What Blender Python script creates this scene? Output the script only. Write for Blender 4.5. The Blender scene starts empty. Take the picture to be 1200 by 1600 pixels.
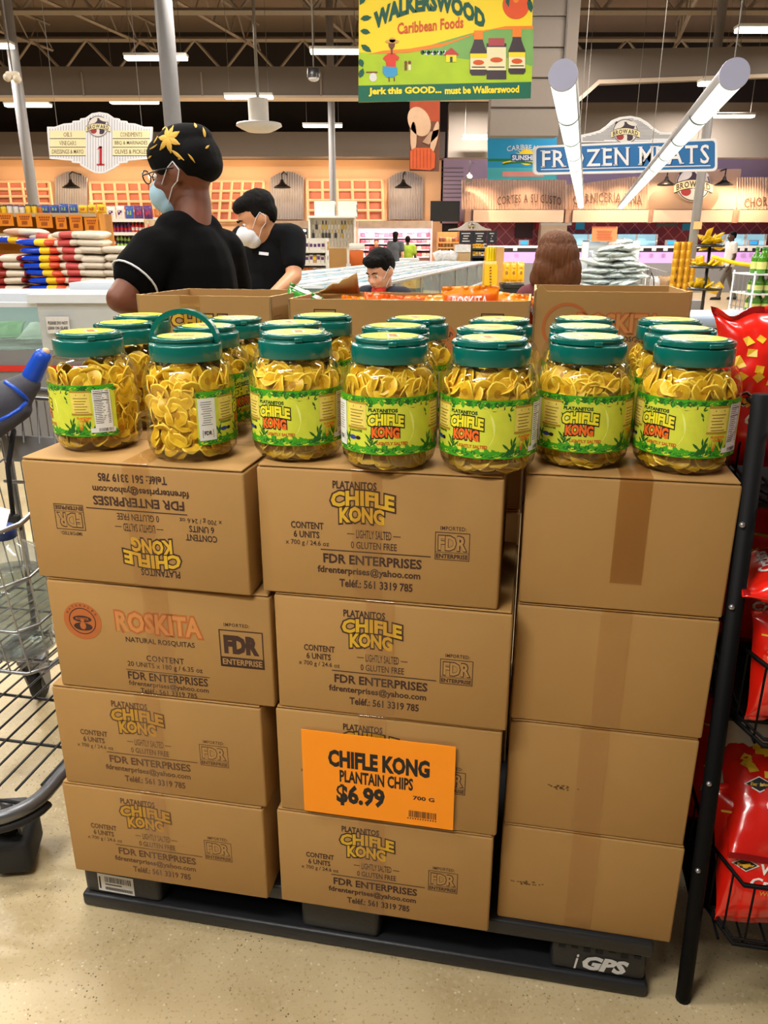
import bpy, bmesh, math, random
from mathutils import Vector, Matrix, Euler, noise as mnoise
random.seed(7)
C = bpy.context.scene.collection
SC = bpy.context.scene
PI = math.pi
def R(d): return math.radians(d)

# ---------------------------------------------------------------- camera
CAM_H = 1.41; FPX = 1205.0; PITCH = R(19.2)
cam_data = bpy.data.cameras.new('camera'); cam = bpy.data.objects.new('camera', cam_data); C.objects.link(cam)
cam.location = (0, 0, CAM_H); cam.rotation_euler = (PI/2 - PITCH, 0, 0)
cam_data.sensor_fit = 'VERTICAL'; cam_data.sensor_height = 36; cam_data.lens = 36*FPX/1600
cam_data.clip_start = .02; cam_data.clip_end = 200
SC.camera = cam
# ---------------------------------------------------------------- colour management
SC.view_settings.view_transform = 'Standard'; SC.view_settings.look = 'None'
SC.view_settings.gamma = 1; SC.view_settings.use_curve_mapping = False
SC.view_settings.exposure = 0.0
# ---------------------------------------------------------------- world: faint warm ambience of the big hall
w = bpy.data.worlds.new('world'); SC.world = w; w.use_nodes = True
w.node_tree.nodes['Background'].inputs[0].default_value = (1.0, .90, .80, 1)
w.node_tree.nodes['Background'].inputs[1].default_value = 0.085
# ---------------------------------------------------------------- the hall's lamps
def area(name, loc, sx, sy, power, col=(1, .965, .90), rot=(0, 0, 0), spread=180):
    l = bpy.data.lights.new(name, 'AREA'); l.shape = 'RECTANGLE'; l.size = sx; l.size_y = sy
    l.energy = power; l.color = col; l.spread = R(spread)
    o = bpy.data.objects.new(name, l); C.objects.link(o); o.location = loc; o.rotation_euler = rot
    return o
KL = 1.0
# strip fixtures over the front of the shop (out of the frame, above and behind the camera)
for (x, y, p) in ((-2.6, -1.9, 46), (-.7, -1.2, 12), (2.6, -1.9, 2), (-2.8, 1.0, 70), (2.4, 1.8, 40), (-.1, 1.85, 75),
                  (-1.2, 3.0, 70), (-5.5, 1, 110), (5.5, 1, 90), (-4.2, 5.5, 170), (.6, 5.2, 150), (5.4, 5.6, 150)):
    area('strip_lamp', (x, y, 4.4), 1.22, .22, p*KL)
area('added_front_light', (-.95, .05, 2.7), 1.2, .15, 54*KL)  # added lamp without a fixture, lights the carton faces strongest at the top
# lamps of the fixtures further back
for (x, y, p) in ((-7, 10, 230), (-2, 10, 230), (3, 10, 230), (8, 10, 230), (-8, 15.5, 260), (-3, 15.5, 260), (3, 15.5, 260), (9, 15.5, 260),
                  (-9, 21, 400), (-3.5, 21, 400), (2.5, 22.5, 480), (8.5, 22.5, 480)):
    area('strip_lamp', (x, y, 4.9), 1.22, .25, p*KL, (1, .90, .78))
# ---------------------------------------------------------------- pixel -> place (layout measured on the photograph)
def ray(x, y):
    u = (x-600)/FPX; v = (y-800)/FPX
    return Vector((u, math.cos(PITCH)-v*math.sin(PITCH), -math.sin(PITCH)-v*math.cos(PITCH)))
def at(x, y, Y):
    d = ray(x, y); return Vector((0, 0, CAM_H)) + d*(Y/d.y)
def atz(x, y, z):
    d = ray(x, y); return Vector((0, 0, CAM_H)) + d*((z-CAM_H)/d.z)
# ---------------------------------------------------------------- materials
def lin(c):
    return tuple((v/255/12.92 if v/255 <= .04045 else ((v/255+.055)/1.055)**2.4) for v in c)
MATS = {}
def mat(name, rgb=(200, 200, 200), rough=.5, metal=0, emit=0, var=.06, scale=18, bump=0, spec=.5, coat=0, bscale=None, stretch=None):
    if name in MATS: return MATS[name]
    m = bpy.data.materials.new(name); m.use_nodes = True; nt = m.node_tree; N = nt.nodes
    b = N['Principled BSDF']; c = lin(rgb)
    b.inputs['Roughness'].default_value = rough; b.inputs['Metallic'].default_value = metal
    b.inputs['Specular IOR Level'].default_value = spec; b.inputs['Coat Weight'].default_value = coat
    tc = N.new('ShaderNodeTexCoord')
    no = N.new('ShaderNodeTexNoise'); no.inputs['Scale'].default_value = scale; no.inputs['Detail'].default_value = 4
    nt.links.new(tc.outputs['Object'], no.inputs['Vector'])
    if var > 0:
        mx = N.new('ShaderNodeMix'); mx.data_type = 'RGBA'
        mx.inputs[6].default_value = tuple(v*(1-var) for v in c)+(1,); mx.inputs[7].default_value = tuple(min(1, v*(1+var)) for v in c)+(1,)
        nt.links.new(no.outputs['Fac'], mx.inputs[0]); nt.links.new(mx.outputs[2], b.inputs['Base Color'])
    else: b.inputs['Base Color'].default_value = c+(1,)
    if emit > 0:
        b.inputs['Emission Color'].default_value = c+(1,); b.inputs['Emission Strength'].default_value = emit
    if bump > 0 and stretch:
        mpn = N.new('ShaderNodeMapping'); mpn.inputs['Scale'].default_value = stretch; nt.links.new(tc.outputs['Object'], mpn.inputs[0]); nt.links.new(mpn.outputs[0], no.inputs['Vector'])
    if bump > 0:
        bp = N.new('ShaderNodeBump'); bp.inputs['Strength'].default_value = bump; bp.inputs['Distance'].default_value = .01
        if bscale:
            n2 = N.new('ShaderNodeTexNoise'); n2.inputs['Scale'].default_value = bscale; n2.inputs['Detail'].default_value = 5
            nt.links.new(tc.outputs['Object'], n2.inputs['Vector']); nt.links.new(n2.outputs['Fac'], bp.inputs['Height'])
        else: nt.links.new(no.outputs['Fac'], bp.inputs['Height'])
        nt.links.new(bp.outputs['Normal'], b.inputs['Normal'])
    MATS[name] = m; return m
def clear(name, tint=(250, 250, 246), rough=.04, ior=1.45, gloss=1.0, milk=0.0):
    """clear plastic or glass: see-through with fresnel reflection, a little milky where asked"""
    if name in MATS: return MATS[name]
    m = bpy.data.materials.new(name); m.use_nodes = True; nt = m.node_tree; N = nt.nodes
    N.remove(N['Principled BSDF']); out = N['Material Output']
    tr = N.new('ShaderNodeBsdfTransparent'); tr.inputs[0].default_value = lin(tint)+(1,)
    gl = N.new('ShaderNodeBsdfGlossy'); gl.inputs['Roughness'].default_value = rough; gl.inputs['Color'].default_value = (gloss, gloss, gloss, 1)
    fr = N.new('ShaderNodeFresnel'); ge = N.new('ShaderNodeNewGeometry'); mr = N.new('ShaderNodeMapRange'); mr.inputs[3].default_value = ior; mr.inputs[4].default_value = 1/ior
    nt.links.new(ge.outputs['Backfacing'], mr.inputs[0]); nt.links.new(mr.outputs[0], fr.inputs[0])   # same sheet seen from either side
    a = tr
    if milk > 0:
        df = N.new('ShaderNodeBsdfDiffuse'); df.inputs[0].default_value = (.8, .8, .78, 1)
        ms = N.new('ShaderNodeMixShader'); ms.inputs[0].default_value = milk
        nt.links.new(tr.outputs[0], ms.inputs[1]); nt.links.new(df.outputs[0], ms.inputs[2]); a = ms
    mx = N.new('ShaderNodeMixShader')
    nt.links.new(fr.outputs[0], mx.inputs[0]); nt.links.new(a.outputs[0], mx.inputs[1]); nt.links.new(gl.outputs[0], mx.inputs[2])
    nt.links.new(mx.outputs[0], out.inputs[0])
    MATS[name] = m; return m
# ---------------------------------------------------------------- mesh builder
class MB:
    def __init__(s): s.v = []; s.f = []; s.mi = []; s.mats = []; s.sm = []
    def slot(s, m):
        if m not in s.mats: s.mats.append(m)
        return s.mats.index(m)
    def add(s, vs, fs, m, smooth=False):
        o = len(s.v); s.v.extend([tuple(v) for v in vs]); k = s.slot(m)
        for f in fs: s.f.append([o+i for i in f]); s.mi.append(k); s.sm.append(smooth)
        return s
    def box(s, c, size, m, rot=None, taper=1.0):
        x, y, z = size[0]/2, size[1]/2, size[2]/2; vs = []
        for sz in (-1, 1):
            t = taper if sz > 0 else 1
            for sx, sy in ((-1, -1), (1, -1), (1, 1), (-1, 1)):
                p = Vector((sx*x*t, sy*y*t, sz*z))
                if rot is not None: p = (rot if isinstance(rot, Matrix) else Euler(rot).to_matrix()) @ p
                vs.append(p+Vector(c))
        return s.add(vs, [(3, 2, 1, 0), (4, 5, 6, 7), (0, 1, 5, 4), (1, 2, 6, 5), (2, 3, 7, 6), (3, 0, 4, 7)], m)
    def box2(s, a, b, m):
        a = Vector(a); b = Vector(b); return s.box((a+b)/2, [abs(b[i]-a[i]) for i in range(3)], m)
    def rbox(s, c, size, m, r=.005, rot=None, seg=2):
        """box with rounded edges"""
        bm = bmesh.new(); bmesh.ops.create_cube(bm, size=1)
        for v in bm.verts: v.co = Vector((v.co.x*size[0], v.co.y*size[1], v.co.z*size[2]))
        bmesh.ops.bevel(bm, geom=list(bm.edges), offset=min(r, min(size)*.45), segments=seg, affect='EDGES', profile=.5)
        rm = rot if isinstance(rot, Matrix) else (Euler(rot).to_matrix() if rot is not None else Matrix.Identity(3))
        bm.verts.index_update()
        s.add([rm @ v.co + Vector(c) for v in bm.verts], [[v.index for v in f.verts] for f in bm.faces], m, True); bm.free(); return s
    def tube(s, pts, r, m, seg=8, closed=False, cap=True, flat=None):
        pts = [Vector(p) for p in pts]; n = len(pts); vs = []; fs = []
        rr = r if isinstance(r, (list, tuple)) else [r]*n
        prev = None
        for i, p in enumerate(pts):
            if closed: t = pts[(i+1) % n]-pts[i-1]
            else: t = pts[min(i+1, n-1)]-pts[max(i-1, 0)]
            t.normalize()
            if prev is None:
                a = Vector((0, 0, 1)) if abs(t.z) < .9 else Vector((1, 0, 0)); u = t.cross(a).normalized()
            else: u = (prev-t*prev.dot(t)).normalized()
            prev = u; w_ = t.cross(u)
            for k in range(seg):
                an = 2*PI*k/seg; q = u*math.cos(an)*(flat or 1)+w_*math.sin(an); vs.append(p+q*rr[i])
        for i in range(n if closed else n-1):
            j = (i+1) % n
            for k in range(seg): fs.append((i*seg+k, i*seg+(k+1) % seg, j*seg+(k+1) % seg, j*seg+k))
        if cap and not closed: fs.append(tuple(range(seg))[::-1]); fs.append(tuple((n-1)*seg+k for k in range(seg)))
        return s.add(vs, fs, m, seg > 5)
    def lathe(s, prof, m, c=(0, 0, 0), seg=32, cap=False, a0=0, a1=2*PI, smooth=True):
        vs = []; fs = []; full = abs(a1-a0-2*PI) < 1e-6; ns = seg if full else seg+1
        for (r, z) in prof:
            for k in range(ns):
                an = a0+(a1-a0)*k/seg; vs.append((c[0]+r*math.cos(an), c[1]+r*math.sin(an), c[2]+z))
        for i in range(len(prof)-1):
            for k in range(seg):
                k2 = (k+1) % ns; fs.append((i*ns+k, i*ns+k2, (i+1)*ns+k2, (i+1)*ns+k))
        if cap:
            fs.append(tuple(range(ns))[::-1]); fs.append(tuple((len(prof)-1)*ns+k for k in range(ns)))
        return s.add(vs, fs, m, smooth)
    def ball(s, c, r, m, rot=None, seg=16, rings=10):
        r = r if isinstance(r, (list, tuple)) else (r, r, r); vs = []; fs = []
        rm = Euler(rot).to_matrix() if rot is not None else Matrix.Identity(3)
        for i in range(rings+1):
            th = PI*i/rings
            for k in range(seg):
                ph = 2*PI*k/seg
                vs.append(rm @ Vector((r[0]*math.sin(th)*math.cos(ph), r[1]*math.sin(th)*math.sin(ph), r[2]*math.cos(th)))+Vector(c))
        for i in range(rings):
            for k in range(seg): fs.append((i*seg+k, (i+1)*seg+k, (i+1)*seg+(k+1) % seg, i*seg+(k+1) % seg))
        return s.add(vs, fs, m, True)
    def cap(s, p0, p1, r0, r1, m, seg=12):
        """capsule tapering from r0 to r1"""
        p0 = Vector(p0); p1 = Vector(p1); d = (p1-p0); L_ = max(d.length, 1e-5); d = d/L_; pts = []; rs = []
        for k in range(5):
            a = PI/2*k/4; pts.append(p0-d*r0*math.cos(a)); rs.append(max(r0*math.sin(a), 1e-4))
        for k in range(1, 5):
            t = k/5; pts.append(p0.lerp(p1, t)); rs.append(r0+(r1-r0)*t)
        for k in range(5):
            a = PI/2*k/4; pts.append(p1+d*r1*math.sin(a)); rs.append(max(r1*math.cos(a), 1e-4))
        return s.tube(pts, rs, m, seg)
    def prism(s, pts2, depth, m, frame):
        """outline in a frame (origin, ex, ey, ez) pushed back by depth along -ez"""
        o, ex, ey, ez = frame; n = len(pts2)
        f = [o+ex*x+ey*y for x, y in pts2]; b = [p-ez*depth for p in f]
        return s.add(f+b, [tuple(range(n)), tuple(range(2*n-1, n-1, -1))]+[(i, n+i, n+(i+1) % n, (i+1) % n) for i in range(n)], m)
    def build(s, name, parent=None, loc=None, rot=None, bevel=0):
        me = bpy.data.meshes.new(name); me.from_pydata(s.v, [], s.f)
        for m in s.mats: me.materials.append(m)
        me.polygons.foreach_set('material_index', s.mi); me.polygons.foreach_set('use_smooth', s.sm); me.update()
        o = bpy.data.objects.new(name, me); C.objects.link(o)
        if parent is not None: o.parent = parent
        if loc is not None: o.location = loc
        if rot is not None: o.rotation_euler = rot
        return o
def tag(o, label=None, cat=None, group=None, kind=None):
    if label: o['label'] = label
    if cat: o['category'] = cat
    if group: o['group'] = group
    if kind: o['kind'] = kind
    return o
def empty(name, loc, rz=0, label=None, cat=None, group=None):
    o = bpy.data.objects.new(name, None); C.objects.link(o); o.location = loc; o.rotation_euler = (0, 0, rz); o.empty_display_size = .05
    return tag(o, label, cat, group)
KIDS = {}
def dup(o, parent=None):
    c = o.copy(); C.objects.link(c)
    if parent is not None: c.parent = parent
    for ch in list(o.children): dup(ch, c)
    return c
def place(o, loc, rz=0, label=None, group=None, scale=None):
    o.location = loc; o.rotation_euler = (0, 0, rz)
    if label: o['label'] = label
    if group: o['group'] = group
    if scale: o.scale = scale
    return o
def struct(o): o['kind'] = 'structure'; return o
# ---------------------------------------------------------------- flat artwork and lettering
GLY = {}
def glyphs(s, bold=0.0, shear=0.0, sp=1.0):
    k = (s, bold, shear, sp)
    if k not in GLY:
        cu = bpy.data.curves.new('t', 'FONT'); cu.body = s; cu.size = 1; cu.offset = bold; cu.shear = shear; cu.resolution_u = 2; cu.space_character = sp
        o = bpy.data.objects.new('t', cu); me = bpy.data.meshes.new_from_object(o)
        vs = [(v.co.x, v.co.y) for v in me.vertices]; fs = [tuple(p.vertices) for p in me.polygons]
        bpy.data.objects.remove(o); bpy.data.curves.remove(cu); bpy.data.meshes.remove(me)
        GLY[k] = (vs, fs)
    return GLY[k]
SERIF = {'A': 'bl br', 'B': 'Bl Tl', 'C': 'tr', 'D': 'Bl Tl', 'E': 'Bl Tl', 'F': 'bl Tl', 'G': 'tr', 'H': 'bl br tl tr', 'I': 'bc tc', 'J': 'tr', 'K': 'bl br tl tr', 'L': 'Bl tl', 'M': 'bl br tl tr',
         'N': 'bl tl tr', 'P': 'bl Tl', 'R': 'bl br Tl', 'T': 'bc', 'U': 'tl tr', 'V': 'tl tr', 'W': 'tl tr', 'Z': '', 'S': '', 'O': '', '1': 'bc'}
class Flat:
    """artwork drawn in a plane: shapes and letters in x right, y up"""
    def __init__(s): s.it = []
    def shape(s, pts, m, lay=1): s.it.append((list(pts), [tuple(range(len(pts)))], m, lay)); return s
    def rect(s, x0, y0, x1, y1, m, lay=1, nx=1):
        vs = []; fs = []
        for i in range(nx+1):
            x = x0+(x1-x0)*i/nx; vs += [(x, y0), (x, y1)]
        for i in range(nx): fs.append((2*i, 2*i+2, 2*i+3, 2*i+1))
        s.it.append((vs, fs, m, lay)); return s
    def ell(s, cx, cy, rx, ry, m, lay=1, n=28, rot=0):
        c, q = math.cos(rot), math.sin(rot); pts = []
        for k in range(n):
            a = 2*PI*k/n; x, y = rx*math.cos(a), ry*math.sin(a); pts.append((cx+x*c-y*q, cy+x*q+y*c))
        return s.shape(pts, m, lay)
    def ring(s, cx, cy, rx, ry, t, m, lay=1, n=36, a0=0, a1=2*PI):
        vs = []; fs = []
        for k in range(n+1):
            a = a0+(a1-a0)*k/n
            vs += [(cx+rx*math.cos(a), cy+ry*math.sin(a)), (cx+(rx-t)*math.cos(a), cy+(ry-t)*math.sin(a))]
        for k in range(n): fs.append((2*k, 2*k+2, 2*k+3, 2*k+1))
        s.it.append((vs, fs, m, lay)); return s
    def frame(s, x0, y0, x1, y1, t, m, lay=1):
        s.rect(x0, y0, x1, y0+t, m, lay); s.rect(x0, y1-t, x1, y1, m, lay); s.rect(x0, y0+t, x0+t, y1-t, m, lay); return s.rect(x1-t, y0+t, x1, y1-t, m, lay)
    def text(s, t, x0, y0, x1, y1, m, lay=2, bold=.015, shear=0, warp=None, sp=1.0, grow=0):
        vs, fs = glyphs(t, bold, shear, sp)
        if grow:      # outline copy: fit by the thin version's box
            tv, _ = glyphs(t, bold-grow, shear, sp)
        else: tv = vs
        ax, bx_ = min(v[0] for v in tv), max(v[0] for v in tv); ay, by = min(v[1] for v in tv), max(v[1] for v in tv)
        kx = (x1-x0)/(bx_-ax); ky = (y1-y0)/max(by-ay, 1e-6)
        o = [(x0+(x-ax)*kx, y0+(y-ay)*ky) for x, y in vs]
        if warp: o = [warp(x, y) for x, y in o]
        s.it.append((o, fs, m, lay)); return s
    def serif(s, t, x0, y0, x1, y1, m, lay=2, bold=.01, gap=.13, warp=None):
        """capital letters with serifs added at the stroke ends"""
        pen = 0; lets = []
        for ch in t:
            if ch == ' ': pen += .38; continue
            vs, fs = glyphs(ch, bold); ax, bx_ = min(v[0] for v in vs), max(v[0] for v in vs)
            o = [(x-ax+pen, y) for x, y in vs]; lets.append((o, fs)); w_ = bx_-ax
            h = .72; sw = .085; sh = .035
            for q in SERIF.get(ch.upper(), '').split():
                yy = 0 if q[0] in 'bB' else h-sh
                xx = {'l': pen+.045, 'r': pen+w_-.045, 'c': pen+w_/2}[q[1]]
                if q[0] in 'BT': xx -= .02
                lets.append(([(xx-sw-.02, yy), (xx+sw+.02, yy), (xx+sw+.02, yy+sh), (xx-sw-.02, yy+sh)], [(0, 1, 2, 3)]))
            pen += w_+gap
        tot = pen-gap
        for o, fs in lets:
            p = [(x0+x/tot*(x1-x0), y0+y/.72*(y1-y0)) for x, y in o]
            if warp: p = [warp(x, y) for x, y in p]
            s.it.append((p, fs, m, lay))
        return s
    def emit(s, mb, fn, eps=.0004):
        for vs, fs, m, lay in s.it: mb.add([fn(x, y, lay*eps) for x, y in vs], fs, m)
        return mb
    def put(s, other, fx):
        for vs, fs, m, lay in other.it: s.it.append(([fx(x, y) for x, y in vs], fs, m, lay))
        return s
def plane_map(o, ex, ey):
    o = Vector(o); ex = Vector(ex); ey = Vector(ey); n = ex.cross(ey).normalized()
    return lambda x, y, d: o+ex*x+ey*y+n*d
# ---------------------------------------------------------------- soft bodies: primitives fused into one continuous skin
def fuse(mb, name, parent, m, voxel=.01, smooth=6, loc=None, rot=None, disp=0, dscale=8):
    o = mb.build(name, parent, loc, rot)
    rm = o.modifiers.new('r', 'REMESH'); rm.mode = 'VOXEL'; rm.voxel_size = voxel; rm.use_smooth_shade = True
    if smooth:
        sm = o.modifiers.new('s', 'SMOOTH'); sm.iterations = smooth; sm.factor = .5
    bpy.context.view_layer.update(); dg = bpy.context.evaluated_depsgraph_get()
    me = bpy.data.meshes.new_from_object(o.evaluated_get(dg)); o.modifiers.clear(); o.data = me
    if disp:
        for v in me.vertices:
            p = v.co*dscale; v.co += v.normal*disp*mnoise.noise(p)
    me.materials.clear(); me.materials.append(m)
    for p in me.polygons: p.use_smooth = True; p.material_index = 0
    return o
# ---------------------------------------------------------------- setting
def floor_material():
    m = bpy.data.materials.new('polished_terrazzo'); m.use_nodes = True; nt = m.node_tree; N = nt.nodes; b = N['Principled BSDF']
    tc = N.new('ShaderNodeTexCoord')
    def noise(sc, det=4):
        n = N.new('ShaderNodeTexNoise'); n.inputs['Scale'].default_value = sc; n.inputs['Detail'].default_value = det
        nt.links.new(tc.outputs['Object'], n.inputs['Vector']); return n.outputs['Fac']
    def ramp(src, a, b_):
        r = N.new('ShaderNodeMapRange'); r.inputs[1].default_value = a; r.inputs[2].default_value = b_; nt.links.new(src, r.inputs[0]); return r.outputs[0]
    def mix(fac, c1, c2):
        x = N.new('ShaderNodeMix'); x.data_type = 'RGBA'; nt.links.new(fac, x.inputs[0])
        if isinstance(c1, tuple): x.inputs[6].default_value = lin(c1)+(1,)
        else: nt.links.new(c1, x.inputs[6])
        x.inputs[7].default_value = lin(c2)+(1,); return x.outputs[2]
    def vor(sc):
        v = N.new('ShaderNodeTexVoronoi'); v.inputs['Scale'].default_value = sc; nt.links.new(tc.outputs['Object'], v.inputs['Vector']); return v
    c = mix(ramp(noise(5), .35, .7), (194, 175, 137), (172, 152, 113))
    c = mix(ramp(noise(80, 3), .50, .72), c, (188, 171, 136))
    c = mix(ramp(noise(140, 2), .60, .72), c, (152, 132, 94))
    v = vor(95); sel = N.new('ShaderNodeMath'); sel.operation = 'LESS_THAN'; sel.inputs[1].default_value = .17; nt.links.new(v.outputs['Distance'], sel.inputs[0])
    gate = ramp(noise(9), .50, .62); mu = N.new('ShaderNodeMath'); mu.operation = 'MULTIPLY'; nt.links.new(sel.outputs[0], mu.inputs[0]); nt.links.new(gate, mu.inputs[1])
    c = mix(mu.outputs[0], c, (92, 76, 52))
    v2 = vor(75); s2 = N.new('ShaderNodeMath'); s2.operation = 'LESS_THAN'; s2.inputs[1].default_value = .2; nt.links.new(v2.outputs['Distance'], s2.inputs[0])
    g2 = N.new('ShaderNodeMath'); g2.operation = 'MULTIPLY'; nt.links.new(s2.outputs[0], g2.inputs[0]); nt.links.new(ramp(noise(23), .5, .6), g2.inputs[1])
    c = mix(g2.outputs[0], c, (208, 194, 162))
    nt.links.new(c, b.inputs['Base Color']); b.inputs['Roughness'].default_value = .32
    bp = N.new('ShaderNodeBump'); bp.inputs['Strength'].default_value = .05; nt.links.new(noise(30), bp.inputs['Height']); nt.links.new(bp.outputs[0], b.inputs['Normal'])
    return m
FLOORM = floor_material()
DARK = mat('ceiling_deck_paint', (122, 108, 96), .9, var=.12, scale=.6)
SOFF = mat('soffit_paint', (112, 104, 98), .85, var=.05, scale=1)
SOFFD = mat('dark_recess_paint', (44, 40, 40), .9, var=.05, scale=1)
EDGE = mat('soffit_edge_paint', (190, 175, 160), .8, var=.04)
PEACH = mat('peach_wall_paint', (226, 182, 140), .8, var=.05, scale=2)
PURP = mat('lilac_soffit_paint', (172, 154, 176), .8, var=.05, scale=2)
STEEL = mat('truss_grey_paint', (140, 130, 120), .6, var=.08)
BACKY = 27.0
struct(MB().box2((-19, -6, -.1), (19, 30, 0), FLOORM).build('floor'))
struct(MB().box2((-19, -6, 7.6), (19, 30, 7.7), DARK).build('ceiling'))
struct(MB().box2((-19, BACKY+.5, 0), (19, BACKY+.7, 7.6), SOFFD).build('wall_back'))
struct(MB().box2((-19.2, -6, 0), (-19, 30, 7.6), PEACH).build('wall_left'))
struct(MB().box2((19, -6, 0), (19.2, 30, 7.6), PEACH).build('wall_right'))
# lower front of the back wall: peach produce wall on the left, deli on the right
zt = at(300, 250, BACKY).z
struct(MB().box2((-19, BACKY, 0), (at(692, 300, BACKY).x, BACKY+.5, zt), PEACH).build('wall_produce'))
# soffit above it
struct(MB().box2((-19, BACKY-1.0, zt), (at(690, 300, BACKY).x, BACKY+.5, at(300, 206, BACKY-1).z), SOFF).build('trim_1'))
# corrugated field of the recess behind the strip lights
# hanging header band with a pale lower edge
Yb = 19.0
b = MB(); b.box2((-19, Yb, at(0, 150, Yb).z), (at(800, 150, Yb).x, Yb+.4, at(0, 112, Yb).z+.1), SOFF)
b.box2((-19, Yb-.02, at(0, 153, Yb).z), (at(800, 150, Yb).x, Yb+.45, at(0, 149, Yb).z), EDGE)
for i in range(9): b.box2((-17+i*2.6, Yb-.03, at(0, 150, Yb).z), (-16.96+i*2.6, Yb, at(0, 113, Yb).z), STEEL)
struct(b.build('trim_2'))
# band over the frozen section with its slanted end
Yc = 17.0
def pf(px, py): p = at(px, py, Yc); return (p.x, p.z)
b = MB(); fr = (Vector((0, Yc, 0)), Vector((1, 0, 0)), Vector((0, 0, 1)), Vector((0, -1, 0)))
b.prism([pf(903, 158), pf(937, 128), pf(1330, 112), pf(1330, 70), pf(860, 78), pf(860, 158)], .4, SOFF, fr)
fr2 = (Vector((0, Yc-.03, 0)), Vector((1, 0, 0)), Vector((0, 0, 1)), Vector((0, -1, 0)))
b.prism([pf(903, 161), pf(937, 131), pf(1330, 116), pf(1330, 111), pf(935, 125), pf(900, 156)], .05, EDGE, fr2)
struct(b.build('trim_3'))
b = MB(); b.box2((at(700, 240, 24).x, 24, at(0, 246, 24).z), (19, 24.4, at(0, 160, 24).z), SOFF); struct(b.build('trim_4'))
# siding-clad drop beside the frozen section
Yd = 12.0
b = MB(); x0, x1 = at(770, 100, Yd).x, at(880, 100, Yd).x; z0, z1 = at(0, 212, Yd).z, 7.6
n = 13
SID = mat('siding_paint', (118, 110, 104), .8, var=.05)
for i in range(n):
    za = z0+(z1-z0)*i/n; zb = z0+(z1-z0)*(i+1)/n
    b.box2((x0, Yd+.03, za), (x1-.12*i/n*0, Yd+.3, zb), SID); b.box2((x0, Yd, za), (x1, Yd+.03, zb-.05), SID)
b.box2((x1, Yd-.1, z0+.55), (x1+.16, Yd+.3, z1), SOFF)
struct(b.build('trim_5'))
# roof joists: chords with zig-zag web, running towards the back wall and across
def joist(name, p0, p1, h, n, r=.045):
    b = MB(); p0 = Vector(p0); p1 = Vector(p1); up = Vector((0, 0, h))
    b.tube([p0, p1], r, STEEL, 4); b.tube([p0+up, p1+up], r, STEEL, 4)
    for i in range(n):
        a = p0.lerp(p1, i/n); m_ = p0.lerp(p1, (i+.5)/n)+up; c = p0.lerp(p1, (i+1)/n)
        b.tube([a, m_], r*.55, STEEL, 4, cap=False); b.tube([m_, c], r*.55, STEEL, 4, cap=False)
    return struct(b.build(name))
k = 10
for i, x in enumerate((-15, -12, -9, -6, -3, 0, 3, 6, 9, 12)):
    joist('trim_%d' % k, (x, 4, 6.7), (x+5.4, 25.5, 6.7), .65, 22); k += 1
for y in (7.5, 13.0, 18.5, 24.5):
    joist('trim_%d' % k, (-18, y, 5.95), (18, y, 5.95), .8, 24, .07); k += 1
# pipes and conduit under the roof
for (a, b_, r) in (((-18, 11.2, 5.7), (3, 11.0, 5.75), .05), ((-18, 15.4, 5.6), (18, 15.2, 5.6), .06), ((3.5, 10.4, 5.4), (18, 10.2, 5.5), .04)):
    struct(MB().tube([a, b_], r, STEEL, 8).build('trim_%d' % k)); k += 1
# steel columns
COLM = mat('column_paint', (150, 152, 158), .45, var=.06)
for (px, py, Y, r, lab) in ((262, 90, 10.0, .10, 'pale grey steel column rising behind the head wrap, nearest to the camera'),
                            (42, 240, 16, .10, 'grey steel column at the left edge, left of the aisle one sign'),
                            (519, 240, 22, .09, 'thin grey steel column beyond the white boxes on the produce display'),
                            (1100, 240, 18, .095, 'grey steel column beside the round emblem of the meat counter')):
    p = at(px, py, Y)
    o = MB().lathe([(r, 0), (r, 7.5)], COLM, seg=20, cap=True)
    o.box((0, 0, .01), (.34, .34, .02), COLM)
    tag(o.build('column', loc=(p.x, Y, 0)), lab, 'column')
# ---------------------------------------------------------------- pallet frame (front-left ground corner, rotated with the pallet)
PL = Vector((-.67825, 1.35032, 0)); PA = -10.84
E1 = Vector((math.cos(R(PA)), math.sin(R(PA)), 0)); E2 = Vector((-E1.y, E1.x, 0)); UP = Vector((0, 0, 1))
def W3(a, b, z): return PL+E1*a+E2*b+UP*z
CARD = mat('corrugated_cardboard', (167, 127, 71), .75, var=.07, scale=7, bump=.03, bscale=60)
CARDE = mat('cut_cardboard_edge', (206, 170, 118), .85, var=.15, scale=90)
INK = mat('brown_print_ink', (62, 36, 24), .8, var=.1)
YEL = mat('yellow_print_ink', (206, 164, 36), .75, var=.06)
ORI = mat('orange_print_ink', (178, 98, 44), .8, var=.1)
TAPE = clear('clear_packing_tape', (248, 241, 228), .09, 1.55)
TAPE2 = clear('brown_packing_tape', (232, 218, 196), .3, 1.35)
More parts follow.
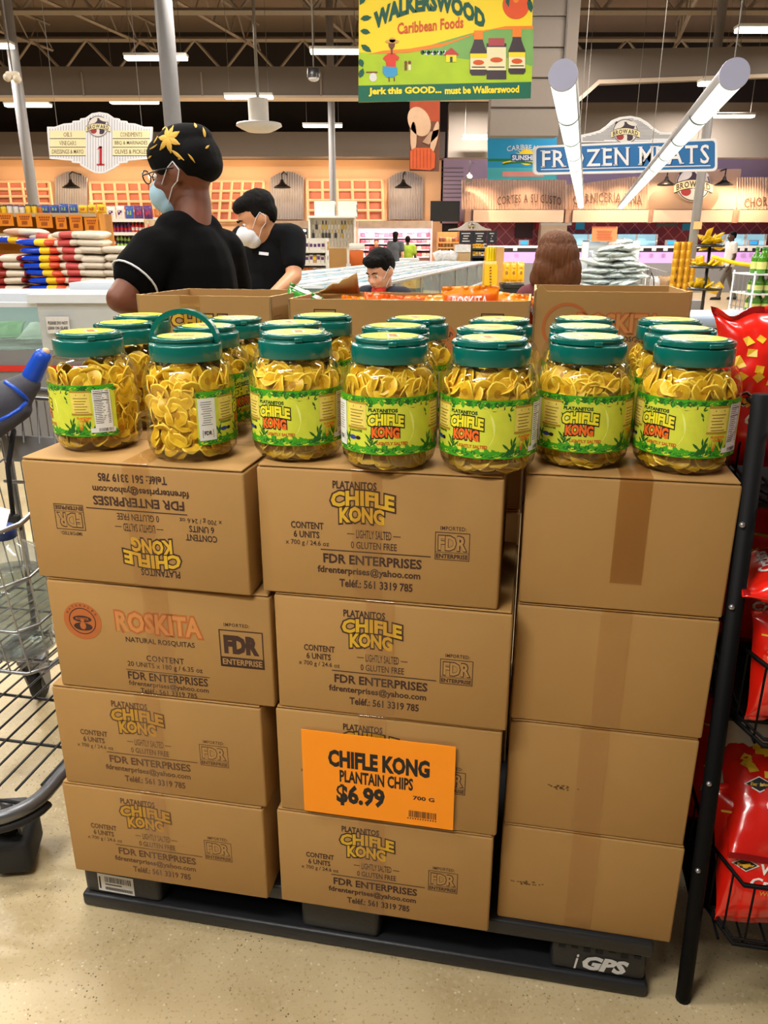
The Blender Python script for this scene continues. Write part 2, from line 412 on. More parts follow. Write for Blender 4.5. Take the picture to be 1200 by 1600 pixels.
def kong_print(w, h, INK=INK, YEL=YEL):
    """carton print; u from the left, v from the top of the face"""
    f = Flat(); X = lambda u: (u-.5)*w; Z = lambda v: (.5-v)*h
    T = lambda t, u0, v0, u1, v1, m=INK, lay=1, **k: f.text(t, X(u0), Z(v1), X(u1), Z(v0), m, lay, **k)
    T('PLATANITOS', .32, .095, .495, .155, bold=.03)
    bulge = lambda x, y: (x, y+.006*math.sin((x-X(.31))/(X(.55)-X(.31))*PI))
    for t, u0, v0, u1, v1 in (('CHIFLE', .312, .185, .565, .30), ('KONG', .345, .305, .525, .425)):
        T(t, u0, v0, u1, v1, INK, 1, bold=.115, grow=.085, warp=bulge); T(t, u0, v0, u1, v1, YEL, 2, bold=.045, warp=bulge)
    f.rect(X(.375), Z(.492), X(.405), Z(.486), INK); f.rect(X(.56), Z(.492), X(.59), Z(.486), INK)
    T('LIGHTLY SALTED', .412, .455, .553, .52, bold=.01)
    T('0 GLUTEN FREE', .39, .545, .575, .60, bold=.012)
    T('CONTENT', .145, .418, .28, .472, bold=.025); T('6 UNITS', .155, .488, .262, .542, bold=.025); T('x 700 g / 24.6 oz', .12, .56, .30, .61, bold=.008)
    f.rect(X(.265), Z(.628), X(.71), Z(.62), INK)
    T('FDR ENTERPRISES', .275, .652, .675, .728, bold=.03); T('fdrenterprises@yahoo.com', .25, .748, .67, .822, bold=.028); T('Teléf.: 561 3319 785', .34, .845, .64, .912, bold=.028)
    fdr_mark(f, X(.725), Z(.64), X(.86), Z(.43), False, INK); T('IMPORTED:', .745, .385, .845, .415, bold=.01, sp=1.1)
    return f
def fdr_mark(f, x0, y0, x1, y1, solid=False, INK=INK):
    w_, h_ = x1-x0, y1-y0
    f.frame(x0, y0, x1, y1, .0012 if not solid else .0022, INK, 1)
    if solid:
        f.text('FDR', x0+w_*.1, y0+h_*.36, x1-w_*.1, y1-h_*.14, INK, 1, bold=.07)
        f.rect(x0, y0, x1, y0+h_*.27, INK, 1); f.text('ENTERPRISE', x0+w_*.05, y0+h_*.06, x1-w_*.05, y0+h_*.22, CARD, 2, bold=.02)
    else:
        f.text('FDR', x0+w_*.1, y0+h_*.36, x1-w_*.1, y1-h_*.13, INK, 1, bold=.06, grow=.05); f.text('FDR', x0+w_*.1, y0+h_*.36, x1-w_*.1, y1-h_*.13, CARD, 2, bold=.03)
        f.text('ENTERPRISE', x0+w_*.04, y0+h_*.06, x1-w_*.04, y0+h_*.22, INK, 1, bold=.03); f.rect(x0, y0+h_*.27, x1, y0+h_*.285, INK, 1)
def rosk_print(w, h):
    f = Flat(); X = lambda u: (u-.5)*w; Z = lambda v: (.5-v)*h
    T = lambda t, u0, v0, u1, v1, m=INK, lay=1, **k: f.text(t, X(u0), Z(v1), X(u1), Z(v0), m, lay, **k)
    cx, cy, r = X(.155), Z(.37), .038
    f.ell(cx, cy, r, r, ORI, 1, 40); f.ring(cx, cy, r*.72, r*.72, r*.05, INK, 2); f.ell(cx, cy+r*.12, r*.5, r*.18, INK, 2); f.ell(cx, cy-r*.3, r*.5, r*.22, INK, 2); f.ell(cx, cy-r*.25, r*.16, r*.2, ORI, 3); f.ell(cx, cy+.05*r, r*.1, r*.1, ORI, 3)
    f.text('ROSKITA', cx-r*.34, cy+r*.06, cx+r*.34, cy+r*.2, ORI, 3, bold=.03)
    for i, ch in enumerate('NATURALES'):
        a = R(150-i*15); px, py = cx+r*.86*math.cos(a), cy+r*.86*math.sin(a); t = a-PI/2
        f.text(ch, -.0018, -.0022, .0018, .0022, INK, 2, bold=.02, warp=lambda x, y, t=t, px=px, py=py: (px+x*math.cos(t)-y*math.sin(t), py+x*math.sin(t)+y*math.cos(t)))
    T('ROSKITA', .31, .25, .69, .43, ORI, 1, bold=.10, grow=.07); T('ROSKITA', .31, .25, .69, .43, mat('pale_orange_ink', (198, 132, 70), .8), 2, bold=.03)
    T('NATURAL ROSQUITAS', .345, .475, .655, .53, bold=.015)
    T('CONTENT', .43, .63, .60, .685, bold=.015, sp=1.15); T('20 UNITS x 180 g / 6.35 oz', .34, .70, .68, .76, bold=.008)
    f.rect(X(.33), Z(.785), X(.71), Z(.779), INK)
    T('FDR ENTERPRISES', .335, .795, .70, .87, bold=.02); T('fdrenterprises@yahoo.com', .335, .88, .70, .94, bold=.014); T('Teléf.: 561 3319 785', .385, .945, .645, .99, bold=.012)
    fdr_mark(f, X(.765), Z(.66), X(.955), Z(.33), True); T('IMPORTED:', .79, .27, .90, .30, bold=.015, sp=1.15)
    return f
def carton(label, a, b, z, w, d, h, yaw=0, art=None, flip=False, tape=(.5, 1.0, TAPE), dx=0, group=None, artname='printed_lettering'):
    """closed shipping carton: a,b = front-left corner in the pallet frame"""
    o = empty('cardboard_carton', W3(a, b, z), R(PA+yaw), label, 'box', group)
    bd = MB(); n = 10
    # slightly bulging panels on a rounded shell
    bm = bmesh.new(); bmesh.ops.create_cube(bm, size=1)
    for v in bm.verts: v.co = Vector(((v.co.x+.5)*w, (v.co.y+.5)*d, (v.co.z+.5)*(h-.006)))
    bmesh.ops.bevel(bm, geom=list(bm.edges), offset=.004, segments=2, affect='EDGES', profile=.5)
    bm.verts.index_update(); bd.add([v.co for v in bm.verts], [[v.index for v in f.verts] for f in bm.faces], CARD, True); bm.free()
    bd.build('carton_body', o)
    for k in range(2):      # the two long closing flaps on top
        y0, y1 = (.0015, d*.497) if k == 0 else (d*.503, d-.0015)
        MB().rbox((w/2, (y0+y1)/2, h-.0028), (w-.006-.004*k, y1-y0, .0034), CARD, .0014).build('top_flap', o)
    if tape:
        u, ln, tm = tape; tw = .05
        pts = [(-.0012, h*(1-ln)+.003)]+[(-.0012, h*(1-ln)+(h*ln)*(i+1)/31) for i in range(30)]+[(-.0009, h-.001), (.004, h+.0006), (d*.35, h+.0006)]
        t = MB(); vs = []; rr = random.Random(int(a*1000+z*100))
        for i, (y, zz) in enumerate(pts):
            for j in range(11):
                wr = .0019*(abs(mnoise.noise((j*.75+a*7, i*.16, z*9)))+.35*mnoise.noise((j*1.3+a*7, i*.7, z*9))) if 0 < i < len(pts)-3 else 0
                vs.append((w*u+(j/10-.5)*tw+(.004*(rr.random()-.5) if i == 0 else 0)+dx*i*.001, y-abs(wr)-.0002, zz))
        t.add(vs, [(i*11+j, i*11+j+1, (i+1)*11+j+1, (i+1)*11+j) for i in range(len(pts)-1) for j in range(10)], tm, True)
        tg = t.build('packing_tape', o); tag(tg, 'clear packing tape down the carton face')
    if art:
        f = art; g = Flat()
        g.put(f, (lambda x, y: (-x, -y)) if flip else (lambda x, y: (x, y)))
        m = MB(); g.emit(m, plane_map((w/2+dx, -.0003, h/2), (1, 0, 0), (0, 0, 1)), .00012); m.build(artname, o)
    return o
# black plastic pallet
PBL = mat('black_pallet_plastic', (30, 31, 34), .45, var=.15, scale=30, bump=.08, bscale=120)
pal = empty('plastic_pallet', W3(0, 0, 0), R(PA), 'black plastic shipping pallet under the stacked cartons', 'pallet')
PW, PD, PH = 1.218, 1.016, .142
b = MB()
b.rbox((PW/2, PD/2, PH-.018), (PW, PD, .036), PBL, .006)
b.build('deck', pal)
for (xa, xb) in ((.006, .19), (PW*.5-.10, PW*.5+.07), (PW-.19, PW-.006)):
    for (ya, yb) in ((.008, .15), (.43, .59), (PD-.15, PD-.008)):
        MB().rbox(((xa+xb)/2, (ya+yb)/2, .072), (xb-xa, yb-ya, .078), PBL, .012, seg=3).build('foot_block', pal)
b = MB()
for (ya, yb) in ((0, .16), (.42, .60), (PD-.16, PD)): b.rbox((PW/2, (ya+yb)/2, .018), (PW, yb-ya, .034), PBL, .008, seg=3)
for (xa, xb) in ((.0, .19), (.52, .70), (PW-.19, PW)): b.rbox(((xa+xb)/2, PD/2, .018), (xb-xa, PD-.01, .033), PBL, .008)
b.build('bottom_runner', pal)
b = MB()        # ribs showing in the fork openings and the drip marks over the logo block
for i in range(7): b.box((PW-.17+i*.024, .0065, .101+.004*math.sin(i*2)), (.013, .004, .012+.006*math.sin(i*3)), mat('black_gap', (8, 8, 9), .9))
b.build('rib_slot', pal)
f = Flat(); WHT = mat('worn_white_paint', (206, 206, 204), .7, var=.12, scale=120)
f.text('i', -.052, -.020, -.043, .018, WHT, bold=.02, shear=.25); f.text('GPS', -.036, -.018, .052, .018, WHT, bold=.055, shear=.25)
m = MB(); f.emit(m, plane_map((PW-.092, .0072, .064), (1, 0, 0), (0, 0, 1)), .0004); tag(m.build('logo', pal), 'white slanted maker lettering')
f = Flat(); STK = mat('label_paper', (214, 212, 208), .6, var=.08, scale=60); BLK = mat('black_ink', (22, 20, 20), .7, var=.05)
f.rect(-.043, -.024, .043, .024, STK, 1)
rb = random.Random(3); x = -.026
while x < .034:
    q = .0006+.0018*rb.random(); f.rect(x, .002, x+q, .018, BLK, 2); x += q+.0008+.0012*rb.random()
f.rect(-.026, -.005, .014, -.002, BLK, 2); f.rect(-.040, -.018, -.036, .016, BLK, 2)
for i in range(26): f.rect(-.026+i*.0025, -.019, -.0243+i*.0025, -.011, BLK, 2)
m = MB(); f.it = [i for i in f.it]; f.emit(m, plane_map((.085, .0072, .070), (1, 0, -.02), (.02, 0, 1)), .0003); m.build('sticker', pal)
# the twelve front cartons
INKF = mat('faded_brown_ink', (98, 66, 38), .8, var=.2, scale=60); KF = kong_print(.43, .229, INKF, mat('faded_yellow_ink', (186, 140, 40), .8, var=.15, scale=60)); KA = kong_print(.43, .229); KB = kong_print(.42, .2315); RA = rosk_print(.44, .229)
hA, hB, hC = .229, .2315, .231
carton('brown carton with its print upside down, top of the left stack under two jars', .048, -.035, .142+3*hA, .415, .325, hA, -1.2, KA, True, (.53, 1.0, TAPE))
carton('brown carton printed in orange with rosquitas, second from the top of the left stack', .060, -.035, .142+2*hA, .432, .325, hA, .4, RA, False, (.50, 1.0, TAPE))
carton('brown carton with faded plantain chip print, third from the top of the left stack', .036, -.036, .142+hA, .428, .325, hA, .3, KF, False, (.47, 1.0, TAPE), dx=-.012)
carton('brown carton with faded plantain chip print, bottom of the left stack on the pallet', .024, -.037, .142, .432, .325, hA, .2, KF, False, (.47, 1.0, TAPE), dx=-.010)
carton('brown carton with crisp plantain chip print, top of the middle stack under the jars', .482, -.034, .142+3*hB, .406, .325, hB, .3, KB, False, (.46, 1.0, TAPE), dx=.002)
carton('brown carton with crisp plantain chip print, second from the top of the middle stack', .500, -.032, .142+2*hB, .414, .325, hB, -.2, KB, False, (.46, 1.0, TAPE), dx=-.006)
carton('brown carton behind the orange price sign in the middle stack', .492, -.032, .142+hB, .416, .325, hB, .3, KB, False, (.44, 1.0, TAPE), dx=-.004)
carton('brown carton with faded plantain chip print, bottom of the middle stack under the price sign', .483, -.032, .142, .420, .325, hB, .2, KB, False, (.45, 1.0, TAPE), dx=-.004)
carton('plain brown carton with broad brown tape, top of the right stack under the jars', .921, .008, .142+3*hC, .326, .43, hC, .1, None, False, (.52, .80, TAPE2))
carton('plain brown carton with shiny clear tape, second from the top of the right stack', .920, .010, .142+2*hC, .326, .43, hC, -.2, None, False, (.50, 1.0, TAPE))
sm_ = Flat()
SMU = mat('grey_smudge', (104, 78, 38), .85, var=.3, scale=200)
def smudge(x, y):
    f = Flat(); q = random.Random(int(x*999))
    for i in range(26): f.ell(x+q.gauss(0, .011), y+q.gauss(0, .0025), .0022, .0015, SMU, 1, 7)
    return f
carton('plain brown carton with a grey scuff, third from the top of the right stack', .920, .010, .142+hC, .324, .43, hC, .1, smudge(-.065, -.02), False, (.46, 1.0, TAPE), artname='grey_scuff')
carton('plain brown carton with a grey scuff, bottom of the right stack on the pallet', .918, .010, .142, .330, .43, hC, -.1, smudge(-.11, -.02), False, (.47, 1.0, TAPE), artname='grey_scuff')
# rear row: cartons standing behind the front ones, under the open boxes
for i, (a, wd) in enumerate(((-.01, .372), (.364, .549), (.915, .32))):
    for j in range(4):
        carton('plain carton in the rear row of the pallet, hidden behind the front stacks', a, .50 if i < 2 else .56, .142+j*.2305, wd, .42, .2295, 0, None, False, None, group='rear row cartons')
# three cut-open display cartons standing on the rear row
def open_carton(label, a, b, z, w, d, h, yaw, art, notch=0, tears=()):
    o = empty('open_display_carton', W3(a, b, z), R(PA+yaw), label, 'box'); t = .005
    m = MB(); n = 24
    def wall(p, q, inward, hf):
        p = Vector(p); q = Vector(q); iv = Vector(inward)*t; vs = []
        for i in range(n+1):
            c = p.lerp(q, i/n); hh = hf(i/n)
            vs += [c, c+Vector((0, 0, hh)), c+iv+Vector((0, 0, hh)), c+iv]
        fs = []
        for i in range(n):
            k0, k1 = 4*i, 4*i+4
            fs += [(k0, k1, k1+1, k0+1), (k0+2, k1+2, k1+3, k0+3)]
        m.add(vs, fs, CARD); m.add([vs[4*i+k] for i in range(n+1) for k in (1, 2)], [(2*i, 2*i+2, 2*i+3, 2*i+1) for i in range(n)], CARDE)
        m.add([vs[0], vs[1], vs[2], vs[3]], [(0, 1, 2, 3)], CARDE); m.add(vs[-4:], [(3, 2, 1, 0)], CARDE)
    jit = lambda s: (lambda u: h+.0012*mnoise.noise((u*14, s, 2.2))-notch*(1 if .1 < u < .93 else 0)*0)
    def front(u):
        v = h+.001*mnoise.noise((u*16, a, 1))
        for (c, wd, up) in tears:
            if abs(u-c) < wd: v += up*(1-abs(u-c)/wd)*(1+.5*mnoise.noise((u*90, 0, 0)))
        return v
    wall((0, 0, 0), (w, 0, 0), (0, 1, 0), front); wall((w, 0, 0), (w, d, 0), (-1, 0, 0), jit(2)); wall((w, d, 0), (0, d, 0), (0, -1, 0), jit(3)); wall((0, d, 0), (0, 0, 0), (1, 0, 0), jit(4))
    m.box((w/2, d/2, .003), (w-.002, d-.002, .006), CARD)
    m.build('carton_body', o)
    if art:
        g = MB(); art.emit(g, plane_map((0, -.0004, h), (1, 0, 0), (0, 0, 1)), .0002); g.build('printed_lettering', o)
    return o
zD = .142+4*.2305+.001
f = Flat(); f.text('CHIFLE', .085, -.072, .225, -.042, INK, 1, bold=.115, grow=.085); f.text('CHIFLE', .085, -.072, .225, -.042, YEL, 2, bold=.045)
f.text('KONG', .105, -.105, .205, -.076, INK, 1, bold=.115, grow=.085); f.text('KONG', .105, -.105, .205, -.076, YEL, 2, bold=.045); f.text('IMPORTED:', .250, -.062, .292, -.054, INK, bold=.02); f.frame(.25, -.09, .30, -.066, .001, INK)
dl = open_carton('open brown carton with yellow lettering behind the left jars, before the head-wrapped shopper', -.012, .55, zD, .335, .28, .230, -1, f, tears=((0.01, .02, .004),))
m = MB(); g = Flat(); g.frame(.02, -.11, .07, -.045, .0012, INK)
for x in (.035, .055): g.shape([(x-.006, -.062), (x+.006, -.062), (x, -.05)], INK); g.rect(x-.0012, -.105, x+.0012, -.062, INK)
g.emit(m, plane_map((.3354, 0, .230), (0, 1, 0), (0, 0, 1)), .0002); m.build('arrow_marks', dl)
tp = MB(); tp.add([(.11, -.0012, .13), (.16, -.0012, .13), (.16, -.0012, .231), (.11, -.0012, .231)], [(0, 1, 2, 3)], TAPE); tp.build('packing_tape', dl)
f = Flat(); f.frame(.060, -.075, .112, -.022, .0022, INK)
for x in (.076, .097): f.shape([(x-.009, -.052), (x+.009, -.052), (x, -.031)], INK); f.rect(x-.003, -.07, x+.003, -.052, INK)
fa_ = f; f = Flat(); cx, cy, r = .325, -.105, .07; f.ell(cx, cy, r, r, ORI, 1, 48); f.ell(cx, cy-.01, r*.62, r*.55, INK, 2); f.ell(cx, cy-.01, r*.3, r*.3, ORI, 3)
for i, ch in enumerate('NATURALES'):
    a_ = R(146-i*14); px, py = cx+r*.82*math.cos(a_), cy+r*.82*math.sin(a_); t = a_-PI/2
    f.text(ch, -.0052, -.006, .0052, .006, INK, 2, bold=.02, warp=lambda x, y, t=t, px=px, py=py: (px+x*math.cos(t)-y*math.sin(t), py+x*math.sin(t)+y*math.cos(t)))
fe_ = f; f = Flat(); f.frame(.440, -.075, .490, -.026, .0022, INK); f.shape([(.450, -.034), (.482, -.034), (.476, -.046), (.468, -.052), (.468, -.064), (.475, -.068), (.456, -.068), (.463, -.064), (.463, -.052), (.455, -.046)], INK)
dm = open_carton('long open brown carton of orange snack bags behind the middle jars', .362, .55, zD, .545, .28, .226, .2, fe_, tears=((.985, .03, .004),))
for q in (fa_, f): m = MB(); q.emit(m, plane_map((0, -.0004, .226), (1, 0, 0), (0, 0, 1)), .0002); m.build('handling_mark', dm)
f = Flat(); cx, cy, r = .072, -.075, .052; f.ring(cx, cy, r, r, .007, ORI, 1); f.ell(cx, cy, r*.5, r*.5, INK, 1)
f.text('ROSKITA', .095, -.085, .27, -.045, ORI, 1, bold=.10, grow=.07); f.text('ROSKITA', .095, -.085, .27, -.045, mat('pale_orange_ink'), 2, bold=.03); f.text('NATURAL ROSQUITAS', .11, -.105, .265, -.092, INK, bold=.015)
dr = open_carton('taller open brown carton behind the right jars, before the brown-haired shopper', .914, .56, zD+.002, .325, .28, .246, .4, f, tears=((.04, .035, .012), (.985, .03, .006)))
# price sign taped to the middle stack
OR = mat('orange_sign_paper', (255, 150, 8), .65, var=.03, scale=30)
sg = empty('price_sign', W3(.542, -.0370, .381), R(PA), 'orange paper price sign taped to the middle stack', 'sign')
sw, sh = .286, .183
m = MB(); m.box((sw/2, 0, sh/2), (sw, .0012, sh), OR); m.build('paper', sg)
f = Flat(); X = lambda u: u*sw; Z = lambda v: (1-v)*sh
for t, u0, v0, u1, v1, bo in (('CHIFLE KONG', .175, .195, .84, .405, .05), ('PLANTAIN CHIPS', .25, .43, .735, .58, .035), ('$6.99', .225, .60, .55, .87, .045), ('700 G', .735, .635, .875, .685, .03)):
    f.text(t, X(u0), Z(v1), X(u1), Z(v0), BLK, 1, bold=bo)
m = MB(); f.emit(m, plane_map((0, -.0007, 0), (1, 0, 0), (0, 0, 1)), .0002); m.build('printed_lettering', sg); f = Flat()
rb = random.Random(5); x = X(.71)
while x < X(.885):
    q = .0006+.0014*rb.random(); f.rect(x, Z(.90), x+q, Z(.82), BLK, 1); x += q+.0006+.0009*rb.random()
for i in range(12): f.rect(X(.70+i*.0165), Z(.925), X(.708+i*.0165), Z(.91), BLK, 1)
m = MB(); f.emit(m, plane_map((0, -.0007, 0), (1, 0, 0), (0, 0, 1)), .0002); m.build('barcode', sg)
# ---------------------------------------------------------------- jars of plantain chips
JR = .0775
JARM = clear('clear_jar_plastic', (252, 252, 246), .02, 1.5)
TEAL = mat('teal_lid_plastic', (0, 95, 85), .24, var=.05, scale=40, coat=.3)
LIME = mat('label_lime', (204, 212, 62), .4, var=.10, scale=60)
LIMEP = mat('label_pale_lime', (226, 232, 120), .4, var=.05, scale=60)
GRN = mat('label_green', (64, 158, 28), .4, var=.2, scale=120)
GRND = mat('label_deep_green', (22, 96, 30), .4, var=.2, scale=140)
PAR = mat('label_parchment', (226, 206, 96), .45, var=.08, scale=60)
LWH = mat('label_white', (226, 226, 224), .4, var=.03)
LBK = mat('label_black', (26, 22, 16), .45, var=.05)
LYE = mat('label_yellow', (232, 220, 40), .4, var=.06, scale=90)
LOR = mat('label_orange', (232, 104, 28), .4, var=.1, scale=120)
CHIPM = None
def chip_material():
    m = bpy.data.materials.new('fried_plantain'); m.use_nodes = True; nt = m.node_tree; N = nt.nodes; b = N['Principled BSDF']
    tc = N.new('ShaderNodeTexCoord'); oi = N.new('ShaderNodeObjectInfo')
    n = N.new('ShaderNodeTexNoise'); n.inputs['Scale'].default_value = 90; n.inputs['Detail'].default_value = 5; nt.links.new(tc.outputs['Object'], n.inputs['Vector'])
    n2 = N.new('ShaderNodeTexNoise'); n2.inputs['Scale'].default_value = 22; nt.links.new(tc.outputs['Object'], n2.inputs['Vector'])
    r = N.new('ShaderNodeValToRGB'); e = r.color_ramp.elements; e[0].position = .3; e[0].color = lin((200, 146, 10))+(1,); e[1].position = .7; e[1].color = lin((243, 202, 46))+(1,)
    ad = N.new('ShaderNodeMath'); ad.operation = 'ADD'; ad.inputs[1].default_value = 0; mu = N.new('ShaderNodeMath'); mu.operation = 'MULTIPLY'; mu.inputs[1].default_value = .5
    nt.links.new(n2.outputs['Fac'], mu.inputs[0]); ml = N.new('ShaderNodeMath'); ml.operation = 'MULTIPLY_ADD'; ml.inputs[1].default_value = .5
    nt.links.new(n.outputs['Fac'], ml.inputs[0]); nt.links.new(mu.outputs[0], ml.inputs[2]); nt.links.new(ml.outputs[0], r.inputs[0])
    nt.links.new(r.outputs[0], b.inputs['Base Color']); b.inputs['Roughness'].default_value = .38; b.inputs['Specular IOR Level'].default_value = .4
    bp = N.new('ShaderNodeBump'); bp.inputs['Strength'].default_value = .25; bp.inputs['Distance'].default_value = .001; nt.links.new(n.outputs['Fac'], bp.inputs['Height']); nt.links.new(bp.outputs[0], b.inputs['Normal'])
    b.inputs['Subsurface Weight'].default_value = .0
    return m
CHIPM = chip_material(); CHIPC = mat('plantain_heart', (190, 136, 16), .45, var=.25, scale=160); CHIPR = mat('plantain_rim', (246, 214, 78), .4, var=.08, scale=120); CHIPMATS = [CHIPM, CHIPC, CHIPR]; CHIPPAT = (1, 0, 2, 1, 0, 2, 2)
def chip_geo(rr, r):
    """thin wavy fried slice about the origin, normal z"""
    n = 18; ph = rr.random()*6.3; am = r*(.03+.13*rr.random()); vs = []; el = .82+.18*rr.random()
    lobes = rr.choice((2, 2, 3))
    def hgt(x, y):
        q = math.hypot(x, y)/r; a = math.atan2(y, x); return am*q*q*math.cos(lobes*a+ph)+.02*r*math.cos(9*q)
    for side in (1, -1):
        vs.append((0, 0, hgt(0, 0)+side*.0007))
        for ring, q in enumerate((.34, .90, 1.0)):
            for k in range(n):
                a = 2*PI*k/n; rad = r*q*(1+.05*math.sin(3*a+ph)+.03*math.sin(7*a)); x, y = rad*math.cos(a), rad*math.sin(a)*el
                vs.append((x, y, hgt(x, y)+side*(.0008, .0011, .0005)[ring]))
    fs = []; o2 = 1+3*n
    for k in range(n):
        k2 = (k+1) % n
        a, b_, c = 1+k, 1+n+k, 1+2*n+k; a2, b2, c2 = 1+k2, 1+n+k2, 1+2*n+k2
        fs += [(0, a, a2), (a, b_, b2, a2), (b_, c, c2, b2), (o2, o2+a2, o2+a), (o2+a, o2+a2, o2+b2, o2+b_), (o2+b_, o2+b2, o2+c2, o2+c), (c, o2+c, o2+c2, c2)]
    return vs, fs
rc = random.Random(11)
CHIPS = []
for i in range(7):
    v, f = chip_geo(rc, .0175+.0045*rc.random()); me = bpy.data.meshes.new('plantain_chip'); me.from_pydata(v, [], f)
    for q in CHIPMATS: me.materials.append(q)
    for k, p in enumerate(me.polygons): p.use_smooth = True; p.material_index = CHIPPAT[k % 7]
    CHIPS.append(me)
JTOP = .150
def jar_in(z):      # free radius inside the jar at height z
    if z < .024: return JR-.014*(1-z/.024)-.003
    if z < .128: return JR-.003
    return JR-.003-(z-.128)/.04*.017
def heap(seed, top, n=210, rmax=None, lean=0):
    """the mass of chips in a jar"""
    rr = random.Random(seed); m = MB()
    for i in range(n):
        z = .014+rr.random()**.85*(top-.014)
        outer = rr.random() < .72; rin = jar_in(z)-.012
        q = (.82+.18*rr.random())*rin if outer else rin*math.sqrt(rr.random())*.8
        a = rr.random()*2*PI
        v, f = chip_geo(rr, .0155+.0045*rr.random())
        nrm = Vector((math.cos(a), math.sin(a), rr.gauss(0, .55))) if outer else Vector((rr.gauss(0, 1), rr.gauss(0, 1), rr.gauss(0, 1)))
        nrm += Vector((rr.gauss(0, .35), rr.gauss(0, .35), 0)); nrm.normalize()
        if z < .02: nrm = (nrm*.3+Vector((0, 0, 1))).normalized()
        M = nrm.to_track_quat('Z', 'Y').to_matrix() @ Euler((0, 0, rr.random()*6)).to_matrix()
        zz = z+lean*math.cos(a)*(z/top)
        pts = [M @ Vector(p)+Vector((q*math.cos(a), q*math.sin(a), zz)) for p in v]
        lim = []
        for p in pts:
            L_ = math.hypot(p.x, p.y); mx = jar_in(min(max(p.z, .001), .16))-.001
            if L_ > mx: p.x *= mx/L_; p.y *= mx/L_
            p.z = max(p.z, .004); lim.append(p)
        [m.add(lim if q == 0 else [], [], CHIPMATS[q], True) for q in range(3)]; o_ = len(m.v)-len(lim)
        for k_, fc in enumerate(f): m.f.append([o_+w for w in fc]); m.mi.append(m.slot(CHIPMATS[CHIPPAT[k_ % 7]])); m.sm.append(True)
    return m
HEAPS = []
for sd, tp, ln in ((1, .150, 0), (2, .145, .004), (3, .142, .010)):
    o = heap(sd, tp, lean=ln).build('h'); HEAPS.append(o.data); bpy.data.objects.remove(o)
def label_art():
    """wrap-round jar label; x is degrees from the main panel, y metres up the jar"""
    f = Flat(); y0, y1 = .030, .120; H_ = y1-y0; rr = random.Random(4)
    f.rect(-86, y0, 104, y1, LIME, 1, 60)
    f.ell(0, y0+H_*.5, 26, H_*.42, LIMEP, 2)
    # leaves along both borders
    def leaf(cx, cy, L_, w_, a, m, lay=3):
        pts = []
        for k in range(9):
            t = k/8; pts.append((t*L_, w_*math.sin(PI*t)))
        for k in range(7, 0, -1):
            t = k/8; pts.append((t*L_, -w_*math.sin(PI*t)))
        c, s_ = math.cos(a), math.sin(a)
        f.shape([(cx+(x*c-y*s_)*1.0/JR*57.3, min(max(cy+x*s_+y*c, y0), y1)) for x, y in pts], m, lay)
    f.rect(-86, y1-.009, 104, y1, GRN, 2, 60); f.rect(-86, y0, 104, y0+.011, GRN, 2, 60)
    for i in range(26): leaf(-82+i*7.2, y1-.007, .014, .003, R(-12+24*rr.random()), GRND if i % 3 else LIME); leaf(-84+i*7.2, y0+.005, .014, .003, R(-10+24*rr.random()), GRND if i % 3 else LIME)
    for i in range(44):
        x = -84+i*4.2
        leaf(x, y1-.002, .007+.006*rr.random(), .0034, R(-20-120*rr.random()), GRN if rr.random() < .75 else GRND)
        leaf(x, y0+.004, .009+.009*rr.random(), .0036, R(15+130*rr.random()), GRN if rr.random() < .7 else GRND)
    for cx in (-25, 44, -60, 68):
        for k in range(7): leaf(cx+rr.gauss(0, 2), y0+.010+rr.random()*.012, .014, .0016, R(40+100*rr.random()), GRND, 4)
    for cx in (43, -27):
        for k in range(9): leaf(cx+rr.gauss(0, .8), y0+H_*(.6+.36*rr.random()), .007, .0011, R(20+140*rr.random()), GRND, 4)
    f.shape([(12, y1-.012), (36, y1-.010), (36, y1-.014), (24, y1-.017)], mat('label_branch', (96, 58, 30), .5), 5)
    # the name
    f.text('PLATANITOS', -28, y0+.0672, 6, y0+.0730, mat('label_leaf_text', (28, 62, 24), .45), 5, bold=.05)
    wp = lambda x, y: (x, y+.003*math.sin((x+28)/40*PI))
    f.text('CHIFLE', -29, y0+.044, 13, y0+.062, LBK, 5, bold=.115, grow=.085, warp=wp); f.text('CHIFLE', -29, y0+.044, 13, y0+.062, LYE, 6, bold=.05, warp=wp)
    f.text('KONG', -24, y0+.0250, 8, y0+.0425, LBK, 5, bold=.125, grow=.09, warp=wp); f.text('KONG', -24, y0+.0250, 8, y0+.0425, LOR, 6, bold=.055, warp=wp)
    f.text('LIGHTLY SALTED', -18, y0+.0160, 18, y0+.0212, mat('label_rust', (196, 84, 20), .45), 5, bold=.04)
    # parchment notes, nutrition panel, importer panel
    for (a, b_) in ((-57, -31), (49, 73)):
        f.rect(a, y0+.040, b_, y1-.010, PAR, 5, 6); f.rect(a-1, y0+.038, b_+1, y0+.0415, mat('label_roll', (170, 136, 40), .5), 6, 6); f.rect(a-1, y1-.0125, b_+1, y1-.009, mat('label_roll'), 6, 6)
        f.rect((a+b_)/2-5, y1-.0175, (a+b_)/2+7, y1-.0155, LBK, 6)
        for k in range(6): f.rect(a+3+(k % 2), y1-.023-k*.0048, b_-3-(k*7 % 5), y1-.0218-k*.0048, mat('label_brown', (120, 90, 30), .5), 6, 4)
    f.text('PLANTAIN', 54, y0+.031, 72, y0+.035, LOR, 5, bold=.05); f.text('CHIPS', 57, y0+.026, 69, y0+.030, LOR, 5, bold=.05)
    f.text('GUARANTEE', -56, y0+.0335, -36, y0+.037, mat('label_leaf_text'), 5, bold=.03)
    f.ell(-50, y0+.024, 5.5, .0035, mat('label_blue', (40, 60, 150), .4), 5, 16); f.ell(-42, y0+.024, 3.5, .003, LBK, 5, 16)
